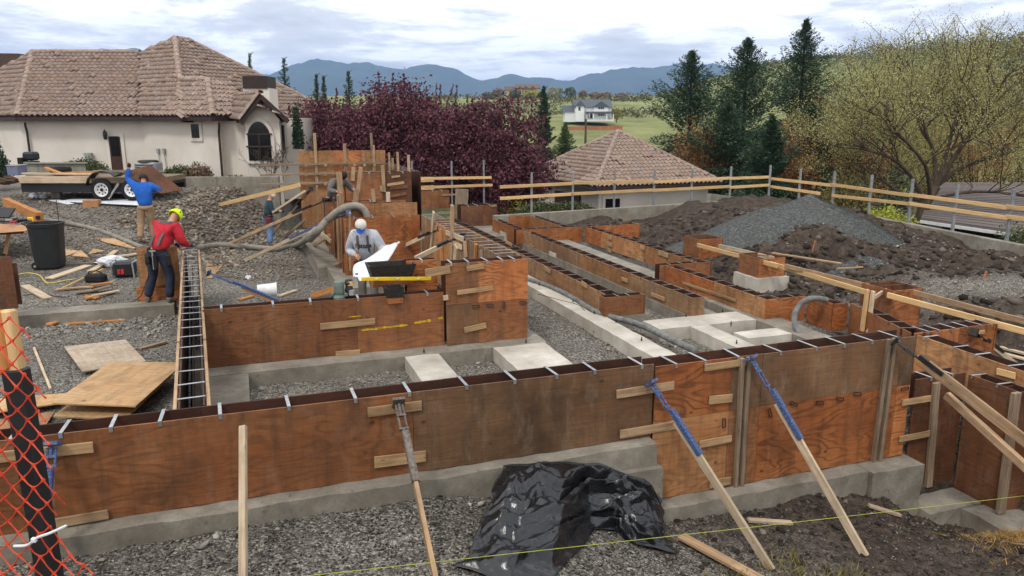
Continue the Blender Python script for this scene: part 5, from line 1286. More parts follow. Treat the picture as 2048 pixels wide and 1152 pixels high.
# far trees on the field, knoll and hillside
def far_tree(label, u, v0, v1, wpx, y, mat, seed, n=260, group='far trees on the knoll'):
    a = aty(u, v0, y); b = aty(u, v1, y); rg = np.random.default_rng(seed); th = thing('far_tree', label, 'tree', b, group); H = a.z-b.z; Rm = wpx*y/F/2
    c = rg.normal(size=(n, 3)); c /= np.linalg.norm(c, axis=1, keepdims=True); c *= (rg.uniform(.2, 1, n)**.5)[:, None]*np.array([Rm, Rm, H*.42]); leaves(c + np.array([b.x, y, b.z+H*.58]), y*.0026, mat, 'crown', th, .7, rng=rg)
    mb = MB(); mb.tube([b, b + Vector((0, 0, H*.6))], [H*.03, H*.012], 5, False); mb.local('trunk', 'bark', th)
FTL = [('reddish bare tree left of the tan house', 996, 176, 198, 26, 'leaf_twig'), ('dark tree at the left foot of the tan house', 1030, 180, 200, 24, 'leaf_cedar'), ('bushy green tree right beside the tan house', 1110, 174, 198, 34, 'leaf_olive'), ('rounded green tree second right of the tan house', 1140, 174, 198, 26, 'leaf_shrub'), ('small brown tree right of the green pair on the knoll', 1166, 180, 200, 20, 'leaf_twig'),
 ('bare tree on the skyline above the white house', 1190, 184, 202, 24, 'leaf_twig'), ('bare tree on the skyline right of the white house roof', 1212, 184, 202, 26, 'leaf_twig'), ('bare tree on the skyline, third of the bare row', 1240, 186, 203, 28, 'leaf_twig'), ('greenish tree on the skyline near the conifers', 1290, 188, 204, 26, 'leaf_olive'), ('dark shrub on the skyline by the first conifer', 1318, 190, 206, 20, 'leaf_shrub'), ('low green tree on the left slope of the knoll', 975, 184, 205, 30, 'leaf_shrub'),
 ('pale tree in front of the tan house', 1062, 180, 199, 26, 'leaf_bright'), ('dark tree in front of the tan house', 1085, 182, 202, 18, 'leaf_cedar')]
for i, (lb, u, v0, v1, w, m_) in enumerate(FTL): far_tree(lb, u, v0, v1, w, 425, m_, 80+i)
far_tree('bushy tree right of the white house', 1233, 215, 246, 18, 255, 'leaf_olive', 99, 220)
# brush on the knoll and woods on the right hillside: nobody could count them
rg = np.random.default_rng(77); n = 700
x = rg.uniform(-60, 170, n); y = rg.uniform(285, 440, n); keep = fbm(x*.02, y*.02, 3, 4) > -.02; x, y = x[keep], y[keep]; z = gh(x, y, False)
P = (np.stack([x, y, z], 1)[:, None, :] + rg.normal(size=(len(x), 26, 3))*[2.2, 2.2, .7] + [0, 0, .7]).reshape(-1, 3); leaves(P, 1.1, 'leaf_wood', 'brush', None, .7, rng=rg); tag(C.objects['brush'], 'scattered olive brush covering the far knoll slope', 'brush', kind='stuff')
n = 1500; y = rg.uniform(85, 330, n); x = y*rg.uniform(.40, .95, n); z = gh(x, y, False)
sc = np.clip(y/120, .7, 2.2)[:, None, None]
P = (np.stack([x, y, z], 1)[:, None, :] + rg.normal(size=(n, 60, 3))*np.array([1.3, 1.3, .9])*sc + [0, 0, 2.2]).reshape(-1, 3); leaves(P, .6, 'leaf_wood', 'hillside_wood', None, .7, rng=rg); tag(C.objects['hillside_wood'], 'dense olive woodland covering the hillside at right', 'woodland', kind='stuff')
# ---------------------------------------------------------------- trailer and things by the house
TY = 24.6
def tw_(u, v, y=TY): return aty(u, v, y)
gz_t = tw_(208, 401).z
tr = thing('utility_trailer', 'black tandem axle trailer with white wheels parked left of the man in blue', 'trailer', Vector((tw_(208, 401).x, TY, gz_t)))
a = tw_(22, 352); b = tw_(322, 366); MB().box((a.x, TY-.05, b.z), (b.x, TY+1.9, a.z-.06)).local('deck', 'lumber_grey', tr)
bar('side_board', tw_(22, 359)+Vector((0,-.1,0)), tw_(186, 359)+Vector((0,-.1,0)), .22, .05, 'lumber_pale', tr)
a = tw_(42, 366); b = tw_(322, 384); MB().box((a.x, TY-.02, b.z), (b.x, TY+.1, a.z)).local('frame', 'black_paint', tr); MB().box((a.x, TY+1.8, b.z), (b.x, TY+1.95, a.z)).local('frame', 'black_paint', tr)
MB().box((a.x, TY+.11, a.z-.1), (b.x, TY+1.79, a.z-.02)).local('crossmember', 'black_paint', tr)
wr = .355
for u in (208, 268):
    c = tw_(u, 379); c.z = gz_t + wr
    wh_ = MB().lathe([(wr*.6,-.09),(wr*.9,-.1),(wr*.985,-.06),(wr,0),(wr*.985,.06),(wr*.9,.1),(wr*.6,.09)], 28, Matrix.Translation(c + Vector((0,-.08,0))), 'y').local('wheel', 'rubber', tr, sm=True)
    MB().lathe([(0,-.03),(wr*.2,-.05),(wr*.24,-.02),(wr*.5,-.03),(wr*.56,-.08),(wr*.62,-.085),(wr*.62,.05)], 24, Matrix.Translation(c + Vector((0,-.09,0))), 'y').local('rim', 'white_paint', wh_)
    for k in range(8):
        an = k*math.pi/4; q = c + Vector((math.cos(an)*wr*.38, -.122, math.sin(an)*wr*.38)); MB().lathe([(0,-.004),(.026,-.004),(.026,.004)], 8, Matrix.Translation(q), 'y').local('rim_hole', 'dark_steel', wh_)
    MB().lathe([(0,-.05),(.05,-.05),(.06,.0)], 10, Matrix.Translation(c + Vector((0,-.11,0))), 'y').local('hub', 'dark_steel', wh_)
mb = MB(); pr_ = []
for u, v in ((181, 368), (184, 356), (194, 345), (212, 340), (228, 344), (238, 351), (250, 345), (264, 340), (284, 344), (296, 358)): pr_.append(tw_(u, v) + Vector((0, -.3, 0)))
vs = []
for p_ in pr_: vs += [p_, p_ + Vector((0, .42, 0)), p_ - Vector((0,0,.03)), p_ + Vector((0, .42, -.03))]
fs = []
for i in range(len(pr_)-1): k = i*4; fs += [(k,k+4,k+5,k+1),(k+2,k+3,k+7,k+6),(k,k+2,k+6,k+4)]
mb.add(vs, fs); mb.local('fender', 'black_paint', tr)
bar('diagonal_brace', tw_(242, 366)+Vector((0,-.16,0)), tw_(222, 397)+Vector((0,-.16,0)), .06, .03, 'ac_metal', tr)
bar('fender_top_rail', tw_(176, 344)+Vector((0,.3,0)), tw_(285, 343)+Vector((0,.3,0)), .07, .06, 'lumber_grey', tr)
def gbox(name, label, cat, u0, v0, u1, v1, y, dep, mat, parts=(), group=None):
    a = aty(u0, v0, y); b = aty(u1, v1, y); th = thing(name, label, cat, Vector(((a.x+b.x)/2, y+dep/2, b.z)), group)
    slab('body', Matrix.Translation(Vector(((a.x+b.x)/2, y+dep/2, (a.z+b.z)/2))), (b.x-a.x, dep, a.z-b.z), mat, th, .01); return th, a, b
th, a, b = gbox('storage_bin', 'blue grey plastic storage bin on the trailer end', 'bin', 12, 332, 37, 351, TY+.3, .5, 'plastic_blue' if 'plastic_blue' in MATS else 'ac_metal'); slab('lid', Matrix.Translation(Vector(((a.x+b.x)/2, TY+.55, a.z+.01))), (b.x-a.x+.04, .54, .04), 'ac_metal', th, .01)
for i, (u0, v0, u1, v1, lb) in enumerate(((25,349,180,351,'long pale board lying on the trailer deck'),(62,338,100,352,'board tilted on the trailer load, behind the side board'),(90,350,160,349,'second pale board on the trailer deck'))):
    board(lb, tw_(u0, v0)+Vector((0,.5+i*.25,0)), tw_(u1, v1)+Vector((0,.5+i*.25,0)), .05, .2, 'lumber_orange' if i else 'lumber_pale')
ti = thing('spare_tire', 'black spare tire lying on the trailer deck', 'tire', tw_(80, 350)+Vector((0,1,0))); MB().lathe([(.18,-.09),(.3,-.1),(.34,0),(.3,.1),(.18,.09),(.18,-.09)], 20, Matrix.Translation(tw_(78, 346)+Vector((0,1.2,.02)))).local('tread', 'rubber', ti, sm=True)
MB().lathe([(0,-.02),(.175,-.02),(.175,.02),(0,.02)], 16, Matrix.Translation(tw_(78, 346)+Vector((0,1.2,.02)))).local('rim', 'ac_metal', ti)
pfz = thing('plank_fence', 'weathered grey green plank fence panel behind the trailer', 'fence', aty(110, 358, 27.1))
for i in range(20): a = aty(50+i*6.1, 343, 27.1); b = aty(56.0+i*6.1, 343, 27.1); a.z = aty(50, 327, 27.1).z; b.z = aty(50, 360, 27.1).z; slab('plank', Matrix.Translation(Vector(((a.x+b.x)/2, 27.1+random.uniform(0,.01), (a.z+b.z)/2))), (b.x-a.x, .025, a.z-b.z), 'grey_shed', pfz, .003)
bar('cap_rail', aty(48, 326, 27.05), aty(174, 326, 27.05), .05, .1, 'grey_shed', pfz)
bar('cap_rail', aty(172, 343, 27.3), aty(330, 343, 27.3), .05, .1, 'grey_shed', pfz)
for i in range(26): a = aty(173+i*6, 350, 27.3); b = aty(178.9+i*6, 350, 27.3); a.z = aty(173, 345, 27.3).z; b.z = aty(173, 360, 27.3).z; slab('plank', Matrix.Translation(Vector(((a.x+b.x)/2, 27.3, (a.z+b.z)/2))), (b.x-a.x, .025, a.z-b.z), 'grey_shed', pfz, .003)
ac = thing('air_conditioner', 'round topped grey air conditioner unit by the house wall', 'air conditioner', aty(290, 350, 28.9)); q = aty(290, 335, 28.9)
slab('cabinet', Matrix.Translation(Vector((q.x, 29.2, q.z-.12))), (.8, .7, .62), 'ac_metal', ac, .05); MB().lathe([(0,.05),(.3,.05),(.36,.03),(.38,-.02)], 18, Matrix.Translation(Vector((q.x, 29.2, q.z+.21)))).local('fan_guard', 'dark_steel', ac)
for k in range(6): slab('louvre', Matrix.Translation(Vector((q.x, 28.845, q.z-.36+k*.09))), (.7, .012, .03), 'dark_steel', ac, .002)
ub = thing('utility_cabinet', 'small grey utility cabinet on the house wall left of the door', 'cabinet', aty(178, 316, 31.9)); q = aty(178, 316, 31.95); slab('case', Matrix.Translation(q), (.3, .16, .42), 'ac_metal', ub, .01); slab('door', Matrix.Translation(q+Vector((0,-.09,0))), (.26, .02, .36), 'ac_metal', ub, .004)
og = thing('gas_grill', 'black covered grill beside the plank fence under the downspout', 'grill', aty(62, 328, 27.8)); q = aty(62, 312, 27.8); slab('hood', Matrix.Translation(q), (.45, .4, .3), 'black_plastic', og, .1); slab('cart', Matrix.Translation(q-Vector((0,0,.45))), (.4, .38, .55), 'black_plastic', og, .03); slab('shelf', Matrix.Translation(q+Vector((-.32,0,-.2))), (.2, .35, .3), 'dark_steel', og, .02)
# ground clutter near the trailer
def gpt(u, v, lift=0): return onground(u, v, .5, lift)
p = gpt(111, 397); cb = thing('concrete_block', 'grey concrete block standing on the gravel in front of the trailer', 'block', p); slab('web', Matrix.Translation(p+Vector((0,.1,.15))), (.3, .2, .32), 'concrete', cb, .012)
for dx in (-.07, .07): slab('core', Matrix.Translation(p+Vector((dx,.1,.311))), (.1, .12, .006), 'dark_steel', cb, .001)
p = gpt(180, 416); bx_ = thing('cardboard_box', 'brown cardboard box on the gravel below the trailer wheels', 'box', p); slab('carton', Matrix.Translation(p+Vector((0,.15,.12))) @ Matrix.Rotation(.15, 4, 'Z'), (.46, .3, .24), 'cardboard', bx_, .008); slab('tape', Matrix.Translation(p+Vector((0,.15,.2405))) @ Matrix.Rotation(.15, 4, 'Z'), (.46, .05, .004), 'lumber_pale', bx_, .001)
def sheet(label, px, z=None, t=.018, mat='ply_new', lift=.02, name='plywood_sheet', cat='plywood', group=None, zs=None):
    """flat sheet whose top face is given by four picked corners"""
    P = []
    for i, (u, v) in enumerate(px):
        if zs: P.append(at(u, v, zs[i]))
        elif z is not None: P.append(at(u, v, z))
        else: P.append(onground(u, v, -.2, lift))
    n = (P[1]-P[0]).cross(P[2]-P[0]).normalized(); n = -n if n.z < 0 else n
    c = sum(P, Vector())/len(P); x = (P[1]-P[0]).normalized(); M_ = frame(c, x, n); Mi = M_.inverted(); L = [Mi @ p_ for p_ in P]; k = len(L)
    mb = MB(); mb.add([(q_.x, q_.y, q_.z) for q_ in L] + [(q_.x, q_.y, q_.z-t) for q_ in L], [tuple(range(k)), tuple(range(k, 2*k))[::-1]] + [(i, i+k, (i+1)%k+k, (i+1)%k) for i in range(k)])
    me = mb.mesh(name); import bmesh
    bm = bmesh.new(); bm.from_mesh(me); bmesh.ops.recalc_face_normals(bm, faces=bm.faces); bm.to_mesh(me); bm.free(); me.materials.append(MATS[mat])
    return tag(link(bpy.data.objects.new(name, me), None, M_), label, cat, group)
sheet('white sheet lying on the gravel below the trailer wheels', [(118, 402), (150, 397), (283, 398), (280, 410)], mat='paper', lift=.06, name='foam_sheet', cat='sheet')
sheet('narrow white offcut on the gravel left of the cardboard box', [(98, 400), (118, 399), (148, 407), (135, 408)], mat='paper', lift=.05, name='foam_sheet', cat='sheet')
def crumple(label, u, v, r, mat, seed, name='plastic_bundle', cat='bundle', sq=(1.4, .8, .6), z0=.3, lift=0):
    import bmesh
    p = onground(u, v, z0); rr = np.random.default_rng(seed); bm = bmesh.new(); bmesh.ops.create_icosphere(bm, subdivisions=3, radius=1)
    for vt in bm.verts:
        c = vt.co; n = float(fbm(np.array([c.x*2.3+seed]), np.array([c.y*2.3+c.z*1.7]), 4, seed)[0]); s = r*(1+n*1.3); vt.co = Vector((c.x*sq[0], c.y*sq[1], c.z*sq[2]))*s
    me = bpy.data.meshes.new(name); bm.to_mesh(me); bm.free(); me.materials.append(MATS[mat])
    return tag(link(bpy.data.objects.new(name, me), None, Matrix.Translation(p + Vector((0,0,r*sq[2]*.7+lift)))), label, cat)
crumple('crumpled white plastic bundle on the gravel under the trailer', 72, 396, .16, 'white_cloth', 4)
crumple('second smaller crumpled white bundle right of the first', 87, 396, .13, 'white_cloth', 9)
# sawhorse table with tools at far left
p = at(-40, 455, .82); tb_ = thing('work_table', 'makeshift plywood work table with tools at the left edge', 'table', p - Vector((0,0,.8)))
q0 = at(-150, 470, .84); q1 = at(72, 452, .84); MB().add([at(-160,478,.84), at(50,462,.84), at(73,452,.84), at(-120,440,.84), at(-160,478,.80), at(50,462,.80), at(73,452,.80), at(-120,440,.80)], [(0,1,2,3),(7,6,5,4),(0,4,5,1),(1,5,6,2),(2,6,7,3),(3,7,4,0)]).local('tabletop', 'ply_tan', tb_)
bar('leg', at(20, 456, .82), onground(10, 510, 0), .09, .04, 'lumber_yellow', tb_, up=(1,0,0)); bar('leg', at(-60, 470, .8), onground(-75, 530, 0), .09, .04, 'lumber_yellow', tb_, up=(1,0,0)); bar('apron', at(-150, 474, .76), at(48, 463, .76), .1, .04, 'ply_brown', tb_)
bm_ = thing('timber_beam', 'thick orange glued beam lying across the work table', 'beam', at(45, 425, .9)); bar('beam', at(12, 404, 1.12), at(80, 434, 1.0), .24, .16, 'lumber_orange', bm_); bar('end_stain', at(79.0, 434, 1.0)+Vector((.0,-.09,0)), at(80.5,434.6,1.0)+Vector((0,-.09,0)), .1, .1, 'dark_steel', bm_)
tk = thing('tool_case', 'open black tool case on the work table', 'tool case', at(25, 440, .86)); slab('tray', frame(at(28, 441, .88), Vector((1,-.12,0))), (.55, .4, .06), 'black_plastic', tk, .02); slab('lid', frame(at(8, 426, 1.02), Vector((1,-.1,0)), Vector((0,-.5,.6))), (.5, .36, .05), 'black_plastic', tk, .02)
for i, (u, v, m_) in enumerate(((18,440,'ac_metal'),(30,438,'dark_steel'),(40,440,'black_paint'),(26,444,'red_paint'))): slab('tool', frame(at(u, v, .93), Vector((.8,.5+i*.3,0))), (.16, .06, .05), m_, tk, .012)
yt = thing('drill', 'small yellow power drill at the corner of the work table', 'drill', at(64, 440, .86)); slab('body', frame(at(63, 437, .93), Vector((1,.2,0))), (.2, .07, .08), 'yellow_plastic', yt, .02); slab('grip', frame(at(67, 441, .88), Vector((0,.2,1))), (.14, .05, .06), 'yellow_plastic', yt, .015); MB().lathe([(.012,0),(.025,.02),(.02,.08),(0,.09)], 8, frame(at(59, 437, .93), Vector((0,0,1))) ).local('chuck', 'dark_steel', yt)
crumple('brown work jacket bundled on the beam at left', 22, 415, .22, 'cloth_brown' if 'cloth_brown' in MATS else 'bark', 14, 'jacket', 'jacket', z0=.9, lift=.75)
sheet('pale plywood sheet on a stack at the left edge below the trailer', [(-60, 395), (0, 385), (54, 370), (-10, 361)], zs=[.62, .62, .62, .62], mat='ply_new', t=.02)
th, _, _ = gbox('crate', 'pale box supporting the plywood sheet at the left edge', 'box', 14, 377, 36, 396, at(25, 396, .45).y, .4, 'white_paint'); 
# trash can
p = onground(88, 541, .1); tcn = thing('trash_can', 'black wheeled plastic trash can with open top', 'trash can', p); Ht = (541-449)*p.y/F*1.03; r1, r0b = 30*p.y/F*1.02, 25*p.y/F
def rsq(r, h, n=24):
    out = []
    for k in range(n):
        an = k*2*math.pi/n; c, s = math.cos(an), math.sin(an); e = 4.0; q = (abs(c)**e+abs(s)**e)**(-1/e); out.append((c*q*r, s*q*r, h))
    return out
def loft(rings, closed_bottom=True):
    mb = MB(); n = len(rings[0]); vs = [v for r in rings for v in r]; fs = []
    for i in range(len(rings)-1):
        for k in range(n): fs.append((i*n+k, i*n+(k+1)%n, (i+1)*n+(k+1)%n, (i+1)*n+k))
    if closed_bottom: fs.append(tuple(range(n))[::-1])
    fs.append(tuple(range((len(rings)-1)*n, len(rings)*n))); mb.add(vs, fs); return mb
loft([rsq(r0b*.94, .02), rsq(r0b, .06), rsq(r1*.96, Ht*.9), rsq(r1, Ht*.92), rsq(r1*1.03, Ht), rsq(r1*.94, Ht), rsq(r1*.9, Ht*.8), rsq(r0b*.85, .2)]).build('bin', 'black_plastic', tcn, Matrix.Translation(p+Vector((0,r0b,0))) @ Matrix.Rotation(.2, 4, 'Z'), sm=False)
mb = MB(); mb.tube([p+Vector((-r1*1.0,.1,Ht*.97)), p+Vector((-r1*1.3,.15,Ht*1.0)), p+Vector((-r1*1.3,.45,Ht*1.0)), p+Vector((-r1*.98,.5,Ht*.97))], .025, 6); mb.local('handle', 'black_plastic', tcn)
for dy in (-.01, .62): MB().lathe([(0,-.02),(.08,-.02),(.1,0),(.08,.02),(0,.02)], 14, Matrix.Translation(p+Vector((-r0b*.62, dy, .1))), 'y').local('wheel', 'rubber', tcn)
for dy in (-.02,): MB().lathe([(0,-.012),(.025,-.012),(.03,.01)], 8, Matrix.Translation(p+Vector((-r0b*.62, dy-.02, .1))), 'y').local('hub', 'ac_metal', tcn)
stk = thing('steel_stake', 'thin steel stake standing behind the trash can', 'stake', onground(119, 452, .2)); mb = MB(); q = onground(119, 452, .2); mb.tube([q, Vector((q.x, q.y, aty(119, 400, q.y).z))], .012, 5); mb.local('rod', 'rust_steel', stk)
MB().box((q.x-.02,q.y-.02,q.z),(q.x+.02,q.y+.02,q.z+.03)).local('collar', 'rust_steel', stk)
# scattered boards left of the narrow form: (label, u0,v0,u1,v1, width, lift, material)
SB = [('wide pale board lying left of the tool bag', 98, 557, 176, 531, .22, .03, 'lumber_pale'), ('short pale board lying alone on the gravel at left', 50, 571, 96, 597, .17, .02, 'lumber_pale'),
 ('long board along the scrap heap in front of the tool bag', 112, 579, 188, 573, .09, .04, 'lumber_used'), ('reddish board on top of the scrap heap', 180, 571, 225, 565, .09, .06, 'lumber_orange'), ('grey board in the middle of the scrap heap', 150, 586, 196, 580, .1, .04, 'lumber_grey'),
 ('short thick grey board across the scrap heap', 189, 580, 222, 572, .12, .08, 'lumber_grey'), ('thin board sticking right from the scrap heap', 183, 592, 239, 581, .05, .06, 'lumber_pale'), ('thin orange board lowest in the scrap heap', 170, 598, 230, 583, .06, .04, 'lumber_orange'), ('splintered brown piece at the front of the scrap heap', 170, 593, 196, 596, .12, .03, 'lumber_orange'),
 ('thin yellow lath leaning across the gravel to the tool bag', 124, 577, 206, 538, .03, .05, 'lumber_yellow'), ('pale board pointing at the trash can from the white cloth', 180, 543, 208, 527, .14, .06, 'lumber_pale'), ('pale board running up right behind the white cloth', 205, 523, 232, 501, .13, .05, 'lumber_pale'), ('thin grey lath lying behind the white cloth', 130, 529, 212, 524, .05, .03, 'lumber_grey'),
 ('long pale board behind the black job radio', 220, 515, 300, 504, .16, .04, 'lumber_pale'), ('thin orange board along the concrete strip', 130, 648, 252, 640, .06, .02, 'lumber_orange'), ('small orange offcut by the concrete strip', 97, 649, 118, 642, .12, .05, 'lumber_orange'),
 ('thin pale lath on the gravel above the plywood sheets', 68, 696, 101, 778, .035, .02, 'lumber_pale'), ('thin pale lath behind the orange mesh', 33, 712, 60, 785, .04, .02, 'lumber_pale'), ('pale stake end near the plywood sheets', 279, 698, 330, 684, .09, .03, 'lumber_grey'),
 ('pale board behind the white bucket', 558, 592, 592, 581, .1, .03, 'lumber_pale'), ('short orange offcut left of the white bucket', 478, 600, 506, 592, .1, .02, 'lumber_orange'), ('loose board lying in the gravel by the rock slope', 448, 493, 545, 493, .08, .03, 'lumber_grey'),
 ('pale board on the soil beyond the piers', 1545, 506, 1682, 527, .1, .05, 'lumber_used'), ('thin pale lath on the soil right of the piers', 1674, 537, 1726, 534, .05, .05, 'lumber_used'), ('board lying at the far right by the trench', 2000, 694, 2090, 718, .1, .05, 'lumber_pale'), ('second board at the far right by the trench', 2002, 706, 2090, 728, .1, .04, 'lumber_pale'),
 ('weathered board with orange end lying at lower centre', 1362, 1072, 1560, 1180, .12, .06, 'lumber_used'), ('short pale stake lying behind the blue brace foot', 1496, 1040, 1584, 1046, .07, .03, 'lumber_pale'), ('short pointed pale stake lying in the dirt at right', 1738, 1011, 1800, 1030, .07, .05, 'lumber_pale'),
 ('flat board lying on the pad behind the low forms', 1102, 446, 1172, 448, .2, .1, 'lumber_used')]
for lb, u0, v0, u1, v1, w, lf, m_ in SB: board(lb, onground(u0, v0, -.2, lf), onground(u1, v1, -.2, lf), .035, w, m_)
board('upright white marker stake at the end of the far low form', onground(1252, 447, 0), onground(1252, 447, 0)+Vector((0,0,.5)), .1, .03, 'lumber_grey', up=(1,0,0), name='stake', cat='stake')
for lb, px in (('triangular pale plywood offcut right of the trash can', [(122,510),(121,495),(142,499),(160,502),(128,513)]), ('second triangular plywood offcut right of the trash can', [(143,511),(162,500),(178,514)]), ('small tan plywood offcut on the gravel behind the scrap', [(176,508),(186,497),(210,501)]), ('long split pale plywood piece by the hose', [(192,476),(230,477),(275,497),(262,496),(210,484)]),
 ('pale plywood offcut right of the tied form, upper', [(413,531),(414,520),(432,522),(426,531)]), ('pale plywood offcut right of the tied form, lower', [(413,555),(412,534),(444,532),(424,556)])): sheet(lb, px, mat='ply_new', lift=.03, name='plywood_offcut', cat='offcut')
sheet('greyish plywood sheet lying on the gravel at lower left', [(128, 693), (165, 743), (292, 722), (251, 679)], mat='ply_grey', lift=.08)
sheet('tan plywood sheet resting across the others, topmost at lower left', [(104, 806), (271, 812), (368, 725), (222, 722)], zs=[.06, .05, .03, .03], mat='ply_new')
sheet('plywood sheet under the tan one, sticking out in front', [(106, 832), (250, 838), (345, 748), (205, 752)], zs=[-.08, -.08, -.1, -.1], mat='ply_new')
sheet('pale plywood sheet at lower left behind the mesh', [(-60, 832), (118, 806), (140, 785), (-40, 800)], zs=[-.12]*4, mat='ply_new')
sheet('lowest reddish plywood sheet at the left, beside the front wall', [(-80, 900), (90, 852), (110, 822), (-70, 850)], zs=[-.16]*4, mat='ply_tan')
# standing plywood at left edge and bulkhead behind the worker
def stand(label, u0, v0, u1, v1, b, mat, name='plywood_sheet'):
    a = atb(u0, v0, b); c = atb(u1, v1, b); d = (G(1,0)-G(0,0)); L = (c-a).dot(d); h = a.z-c.z; m_ = (a+c)/2
    return tag(slab(name, frame(m_, d), (L, .019, h), mat, None, .002), label, 'plywood')
stand('dark plywood sheet standing on edge at the left frame edge', -60, 517, 37, 616, 15.3, 'ply_dark'); stand('second dark plywood sheet standing behind the first at left', -50, 530, 45, 608, 15.5, 'ply_dark')
bk = thing('bulkhead_form', 'plywood bulkhead standing behind the worker in red', 'formwork', atb(300, 606, 16.25))
for v0, v1, m_ in ((497, 573, 'ply_tan'), (574, 606, 'ply_orange')):
    a = atb(272, v0, 16.25); c = atb(362, v1, 16.25); d = G(1,0)-G(0,0); slab('plywood_panel', frame((a+c)/2, d), ((c-a).dot(d), .02, a.z-c.z), m_, bk, .002)
bar('cap_board', atb(270, 497, 16.33), atb(340, 495, 16.33), .04, .14, 'ply_dark', bk)
# job radio, cloth, bag
p = onground(243, 558, -.1); jr = thing('job_radio', 'black job site box with two red latches by the scrap heap', 'radio', p); slab('case', Matrix.Translation(p+Vector((0,.2,.2))) @ Matrix.Rotation(.2, 4, 'Z'), (.44, .34, .34), 'black_plastic', jr, .05)
for dx in (-.05, .03): slab('latch', Matrix.Translation(p+Vector((dx,.02,.16))) @ Matrix.Rotation(.2, 4, 'Z'), (.06, .03, .11), 'red_paint', jr, .01)
for dx in (-.24, .24):
    mb = MB(); mb.tube([p+Vector((dx,.1,0)), p+Vector((dx,.06,.36)), p+Vector((dx,.3,.38)), p+Vector((dx,.34,.02))], .018, 6); mb.local('roll_bar', 'ac_metal', jr)
crumple('white cloth bundle draped behind the black job box', 226, 535, .2, 'white_cloth', 21, 'cloth_bundle', 'cloth', (1.5, .9, .7), -.1, .05)
crumple('flat white rag left of the cloth bundle', 207, 527, .13, 'white_cloth', 25, 'rag', 'cloth', (1.6, 1, .25), -.1)
p = onground(188, 566, -.1); bg = thing('tool_bag', 'low black fabric tool bag on the gravel', 'bag', p); slab('pouch', Matrix.Translation(p+Vector((0,.1,.09))), (.42, .24, .18), 'rubber', bg, .07); mb = MB(); mb.tube(spline([p+Vector((-.15,.1,.17)), p+Vector((-.1,.05,.25)), p+Vector((.1,.05,.25)), p+Vector((.15,.1,.17))], 4), .012, 5); mb.local('handle', 'rubber', bg)
def cable(label, pts, r, mat, name='cord', cat='cord', n=6, sides=6):
    P_ = spline(pts, n); mb = MB(); mb.tube(P_, r, sides); o = mb.build(name, mat, None, None, sm=True); return tag(o, label, cat)
cable('thin yellow extension cord curling on the gravel at left', [onground(u, v, -.1, .015) for u, v in ((20,556),(38,549),(55,546),(72,548),(82,553),(88,561),(95,566),(110,565),(130,561),(150,558))], .012, 'yellow_cord')
cable('dark cord running up the bulkhead beside the worker', [onground(268, 602, -.1, .02), atb(283, 590, 15.5), atb(292, 565, 15.6), atb(298, 552, 15.5)], .008, 'rubber')
cable('thin brown cord on the gravel near the lone pale board', [onground(u, v, -.1, .012) for u, v in ((45,591),(70,588),(90,587),(108,592),(130,594))], .008, 'rust_steel')
# white bucket, scrap, hose
p = at(545, 592, -.05); wb = thing('bucket', 'white plastic bucket lying on the gravel behind the blue brace', 'bucket', p); Mb_ = frame(p+Vector((-.1,0,.12)), Vector((1,.3,0))) @ Matrix.Rotation(math.pi/2, 4, 'Y'); MB().lathe([(0,-.19),(.125,-.19),(.145,.19),(.155,.19),(.155,.16)], 20, Mb_).local('pail', 'white_paint', wb, sm=False)
mb = MB(); mb.tube([Mb_ @ Vector((.15*math.cos(t_), .15*math.sin(t_), .18+.05*math.sin(t_))) for t_ in np.linspace(0, math.pi, 9)], .004, 4); mb.local('bail', 'galvanised', wb)
crumple('small crumpled white paper on the gravel', 497, 558, .07, 'paper', 31, 'paper_scrap', 'paper', (1, .8, .8), -.1)
HZ = [onground(u, v, z, .07) for u, v, z in ((78,437,.3),(150,449,.3),(205,463,.2),(250,481,.1),(283,494,.0))]
cable('grey concrete pump hose lying across the gravel at left', HZ, .06, 'hose_grey', 'pump_hose', 'hose', 8, 10)
ph = [onground(u, v, -.3, .08) for u, v in ((396,496),(440,490),(500,494),(555,498),(590,491))] + [atb(626, 470, 18.2), atb(655, 440, 17.8), atb(684, 418, 17.6), atb(712, 412, 17.6), atb(728, 420, 17.6), atb(736, 436, 17.55)]
po_ = thing('pump_hose', 'thick grey concrete pump hose arching over the wall behind the man with plans', 'hose', ph[4]); mb = MB(); mb.tube(spline(ph, 8), .085, 12); mb.local('hose', 'hose_grey', po_, sm=True)
mb = MB(); mb.tube([ph[5]-Vector((.12,-.05,.1)), ph[5]+Vector((.12,-.05,.12))], .11, 12); mb.local('coupling', 'hose_grey', po_, sm=True)
for k in (20, 40, 60):
    q = spline(ph, 8)[k]; MB().lathe([(.088,-.02),(.094,0),(.088,.02)], 12, frame(q, Vector((0,0,1)))).local('rib', 'hose_dark', po_)
cable('dark grey hose lying along the pale strip between the low forms', [at(u, v, .03) for u, v in ((1052,558),(1080,566),(1115,580),(1150,598),(1185,620))] + [at(u, v, .0) for u, v in ((1215,632),(1260,643),(1300,658),(1340,678),(1392,702))], .055, 'hose_dark', 'supply_hose', 'hose', 8, 10)
lp_ = [at(1652, 600, .40), at(1636, 597, .46), at(1615, 599, .48), at(1598, 612, .36), at(1589, 633, .2), at(1592, 655, .06), at(1604, 672, -.05), at(1618, 688, -.1)]
cable('grey hose looped over the orange zigzag form', lp_, .05, 'hose_dark', 'looped_hose', 'hose', 8, 10)
cable('thin rebar wire bent over the pale strip', [at(u, v, z) for u, v, z in ((1075,588,.02),(1120,600,.04),(1160,612,.05),(1180,640,-.1),(1188,665,-.15))], .006, 'rust_steel', 'wire', 'wire')
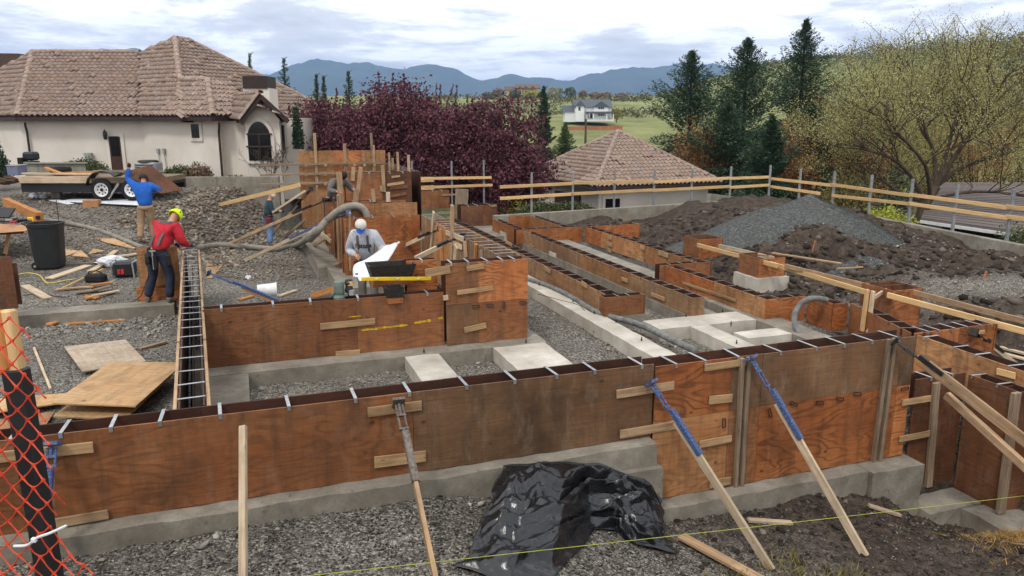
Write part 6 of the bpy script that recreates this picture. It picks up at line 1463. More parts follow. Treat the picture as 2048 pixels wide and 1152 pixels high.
# tubs, router, level on the forms
def tub(label, M_, L, W, H, fl, wood_h):
    th = thing('pocket_form', label, 'form box', M_.translation); mb = MB()
    def ringq(l, w, h): return [M_ @ Vector((sx*l/2, sy*w/2, h)) for sx, sy in ((-1,-1),(1,-1),(1,1),(-1,1))]
    r0 = ringq(L*(1-fl), W*(1-fl), wood_h); r1 = ringq(L, W, wood_h+H); i1 = ringq(L-.05, W-.05, wood_h+H-.004); i0 = ringq(L*(1-fl)-.05, W*(1-fl)-.05, wood_h+.02)
    vs = r0+r1+i1+i0; fs = [(3,2,1,0),(12,13,14,15)]
    for k in range(4): j = (k+1)%4; fs += [(k,j,4+j,4+k),(4+k,4+j,8+j,8+k),(8+k,8+j,12+j,12+k)]
    mb.add(vs, fs); mb.local('trough', 'dark_steel', th)
    mb = MB(); a0 = ringq(L*.86, W*.8, 0); a1 = ringq(L*(1-fl)*.98, W*(1-fl)*.98, wood_h-.004); mb.add(a0+a1, [(3,2,1,0),(4,5,6,7)]+[(k,(k+1)%4,4+(k+1)%4,4+k) for k in range(4)]); mb.local('wood_base', 'ply_orange', th)
    mb = MB(); b0 = ringq(L+.03, W+.03, wood_h*.96); b1 = ringq(L*1.12, W*1.1, wood_h*.55); mb.add(b0+b1, [(k,(k+1)%4,4+(k+1)%4,4+k) for k in range(4)][1:2]); mb.local('flap', 'galvanised', th)
tub('large dark tapered form box resting on the second wall', frame(atb(782, 568, 11.75), G(1,.02)-G(0,0)), .74, .42, .2, .16, .14)
tub('small dark tapered form box resting on the second wall, below the large one', frame(atb(788, 604, 11.3), G(1,.05)-G(0,0)), .28, .26, .16, .14, .09)
q = atb(679, 597, 11.4); rt = thing('router', 'grey green router tool standing on top of the second wall', 'router', q); MB().lathe([(0,0),(.09,0),(.09,.03),(.06,.06),(.075,.1),(.08,.2),(.07,.26),(.03,.275),(0,.28)], 14, Matrix.Translation(q)).local('motor', 'tool_green' if 'tool_green' in MATS else 'ac_metal', rt, sm=False)
for sx in (-1, 1): slab('grip', Matrix.Translation(q+Vector((sx*.1,0,.06))), (.06, .05, .06), 'tool_green' if 'tool_green' in MATS else 'ac_metal', rt, .015)
q = atb(699, 592, 11.4); rt2 = thing('sander', 'small dark power tool with yellow label beside the router', 'tool', q); MB().lathe([(0,0),(.06,0),(.065,.1),(.05,.16),(.07,.2),(.05,.26),(0,.27)], 12, Matrix.Translation(q)).local('motor', 'black_plastic', rt2); slab('label_band', Matrix.Translation(q+Vector((.03,-.05,.2))), (.08, .02, .07), 'lumber_yellow', rt2, .004); slab('battery', Matrix.Translation(q+Vector((.04,-.02,.06))), (.08, .09, .09), 'ac_metal', rt2, .01)
lv = thing('spirit_level', 'long bright yellow spirit level lying across the form boxes', 'level', atb(790, 560, 11.5)); a = atb(723, 558, 11.45); b = atb(862, 557, 11.55); bar('rail', a, b, .055, .03, 'yellow_plastic', lv)
for s in (.2, .5, .8): q = a.lerp(b, s); slab('vial', Matrix.Translation(q+Vector((0,-.002,0))), (.06, .034, .02), 'white_paint', lv, .003)
# string line in front, black pipes
p0 = atb(430, 1172, 5.3); p1 = atb(2140, 981, 5.6); cable('bright yellow green string line stretched low across the front', [p0, p0.lerp(p1, .5)-Vector((0,0,.012)), p1], .003, 'string', 'string_line', 'string', 10, 5)
for i, (u, v, lb) in enumerate(((1585, 984, 'black drain pipe end at the foot of the front footing'), (1986, 1050, 'black drain pipe end at the lower right corner'), (812, 992, 'black scrap of plastic pipe against the left footing'))):
    q = onground(u, v, -1 if i < 2 else -.3); pp = thing('drain_pipe', lb, 'pipe', q); mb = MB(); mb.lathe([(.04,-.1),(.05,-.1),(.05,.15),(.04,.15)], 14, frame(q+Vector((0,.08,.03)), Vector((1,.2,0))), 'y'); mb.local('pipe', 'black_plastic', pp); MB().lathe([(.05,-.03),(.056,-.03),(.056,.0)], 14, frame(q+Vector((0,.0,.03)), Vector((1,.2,0))), 'y').local('collar', 'black_plastic', pp)
# orange markers in the soil
for u, v, lb in ((1625, 497, 'small orange marking stake on the soil bank'), (1965, 560, 'small orange marker at the far end of the trench')):
    q = onground(u, v, 0); st = thing('survey_stake', lb, 'stake', q); bar('stake', q-Vector((0,0,.1)), q+Vector((.05,0,.2)), .03, .02, 'barge_orange', st, up=(1,0,0)); slab('flag', Matrix.Translation(q+Vector((.06,0,.17))), (.05, .004, .04), 'barge_orange', st, .001)

# ---------------------------------------------------------------- black tarp
t = NT('tarp'); v = t.coord()
t.bump(t.noise(v, 12, 4, .55, .6), .28, .02); t.fin(t.ramp(t.noise(v, 6, 5, .6), [(.3, lin(14, 15, 17)), (.7, lin(28, 29, 32))]), t.rng(t.noise(v, 9, 4, .6), .3, .7, .14, .34), spec=.6)
ns, nt_ = 190, 150
TOPP = [(0, atb(1006, 930, 6.76)), (.3, atb(1088, 925, 6.78)), (.6, atb(1196, 932, 6.74)), (.85, atb(1290, 958, 6.68)), (1, atb(1318, 1000, 6.62))]
BOTP = [(0, onground(916, 1142, -.3)), (.24, onground(1020, 1172, -.3)), (.42, onground(1112, 1156, -.35)), (.55, onground(1188, 1066, -.5)), (.66, onground(1236, 1068, -.6)), (.8, onground(1272, 1092, -.7)), (1, onground(1352, 1114, -.9))]
def poly(P_, s): return np.stack([np.interp(s, [k for k, _ in P_], [p[c] for _, p in P_]) for c in range(3)], -1)
S_, T_ = np.meshgrid(np.linspace(0, 1, ns+1), np.linspace(0, 1, nt_+1)); S_ = S_.ravel(); T_ = T_.ravel()
A_, B_ = poly(TOPP, S_), poly(BOTP, S_); V = A_*(1-T_[:, None]) + B_*T_[:, None]
V[:, 0] += fbm(S_*5, T_*5, 3, 57)*.16; V[:, 1] += fbm(S_*5+7, T_*5, 3, 58)*.12
gzv = gh(V[:, 0], V[:, 1], False) + .025; b_ = -V[:, 0]*sT+V[:, 1]*cT; a_ = V[:, 0]*cT+V[:, 1]*sT
def tri(x): return np.abs(x-np.floor(x)-.5)*2
wp = fbm(S_*2.2, T_*2.2, 3, 71)*1.6; wq = fbm(S_*2.6+3, T_*2.6, 3, 72)*1.6
f1 = tri((S_*.9+T_*1.5)*2.1+wp); f2 = tri((S_*2.2-T_*.8)*1.9+wq+.3); f3 = tri((S_*1.3+T_*2.6)*3.6+wp*2+wq); f4 = tri((S_*3-T_*2.2)*4.5+wq*2)
zs_ = A_[:, 2]*(1-T_**.75) + B_[:, 2]*T_**.75
foldz = .10*f1 + .07*f2 + .035*f3 + .02*f4 + .02*fbm(S_*30, T_*30, 3, 73)
edge = np.minimum.reduce([S_*8, (1-S_)*8, T_*8, (1-T_)*8, np.ones_like(S_)]).clip(.1, 1)
z = np.maximum(gzv, zs_) + foldz*edge*.85
z = np.maximum(z, np.where((b_ > 6.72) & (a_ < 4.16) & (a_ > 2.65), -.22 + foldz*edge*.6, -9)); 
cav = np.exp(-((S_-.6)/.12)**2)*np.exp(-((T_-.62)/.2)**2); z = z - cav*.10
W = np.stack([V[:, 0]+(f1-.5)*.05*edge, V[:, 1]+(f2-.5)*.05*edge, np.maximum(z, gzv-.01)], 1)
ii, jj = np.meshgrid(np.arange(ns), np.arange(nt_)); q = (jj*(ns+1)+ii).ravel()
me = np_mesh('tarp', W, np.stack([q, q+ns+1, q+ns+2, q+1], 1)); smooth(me); me.materials.append(MATS['tarp'])
tp = link(bpy.data.objects.new('tarp', me)); so = tp.modifiers.new('thick', 'SOLIDIFY'); so.thickness = .006; tag(tp, 'crumpled glossy black plastic tarp on the gravel in front', 'tarp')

# ---------------------------------------------------------------- orange mesh fence by the camera
fy = 1.75; pt_ = aty(12, 620, fy); pb_ = aty(66, 1190, fy-.12); pb_.y = fy-.05
d = (pb_-pt_).normalized(); L = (pb_-pt_).length
fp_ = thing('fence_post', 'wooden fence post in a black sleeve at the left frame edge', 'post', pb_ + d*.9)
bar('timber', pt_, pb_ + d*.9, .034, .034, 'lumber_yellow', fp_, up=(1,0,0)); bar('sleeve', pt_ + d*L*.21, pb_ + d*.7, .047, .045, 'black_plastic', fp_, up=(1,0,0))
bar('timber_face', pt_+Vector((-.016,-.006,-.0)), pt_ + d*L*.21+Vector((-.016,-.006,0)), .03, .03, 'lumber_orange', fp_, up=(1,0,0))
mf = thing('mesh_fence', 'torn orange plastic mesh safety fence tied to the post', 'fence', aty(60, 1150, fy-.06)); fyy = fy-.09
def mp(u, v):
    w = .012*math.sin(u*.05+v*.013) + .01*math.sin(v*.031); return aty(u + 3*math.sin(v*.05), v + 3*math.sin(u*.06), fyy + w)
rr = random.Random(4)
def edge_u(v): return np.interp(v, [690, 760, 860, 960, 1060, 1120, 1180], [52, 72, 96, 108, 128, 160, 170]) + 8*math.sin(v*.09)
sx, sy = 42.0, 46.0; nodes = {}
for r in range(-2, 28):
    for c in range(-3, 7):
        u = -20 + c*sx + (sx/2 if r % 2 else 0) + r*2.1; v = 672 + r*sy*.5 + c*7.5
        if v < 1215 and u < edge_u(v) and u > -70: nodes[(r, c)] = (u, v)
mb = MB(); kn = MB()
for (r, c), (u, v) in nodes.items():
    for dc in ((0, -1) if r % 2 == 0 else (0, 1)):
        k = (r+1, c+dc); frac = 1.0
        if k in nodes: u1, v1 = nodes[k]
        else:
            u1 = u + (sx/2 if (dc == (1 if r % 2 else 0)) else -sx/2) + 2.1; v1 = v + sy*.5 + (3.7 if u1 > u else -3.7); frac = .75
            if u1 < u: continue
        A, B = mp(u, v), mp(u + (u1-u)*frac, v + (v1-v)*frac); m_ = (A+B)/2 + Vector((rr.gauss(0,.0012), rr.gauss(0,.002), -.0025)); mb.tube([A, A.lerp(m_, .9), m_.lerp(B, .1), B], [.0026, .0015, .0015, .0026], 5)
    q = mp(u, v); kn.lathe([(0,-.002),(.0048,-.0012),(.0048,.0012),(0,.002)], 6, Matrix.Translation(q) @ Matrix.Rotation(.2, 4, 'Z'), 'y')
tag(mb.local('strands', 'orange_mesh', mf), kind='stuff'); tag(kn.local('knots', 'orange_mesh', mf), kind='stuff')
zt_ie = thing('cable_tie', 'white plastic cable tie holding the orange mesh to the post', 'cable tie', aty(70, 1080, fyy-.02)); mb = MB(); mb.tube(spline([aty(28,1092,fyy-.01), aty(55,1090,fyy-.02), aty(75,1075,fyy-.03), aty(100,1066,fyy-.02), aty(133,1051,fyy-.01)], 5), .0035, 6); mb.local('strap', 'white_paint', zt_ie); slab('head', Matrix.Translation(aty(68,1080,fyy-.032)), (.012,.01,.012), 'white_paint', zt_ie, .002)
# ---------------------------------------------------------------- gravel pile
ap = aty(1620, 381, 21.6); n = 110; g = np.linspace(-1, 1, n); GX, GY = np.meshgrid(g*4.4, g*4.0)
rad = np.sqrt((GX/1.0)**2 + (GY*1.15)**2); rad2 = np.sqrt(((GX+1.25)/1.0)**2 + ((GY+.2)*1.2)**2)
H = ap.z - .05; z1 = H - rad*.50 - .05*np.cos(rad*2); z2 = H - .38 - rad2*.47; sm_ = .12
Zp = sm_*np.log(np.exp(z1/sm_) + np.exp(z2/sm_)); Zp = np.minimum(Zp, H+.02) + fbm(GX*1.6, GY*1.6, 5, 61)*.09 + fbm(GX*9, GY*9, 3, 62)*.02
Vp = np.stack([(GX+ap.x).ravel(), (GY+ap.y).ravel(), Zp.ravel()], 1); ii, jj = np.meshgrid(np.arange(n-1), np.arange(n-1)); q = (jj*n+ii).ravel()
t = NT('gravel_blue'); v = t.coord(); pv_ = t.node('ShaderNodeTexVoronoi'); pv_.inputs['Scale'].default_value = 30; t.l.new(v, pv_.inputs['Vector']); sc_ = t.node('ShaderNodeSeparateColor'); t.l.new(pv_.outputs['Color'], sc_.inputs[0])
t.bump(pv_.outputs['Distance'], .7, -.03); t.fin(t.mix(t.rng(t.noise(v, .8, 5, .6), .45, .65, 0, .35), t.ramp(sc_.outputs[0], [(0, lin(60, 62, 61)), (.6, lin(82, 84, 82)), (1, lin(106, 108, 105))]), lin(86, 82, 76)), .95, spec=.12)
me = smooth(np_mesh('gravel_pile', Vp, np.stack([q, q+1, q+n+1, q+n], 1))); me.materials.append(MATS['gravel_blue']); tag(link(bpy.data.objects.new('gravel_pile', me)), 'large heap of blue grey gravel in front of the right fence', 'gravel pile', kind='stuff')
# ---------------------------------------------------------------- people
plain('skin', lin(196, 146, 120), lin(178, 126, 102), .6, vary=0); plain('hair_dark', lin(48, 36, 30), rough=.8, vary=0)
plain('blue_jacket', lin(34, 100, 190), lin(26, 80, 160), .75, 9, .4, 14, vary=0); plain('tan_trousers', lin(160, 132, 100), lin(134, 108, 82), .9, 9, .4, 14, vary=0)
plain('red_shirt', lin(196, 44, 54), lin(158, 30, 42), .85, 9, .4, 14, vary=0); plain('navy_jeans', lin(48, 54, 70), lin(32, 36, 48), .9, 9, .4, 14, vary=0)
plain('grey_hoodie', lin(188, 190, 194), lin(158, 160, 166), .9, 9, .5, 12, vary=0); plain('grey_trousers', lin(128, 124, 116), lin(96, 92, 86), .9, 9, .3, 14, vary=0)
plain('teal_jacket', lin(58, 84, 88), lin(40, 60, 66), .85, 9, .4, 14, vary=0); plain('blue_jeans', lin(116, 146, 184), lin(84, 112, 154), .9, 9, .4, 14, vary=0)
plain('neon_yellow', lin(216, 244, 28), lin(198, 226, 20), .8, 30, .4, 60, vary=0); plain('cap_white', lin(222, 216, 204), rough=.8, vary=0); plain('cap_blue', lin(44, 96, 196), rough=.8, vary=0)
plain('leather_dark', lin(48, 42, 40), lin(32, 28, 28), .7, vary=0); plain('leather_red', lin(112, 52, 46), lin(84, 38, 34), .75, vary=0); plain('green_print', lin(34, 66, 56), rough=.9, vary=0); plain('boot', lin(120, 110, 98), rough=.85, vary=0); plain('glove_blue', lin(38, 46, 96), rough=.8, vary=0); plain('strap_grey', lin(96, 88, 88), rough=.85, vary=0); plain('shirt_grey', lin(112, 106, 104), rough=.9, vary=0)

def skin_obj(name, verts, edges, radii, mat, parent, root=0, sub=2):
    o0 = Vector(wm(parent).translation); me = bpy.data.meshes.new(name); me.from_pydata([tuple(Vector(v)-o0) for v in verts], edges, []); me.update()
    o = bpy.data.objects.new(name, me); link(o, parent, wm(parent)); sk = o.modifiers.new('skin', 'SKIN'); sk.use_smooth_shade = True
    for i, r in enumerate(radii):
        d = me.skin_vertices[0].data[i]; d.radius = r if isinstance(r, tuple) else (r, r); d.use_root = (i == root)
    o.modifiers.new('sub', 'SUBSURF').levels = sub; o.modifiers['sub'].render_levels = sub; me.materials.append(MATS[mat]); return o
class Chain:
    def __init__(s): s.v = []; s.e = []; s.r = []
    def add(s, p, r, parent=None): s.v.append(Vector(p)); s.r.append(r); i = len(s.v)-1; (s.e.append((parent, i)) if parent is not None else None); return i
    def run(s, pts, start): 
        for p, r in pts: start = s.add(p, r, start)
        return start
def person(label, base, yaw, J, top, legs, boots='boot', bootp=True, hem=.0, hand_curl=.6, glove=None, sc=1.0, hood=False, bulk=1.0):
    """J: joints in (right, forward, up) metres about the base, person facing yaw (0 = +Y)"""
    base = Vector(base); c, s = math.cos(yaw), math.sin(yaw)
    W = {k: base + Vector(((p[0]*c - p[1]*s)*sc, (p[0]*s + p[1]*c)*sc, p[2]*sc)) for k, p in J.items() if k[0] != '_'}
    fw = Vector((-s, c, 0)); rt = Vector((c, s, 0)); th = thing('person', label, 'person', base)
    B = Chain(); pe = B.add(W['pelvis'], (.15, .105)); sp = B.add(W['spine'], (.135, .10), pe); ch = B.add(W['chest'], (.16, .11), sp); nk = B.add(W['neck'], .058, ch)
    hd = (W['head']-W['neck']).normalized(); h1 = B.add(W['neck'].lerp(W['head'], .45) + fw*.012, (.072, .088), nk); B.add(W['head'], (.082, .098), h1); B.add(W['head'] + hd*.075, (.055, .065), len(B.v)-1)
    for sd in 'lr':
        sh_ = B.add(W['sh'+sd], .07, ch); el = B.add(W['el'+sd], .048, sh_); wr_ = B.add(W['wr'+sd], .032, el)
        d = (W['wr'+sd]-W['el'+sd]).normalized(); hx_ = W.get('ha'+sd, W['wr'+sd] + d*.08); d = (hx_-W['wr'+sd]).normalized()
        pl = B.add(W['wr'+sd] + d*.055, (.042, .022), wr_)
        side = d.cross(fw if abs(d.dot(fw)) < .8 else Vector((0,0,1))).normalized(); dn = d.cross(side).normalized(); dn = -dn if dn.z > 0 else dn
        for i, (off, ln) in enumerate(((-.03, .85), (-.01, 1.0), (.011, .95), (.031, .75))):
            k0 = W['wr'+sd] + d*.095 + side*off; k1 = k0 + (d*.8 + dn*hand_curl*.6).normalized()*.035*ln; k2 = k1 + (d*.4 + dn*hand_curl).normalized()*.03*ln
            B.run([(k0, .011), (k1, .0095), (k2, .008)], pl)
        B.run([(W['wr'+sd] + d*.04 - side*.04, .012), (W['wr'+sd] + d*.07 - side*.058 + dn*.01, .010), (W['wr'+sd] + d*.095 - side*.052 + dn*.02, .009)], pl)
        if 'hip'+sd in W:
            hp = B.add(W['hip'+sd], .085, pe); kn_ = B.add(W['kn'+sd], .06, hp); an = B.add(W['an'+sd], .042, kn_); B.add(W['to'+sd], (.04, .03), an)
    skin_obj('body', B.v, B.e, B.r, 'skin', th)
    T = Chain(); a = T.add(W['pelvis'] + Vector((0,0,hem)), (.182*bulk, .14*bulk)); b = T.add(W['spine'], (.182*bulk, .145*bulk), a); cch = T.add(W['chest'], (.205*bulk, .155*bulk), b); T.add(W['chest'].lerp(W['neck'], .8), (.1, .092), cch)
    for sd in 'lr': e1 = T.add(W['sh'+sd], .108*bulk, cch); m1 = T.add(W['sh'+sd].lerp(W['el'+sd], .55), .092*bulk, e1); e2 = T.add(W['el'+sd], .08*bulk, m1); e3 = T.add(W['el'+sd].lerp(W['wr'+sd], .6), .066*bulk, e2); T.add(W['wr'+sd].lerp(W['el'+sd], .04), .052, e3)
    skin_obj('jacket', T.v, T.e, T.r, top, th)
    if 'hipl' in W:
        L = Chain(); a = L.add(W['pelvis'] + Vector((0,0,.03)), (.165, .125))
        for sd in 'lr': h_ = L.add(W['hip'+sd], .125, a); m1 = L.add(W['hip'+sd].lerp(W['kn'+sd], .5), .112, h_); k_ = L.add(W['kn'+sd], .092, m1); m2 = L.add(W['kn'+sd].lerp(W['an'+sd], .5), .088, k_); L.add(W['an'+sd] + Vector((0,0,.0)), .08, m2)
        skin_obj('trousers', L.v, L.e, L.r, legs, th)
        for sd in 'lr':
            K = Chain(); k0 = K.add(W['an'+sd] + Vector((0,0,.02)), .058); d = (W['to'+sd]-W['an'+sd]); k1 = K.add(W['an'+sd] - Vector((0,0,.045)), .05, k0); K.add(W['an'+sd].lerp(W['to'+sd], .6) - Vector((0,0,.02)), (.052, .04), k1); K.add(W['to'+sd], (.046, .032), 2); K.add(W['an'+sd] - Vector((0,0,.05)) - Vector((d.x, d.y, 0)).normalized()*.05, .036, k1); skin_obj('boot', K.v, K.e, K.r, boots, th)
    if glove:
        for sd in 'lr':
            d = (W['wr'+sd]-W['el'+sd]).normalized(); K = Chain(); k0 = K.add(W['wr'+sd] - d*.02, .044); k1 = K.add(W['wr'+sd] + d*.06, (.055, .036), k0); K.add(W['wr'+sd] + d*.12, (.05, .032), k1); K.run([(W['wr'+sd] + d*.06 + rt*.05, .02)], k1); skin_obj('glove', K.v, K.e, K.r, glove, th)
    # face
    H = W['head']; up = hd; ff = (fw - up*fw.dot(up)).normalized(); ff = (ff*math.cos(J.get('_nod', 0)) - up*math.sin(J.get('_nod', 0))).normalized(); uu = rt.cross(ff).normalized()
    MB().lathe([(.0,-.018),(.018,-.012),(.012,.01),(.004,.03),(0,.034)], 8, frame(H + ff*.098 - uu*.02, rt, uu)).local('nose', 'skin', th, sm=True)
    for s_ in (-1, 1):
        MB().lathe([(0,-.008),(.012,0),(0,.008)], 8, frame(H + ff*.088 + rt*s_*.032 + uu*.012, rt, uu)).local('eye', 'hair_dark', th); slab('brow', frame(H + ff*.094 + rt*s_*.032 + uu*.03, rt, uu), (.04, .008, .008), 'hair_dark', th, .002)
        MB().lathe([(0,-.03),(.014,-.02),(.018,.01),(.01,.03),(0,.034)], 8, frame(H + rt*s_*.086 - uu*.01, ff, uu)).local('ear', 'skin', th, sm=True)
    slab('mouth', frame(H + ff*.088 - uu*.052, rt, uu), (.042, .01, .009), 'leather_red', th, .003)
    return th, W, fw, rt, H, ff, uu
def dome(th, H, rt, ff, uu, mat, name, r=.108, cut=-.01, tall=1.0, n=18):
    pr = [(r*math.cos(t_), cut + (r*tall)*math.sin(t_)) for t_ in np.linspace(0, math.pi/2, 8)]; return MB().lathe([(r*.97, cut-.02)] + pr, n, frame(H + uu*.015, rt, uu)).local(name, mat, th, sm=True)
def brim(th, H, rt, ff, uu, mat, L=.085, w=.082, droop=.25):
    vs = []; fs = []; n = 9
    for k in range(n):
        a = math.pi*(k/(n-1)) ; x = math.cos(a)*w; y = .085 + math.sin(a)*L
        for dz in (0, -.008): vs.append(H + rt*x + ff*y*1.0 + uu*(.012 - droop*(y-.085) - .25*x*x*4 + dz)); 
    for k in range(n):
        a = math.pi*(k/(n-1)); x = math.cos(a)*w
        for dz in (0, -.008): vs.append(H + rt*x + ff*.06 + uu*(.014 + dz))
    m_ = 2*n
    for k in range(n-1): i = 2*k; fs += [(i, i+2, m_+i+2, m_+i), (i+1, m_+i+1, m_+i+3, i+3), (i, i+1, i+3, i+2)]
    return MB().add(vs, fs).local('visor', mat, th)
def standing(lean=.0): 
    return dict(pelvis=(0,0,.95), spine=(0,.01+lean*.15,1.12), chest=(0,.02+lean*.4,1.33), neck=(0,.03+lean*.6,1.5), head=(0,.06+lean*.75,1.635),
      shl=(-.19,.02+lean*.45,1.41), shr=(.19,.02+lean*.45,1.41), hipl=(-.1,0,.88), hipr=(.1,0,.88), knl=(-.11,.03,.49), knr=(.11,.03,.49), anl=(-.12,0,.09), anr=(.12,0,.09), tol=(-.14,.16,.04), tor=(.14,.16,.04), ell=(-.25,.03,1.14), elr=(.25,.03,1.14), wrl=(-.24,.15,.93), wrr=(.24,.15,.93))
# man reading plans (faces the camera)
J = standing(.35); J.update(elr=(.31,.10,1.12), wrr=(.13,.33,1.06), ell=(-.33,.16,1.16), wrl=(-.37,.42,1.10), head=(.0,.38,1.63), neck=(0,.25,1.52), _nod=.3)
b0 = atb(738, 592, 15.0); b0 = Vector((b0.x, b0.y, gz(b0.x, b0.y)))
p1, W, fw, rt, H, ff, uu = person('man in grey printed hoodie and white cap with blue visor reading plans', b0, math.pi - .05, J, 'grey_hoodie', 'grey_trousers', hem=-.04, sc=1.08, bulk=1.16)
dome(p1, H, rt, ff, uu, 'cap_white', 'cap', .112); brim(p1, H, rt, ff, uu, 'cap_blue', .10, .09, .2)
bd = (W['chest']-W['spine']).normalized(); fr_ = (fw - bd*fw.dot(bd)).normalized()
slab('cap_badge', frame(H + ff*.109 + uu*.055, rt, uu), (.04, .006, .028), 'green_print', p1, .002)
for sx in (-1, 1):
    mb = MB(); A = [W['chest'] + rt*sx*.10 + fr_*o_ + bd*h_ for o_, h_ in ((-.02, .19), (.10, .15), (.152, .04), (.15, -.1), (.138, -.26))]; P_ = spline(A, 4)
    for i in range(len(P_)-1): mb.box((-.001,-.022,-.006), ((P_[i+1]-P_[i]).length+.001,.022,.006), frame(P_[i], P_[i+1]-P_[i], fr_))
    mb.local('suspender', 'strap_grey', p1)
# lettering on the chest
LET = {'O': ['111','101','101','101','111'], 'R': ['110','101','110','101','101'], 'E': ['111','100','110','100','111'], 'G': ['111','100','101','101','111'], 'N': ['101','111','111','111','101']}
mb = MB(); x = -.155; o0 = W['chest'] + fr_*.166 - bd*.07
for chx in 'OREGON':
    for j, row in enumerate(LET[chx]):
        for i, bit in enumerate(row):
            if bit == '1': mb.box((x+i*.0145, -.004, .036-j*.0155), (x+i*.0145+.0145, .004, .036-j*.0155+.0155), frame(o0 - fr_*abs(x+.02)*.18, -rt, bd))
    x += .053
mb.local('chest_lettering', 'green_print', p1)
T = Chain(); a = T.add(W['neck'] - fw*.02 - Vector((0,0,.06)), .07); T.add(W['neck'] - fw*.08 - Vector((0,0,.03)), .075, a); T.add(W['neck'] + rt*.07 - Vector((0,0,.05)), .05, a); T.add(W['neck'] - rt*.07 - Vector((0,0,.05)), .05, a); skin_obj('hood', T.v, T.e, T.r, 'grey_hoodie', p1)
mb = MB(); mb.lathe([(.17,-.03),(.185,-.03),(.185,.03),(.17,.03)], 20, Matrix.Translation(W['pelvis'] + Vector((0,0,-.02))) @ Matrix.Scale(.78, 4, fw)); mb.local('tool_belt', 'leather_dark', p1)
for sx in (-1, 1): slab('pouch', frame(W['pelvis'] + rt*sx*.21 + fw*.05 - Vector((0,0,.14)), rt), (.1, .16, .22), 'leather_red', p1, .03)
# plans: sheaf of paper sagging from his hands over the form box
pl = thing('building_plans', 'large white sheet of building plans held by the man in the hoodie', 'plans', atb(740, 540, 12.6)); Wl = W['wrl']
A0 = atb(797, 486, 14.3); A1 = atb(776, 520, 13.2); A2 = atb(745, 555, 12.3); A3 = atb(720, 562, 12.2); B0_ = atb(756, 503, 14.5); B1_ = atb(732, 519, 14.0); B2_ = atb(708, 530, 13.2); B3_ = atb(706, 556, 12.4)
Ac = spline([A0, A1, A2, A3], 6); Bc = spline([B0_, B1_, B2_, B3_], 6); mb = MB(); m_ = 10; vs = []
for p_, q_ in zip(Ac, Bc):
    for k in range(m_+1): t_ = k/m_; vs.append(p_.lerp(q_, t_) + Vector((0, 0, .05*math.sin(math.pi*t_) + .012*math.sin(t_*14+p_.x*9))))
fs = [(i*(m_+1)+k, i*(m_+1)+k+1, (i+1)*(m_+1)+k+1, (i+1)*(m_+1)+k) for i in range(len(Ac)-1) for k in range(m_)]; mb.add(vs, fs); o = mb.local('sheet', 'paper', pl, sm=True); o.modifiers.new('t', 'SOLIDIFY').thickness = .004
mb = MB(); R_ = [atb(757, 503, 14.42), atb(780, 498, 14.3), atb(799, 484, 14.2)]; mb.tube(spline(R_, 4), [.02]*9, 8); mb.local('rolled_edge', 'paper', pl, sm=True)
slab('title_block', frame(vs[m_*0+ (len(Ac)-3)*(m_+1)+6] + Vector((0,-.01,.01)), Vector((1,0,0)), Vector((0,-.6,.8))), (.05, .04, .002), 'strap_grey', pl, .0005)
# worker in red: seen from behind, bent to his right
J = standing(); J.update(pelvis=(.0,.0,.95), spine=(.03,.10,1.12), chest=(.07,.24,1.30), neck=(.09,.33,1.45), head=(.12,.45,1.57), shl=(-.13,.24,1.37), shr=(.25,.26,1.36), ell=(-.22,.42,1.16), wrl=(-.05,.52,1.0), elr=(.34,.26,1.09), wrr=(.30,.48,1.0), hipl=(-.11,.0,.88), hipr=(.11,.02,.88), knl=(-.19,.06,.50), knr=(.15,.10,.48), anl=(-.26,-.06,.09), anr=(.16,.02,.09), tol=(-.33,.08,.04), tor=(.20,.18,.04), _nod=.4)
b0 = at(322, 606, 0.0); p2, W, fw, rt, H, ff, uu = person('worker in red shirt, yellow beanie and tool belt, seen from behind', b0 + Vector((0,.05,0)), -.3, J, 'red_shirt', 'navy_jeans', hem=-.05, glove='glove_blue', sc=1.07, bulk=1.08)
dome(p2, H - uu*.025, rt, ff, uu, 'neon_yellow', 'beanie', .124, -.03, 1.2); MB().lathe([(.12,-.06),(.13,-.055),(.13,.0),(.12,.005)], 18, frame(H - uu*.02, rt, uu)).local('beanie_cuff', 'neon_yellow', p2, sm=True); slab('beanie_badge', frame(H + rt*.11 + uu*-.015 - ff*.06, ff, uu), (.03, .01, .025), 'hair_dark', p2, .003)
bd = (W['chest']-W['pelvis']).normalized(); bk_ = -(fw - bd*fw.dot(bd)).normalized()
for sx, sgn in ((-1, 1), (1, 1)):
    mb = MB(); A = [W['chest'] + rt*sx*.12 - bk_*.02 + bd*.2, W['chest'] + rt*sx*.12 + bk_*.13 + bd*.11, W['chest'] + rt*sx*.10 + bk_*.155 - bd*.02, W['spine'] + rt*sx*.09 + bk_*.15, W['pelvis'] + rt*sx*.09 + bk_*.145 + bd*.06]; P_ = spline(A, 4)
    for i in range(len(P_)-1): mb.box((-.001,-.026,-.008), ((P_[i+1]-P_[i]).length+.001,.026,.008), frame(P_[i], P_[i+1]-P_[i], bk_))
    mb.local('suspender', 'strap_grey', p2)
slab('yoke', frame(W['chest'] + bk_*.158 + bd*.09, rt, bd), (.26, .02, .06), 'strap_grey', p2, .008)
MB().lathe([(.175,-.05),(.195,-.05),(.195,.04),(.175,.04)], 20, Matrix.Translation(W['pelvis'] + Vector((0,0,.02))) @ Matrix.Scale(.8, 4, fw)).local('tool_belt', 'leather_dark', p2)
for dx, dy, w, h in ((-.2,-.02,.13,.24), (.2,.02,.13,.24), (-.1,-.14,.1,.16), (.08,-.16,.05,.28)): slab('pouch', frame(W['pelvis'] + rt*dx + fw*dy - Vector((0,0,.1+h*.3)), rt), (w, .1, h), 'leather_dark', p2, .03)
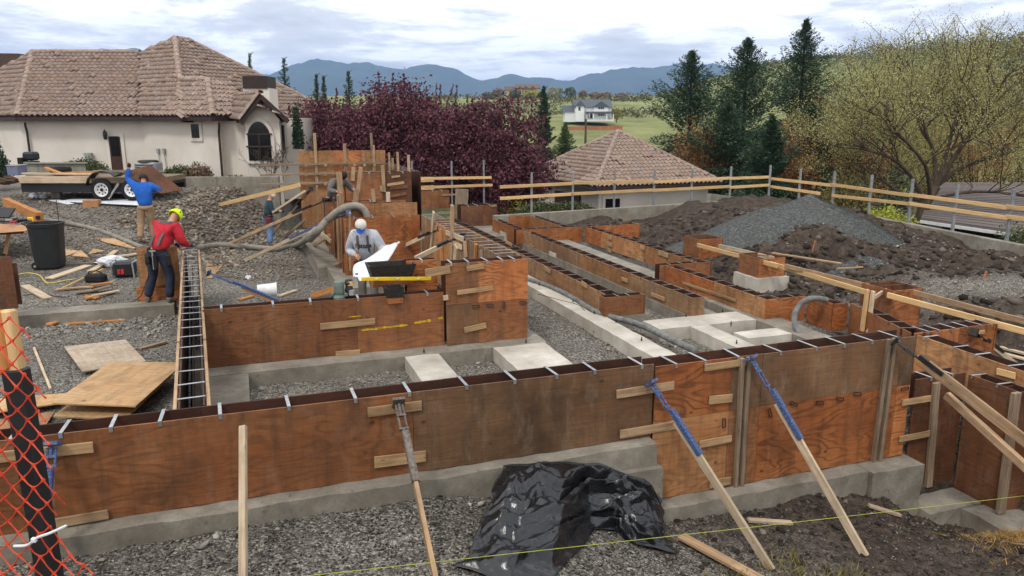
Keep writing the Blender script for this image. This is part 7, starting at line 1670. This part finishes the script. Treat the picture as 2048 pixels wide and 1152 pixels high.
mb = MB(); q = W['pelvis'] + rt*.07 - fw*.2; mb.tube([q + Vector((0,0,.02)), q - Vector((0,0,.32))], .014, 6); mb.tube([q + rt*-.06 + Vector((0,0,.03)), q + rt*.07 + Vector((0,0,.04))], .016, 6); mb.local('hammer', 'ac_metal', p2)
crumple_p = None
# man in blue carrying a sheet on his head and back
b0 = aty(297, 475, 20.4); b0.z = gz(b0.x, b0.y); J = standing(.1); J.update(ell=(-.36,.12,1.62), wrl=(-.30,.06,1.90), elr=(.36,.10,1.30), wrr=(.34,.30,1.38), shl=(-.2,.03,1.44), knl=(-.13,-.02,.50), anl=(-.16,-.22,.14), tol=(-.17,-.10,.05), knr=(.10,.08,.5), anr=(.10,.05,.09), tor=(.11,.22,.04))
p3, W, fw, rt, H, ff, uu = person('man in blue jacket carrying a plywood sheet on his head', b0, .25, J, 'blue_jacket', 'tan_trousers', hem=-.08, glove='leather_dark', sc=1.06, bulk=1.12)
dome(p3, H, rt, ff, uu, 'hair_dark', 'beanie', .112, -.03, 1.05)
y3 = b0.y
cs = [aty(242, 345, y3-.05), aty(301, 330, y3+.55), aty(366, 380, y3+.5), aty(330, 388, y3)]
n_ = (cs[1]-cs[0]).cross(cs[2]-cs[0]).normalized(); n_ = -n_ if n_.z < 0 else n_; cs[3] = onplane(322, 387, cs[0], n_)
mb = MB(); mb.add(cs + [c_ - n_*.02 for c_ in cs], [(0,1,2,3),(7,6,5,4),(0,4,5,1),(1,5,6,2),(2,6,7,3),(3,7,4,0)]); e_ = thing('carried_plywood', 'brown plywood sheet carried by the man in blue', 'plywood', b0 + Vector((0,0,1.6))); mb.local('sheet', 'ply_dark', e_)
bar('edge_batten', cs[0].lerp(cs[1], .05)-n_*.03, cs[0].lerp(cs[1], .95)-n_*.03, .03, .05, 'lumber_used', e_)
# far worker in teal, looking right
b0 = onground(540, 491, -.45); J = standing(.1); J.update(elr=(.24,.12,1.12), wrr=(.16,.36,1.12), ell=(-.24,.10,1.12), wrl=(-.12,.36,1.12), knl=(-.10,.03,.49), knr=(.1,.05,.49), _nod=.45, head=(0,.17,1.63))
p4, W, fw, rt, H, ff, uu = person('far worker in dark teal jacket, white cap and light jeans', b0, -1.15, J, 'teal_jacket', 'blue_jeans', hem=-.02, sc=.97)
dome(p4, H, rt, ff, uu, 'cap_white', 'cap', .114); brim(p4, H, rt, ff, uu, 'cap_white', .08, .085, .3)
MB().lathe([(.17,-.05),(.19,-.05),(.19,.05),(.17,.05)], 20, Matrix.Translation(W['pelvis']) @ Matrix.Scale(.8, 4, fw)).local('tool_belt', 'leather_red', p4)
for dx in (-.19, .19): slab('pouch', frame(W['pelvis'] + rt*dx - Vector((0,0,.13)), fw), (.2, .1, .22), 'leather_red', p4, .03)
slab('clipboard', frame(W['wrr'] + fw*.1, rt, Vector((0,0,1))), (.2, .05, .08), 'black_plastic', p4, .01)
# man bent behind the back stack, only head and shoulders visible
b0 = atb(662, 400, 20.7); b0.z = .5; J = standing(.9); J.update(head=(0,.62,1.58), neck=(0,.5,1.47), elr=(.34,.5,1.2), wrr=(.26,.74,1.18), ell=(-.34,.5,1.2), wrl=(-.25,.72,1.2), _nod=.5)
p5, W, fw, rt, H, ff, uu = person('dark haired man leaning over the back forms, head and shoulders showing', b0, -2.35, J, 'shirt_grey', 'navy_jeans', sc=1.0)
dome(p5, H, rt, ff, uu, 'hair_dark', 'hair', .108, .0, 1.0)
# ---------------------------------------------------------------- stones, clods, grass: uncountable
ICO = None
def stones(name, P, size, mat, seed, squash=(.4, .8), label=None, cat=None, sub=0, jag=.42):
    rg = np.random.default_rng(seed); N = len(P)
    ph = (1+5**.5)/2; v = np.array([(-1,ph,0),(1,ph,0),(-1,-ph,0),(1,-ph,0),(0,-1,ph),(0,1,ph),(0,-1,-ph),(0,1,-ph),(ph,0,-1),(ph,0,1),(-ph,0,-1),(-ph,0,1)], float); v /= np.linalg.norm(v[0])
    f = np.array([(0,11,5),(0,5,1),(0,1,7),(0,7,10),(0,10,11),(1,5,9),(5,11,4),(11,10,2),(10,7,6),(7,1,8),(3,9,4),(3,4,2),(3,2,6),(3,6,8),(3,8,9),(4,9,5),(2,4,11),(6,2,10),(8,6,7),(9,8,1)])
    if sub < 0:
        v = np.array([(1,0,0),(-1,0,0),(0,1,0),(0,-1,0),(0,0,1),(0,0,-1)], float); f = np.array([(0,2,4),(2,1,4),(1,3,4),(3,0,4),(2,0,5),(1,2,5),(3,1,5),(0,3,5)])
    k = len(v); V = np.tile(v, (N, 1, 1))*(1+rg.uniform(-jag, jag, (N, k, 1)))
    V *= np.stack([rg.uniform(.7, 1.3, N), rg.uniform(.7, 1.2, N), rg.uniform(*squash, N)], 1)[:, None, :]
    A = rg.uniform(0, 6.283, N); ca, sa = np.cos(A)[:, None], np.sin(A)[:, None]; tl = rg.normal(0, .35, N)[:, None]
    x = V[:, :, 0]*ca - V[:, :, 1]*sa; y = V[:, :, 0]*sa + V[:, :, 1]*ca; z = V[:, :, 2] + x*np.sin(tl)
    V = np.stack([x, y, z], 2)*np.asarray(size)[:, None, None] + np.asarray(P)[:, None, :]
    Fc = (f[None] + (np.arange(N)*k)[:, None, None]).reshape(-1, 3); me = np_mesh(name, V.reshape(-1, 3), Fc); me.materials.append(MATS[mat])
    return tag(link(bpy.data.objects.new(name, me)), label, cat, kind='stuff')
def stonemat(name, stops):
    t = NT(name); r = t.node('ShaderNodeNewGeometry').outputs['Random Per Island']; t.bump(t.noise(t.coord(), 40, 4, .6), .4, .01); col = t.ramp(r, stops); n = t.rng(t.noise(t.coord(), .75, 6, .65, .4), .42, .66, 0, .5); t.fin(t.mix(n, col, tuple(c*.62 for c in stops[0][1][:3]) + (1,)), .92, spec=.15)
stonemat('stone_grey', [(0, lin(42, 39, 36)), (.5, lin(80, 74, 68)), (.88, lin(112, 105, 96)), (1, lin(160, 152, 140))])
stonemat('stone_yard', [(0, lin(72, 68, 63)), (.45, lin(114, 109, 101)), (.9, lin(140, 134, 124)), (1, lin(164, 158, 147))])
stonemat('stone_brown', [(0, lin(88, 78, 68)), (.5, lin(124, 112, 98)), (.85, lin(148, 136, 120)), (1, lin(170, 160, 145))])
stonemat('clod', [(0, lin(40, 35, 31)), (.5, lin(70, 62, 55)), (.93, lin(94, 83, 73)), (1, lin(134, 122, 109))])
stonemat('rubble', [(0, lin(120, 114, 104)), (.6, lin(152, 146, 135)), (1, lin(186, 180, 168))])
rg = np.random.default_rng(3)
def scat(n, box, keep=None, smin=.01, smax=.03, pw=2.2, sink=.25, noise=True):
    x = rg.uniform(box[0], box[1], n); y = rg.uniform(box[2], box[3], n); a = x*cT+y*sT; b = -x*sT+y*cT
    if keep is not None: k = keep(x, y, a, b); x, y = x[k], y[k]
    s = smin + (smax-smin)*rg.uniform(0, 1, len(x))**pw; return np.stack([x, y, gh(x, y) + s*sink], 1), s
P, s = scat(90000, (-5.5, 6.5, 4.6, 9.6), lambda x, y, a, b: (b < 6.86) & (np.abs(x) < y*.75) & (rg.uniform(0, 1, len(x)) > .45*soilness(x, y)), .006, .019, 2.4); stones('foreground_gravel', P, s, 'stone_grey', 1, label='crushed grey gravel in front of the nearest wall', cat='gravel', sub=-1)
P, s = scat(64000, (-12, 5.5, 7.5, 20), lambda x, y, a, b: (b > 7.3) & (np.abs(x) < y*.72) & ~((a > 2.6) & (a < 4.5) & (b > 11)) & ~((a > -.9) & (a < -.1)) & ((a < 5.6) | (b < 8)), .008, .020, 2.4); stones('yard_gravel', P, s, 'stone_yard', 2, label='grey gravel covering the yard between the forms', cat='gravel', sub=-1)
P, s = scat(14000, (-17, -3, 18, 28), lambda x, y, a, b: (a < 1.4) | (b > 26), .02, .055, 2.2); stones('pad_gravel', P, s, 'stone_brown', 3, label='coarse brown gravel on the trailer pad', cat='gravel', sub=-1)
def rk(x, y, a, b):
    w = np.interp(y, [17, 22, 28, 29], [6.6, 9.6, 8.8, 8.6]); d = -x-w; return (d > -1.3 + (y < 20)*.8) & (d < 1.9 + .5*np.sin(y*1.7)) & (y > 19.8) & (y < 28.0)
P, s = scat(11000, (-13.5, -6, 19, 28.3), rk, .03, .085, 1.9, .3); stones('rock_slope', P, s, 'stone_brown', 4, label='slope of broken brown rock below the trailer', cat='rock', sub=0)
P, s = scat(15000, (2.5, 14, 8, 26), lambda x, y, a, b: (a > 10.0) & (b > 8.6) & (b < 25) & (soilness(x, y) > .5) & (side_of(RW_C, RW_R, x, y) < -.3) & (side_of(RW_L, RW_C, x, y) < -.2), .015, .13, 4.0, -.1); stones('soil_clods', P, s, 'clod', 5, label='dark clods of dug soil on the bank beyond the piers', cat='soil', sub=0)
P, s = scat(5500, (1.5, 7.5, 5.2, 9.6), lambda x, y, a, b: (b < 6.8) & (a > 3.4), .008, .055, 3.5, .0); stones('front_clods', P, s, 'clod', 6, label='muddy clods and stones at lower right', cat='soil', sub=0)
P, s = scat(900, (7, 13, 12, 24), lambda x, y, a, b: (a > 12) & (side_of(RW_C, RW_R, x, y) < -.3), .015, .04, 2, .8); stones('pale_stones', P, s, 'rubble', 7, label='pale pebbles strewn over the dark soil', cat='stone', sub=0)
P, s = scat(2600, (-4, 7, 7.5, 24), lambda x, y, a, b: ((b > 10.3) & (b < 10.9) & (a > -.4) & (a < 3.4)) | ((a > 4.9) & (a < 5.6) & (b > 9) & (b < 17)) | ((a > 8.12) & (a < 8.46) & (b > 14)) | ((a > 6.4) & (a < 7.1) & (b > 9.5) & (b < 10.9)) | ((a > 2.65) & (a < 3.48) & (b > 10) & (b < 10.9)), .015, .06, 2.4, .3); stones('rubble', P, s, 'rubble', 8, label='loose rubble along the inner footings', cat='rubble', sub=0)
P, s = scat(240, (-4.5, 1.6, 5.8, 7.4), lambda x, y, a, b: (b > 6.55) & (b < 6.84), .012, .06, 3.0, .5); stones('concrete_spatter', P, s, 'rubble', 9, label='lumps of spilled concrete beside the front footing', cat='rubble', sub=0)
P, s = scat(1500, (-9, -6.2, 10, 15), lambda x, y, a, b: (b > 14.8) & (b < 15.6) | (a > -1.9) & (a < -1.0), .015, .06, 2.6, .3); stones('strip_rubble', P, s, 'rubble', 10, label='pale rubble beside the concrete strip at left', cat='rubble', sub=0)
# gravel of the heap
n = 16000; x = ap.x + rg.uniform(-3.2, 3.2, n); y = ap.y + rg.uniform(-2.6, .6, n)
ix = np.clip(((x-ap.x)/4.4+1)/2*109, 0, 108.99); iy = np.clip(((y-ap.y)/4.0+1)/2*109, 0, 108.99); zz = Zp[iy.astype(int), ix.astype(int)]; k = zz > gh(x, y)-.02
stonemat('stone_blue', [(0, lin(58, 60, 59)), (.6, lin(80, 82, 80)), (1, lin(108, 110, 107))])
stones('heap_gravel', np.stack([x, y, zz+.005], 1)[k], rg.uniform(.008, .016, n)[k], 'stone_blue', 11, label='loose blue grey stones covering the heap', cat='gravel', sub=-1)
# straw and weeds at the lower right
d0 = at(2030, 1085, -1.1); n = 6000; P = np.stack([d0.x+.25+rg.normal(0, .32, n), d0.y-.2+rg.normal(0, .34, n), np.zeros(n)], 1); P[:, 2] = gh(P[:, 0], P[:, 1]) + np.abs(rg.normal(0, .035, n)); leaves(P, .11, 'straw', 'straw', None, .05, rng=rg, flat=.6); tag(C.objects['straw'], 'tan straw clump on the mound at the lower right corner', 'straw', kind='stuff')
n = 520; x = rg.normal(0, 1, n)*.5; P = []
for u, v in ((1600, 1150), (1690, 1160), (1560, 1130), (1480, 1165)):
    c = onground(u, v, -.9); q = np.stack([c.x+rg.normal(0, .16, 70), c.y+rg.normal(0, .12, 70), np.zeros(70)], 1); q[:, 2] = gh(q[:, 0], q[:, 1])+.05; P.append(q)
leaves(np.concatenate(P), .12, 'leaf_olive', 'weeds', None, .08, dirs=np.tile([0, 0, 1.0], (280, 1)), rng=rg); tag(C.objects['weeds'], 'sparse green weeds along the bottom edge at right', 'weeds', kind='stuff')
# ---------------------------------------------------------------- air
hz = MB().box((-9000, -420, -60), (9000, 9000, 450)); hm = bpy.data.materials.new('haze'); hm.use_nodes = True
hn = hm.node_tree.nodes; hn.clear(); ho = hn.new('ShaderNodeOutputMaterial'); hv = hn.new('ShaderNodeVolumePrincipled')
hv.inputs['Color'].default_value = (0.42, 0.62, 1.0, 1); hv.inputs['Density'].default_value = 1.6e-4; hv.inputs['Anisotropy'].default_value = 0.0
hm.node_tree.links.new(hv.outputs[0], ho.inputs['Volume']); MATS['haze'] = hm
tag(hz.build('haze', 'haze'), 'thin blue air between the site and the mountains', 'haze', kind='stuff')
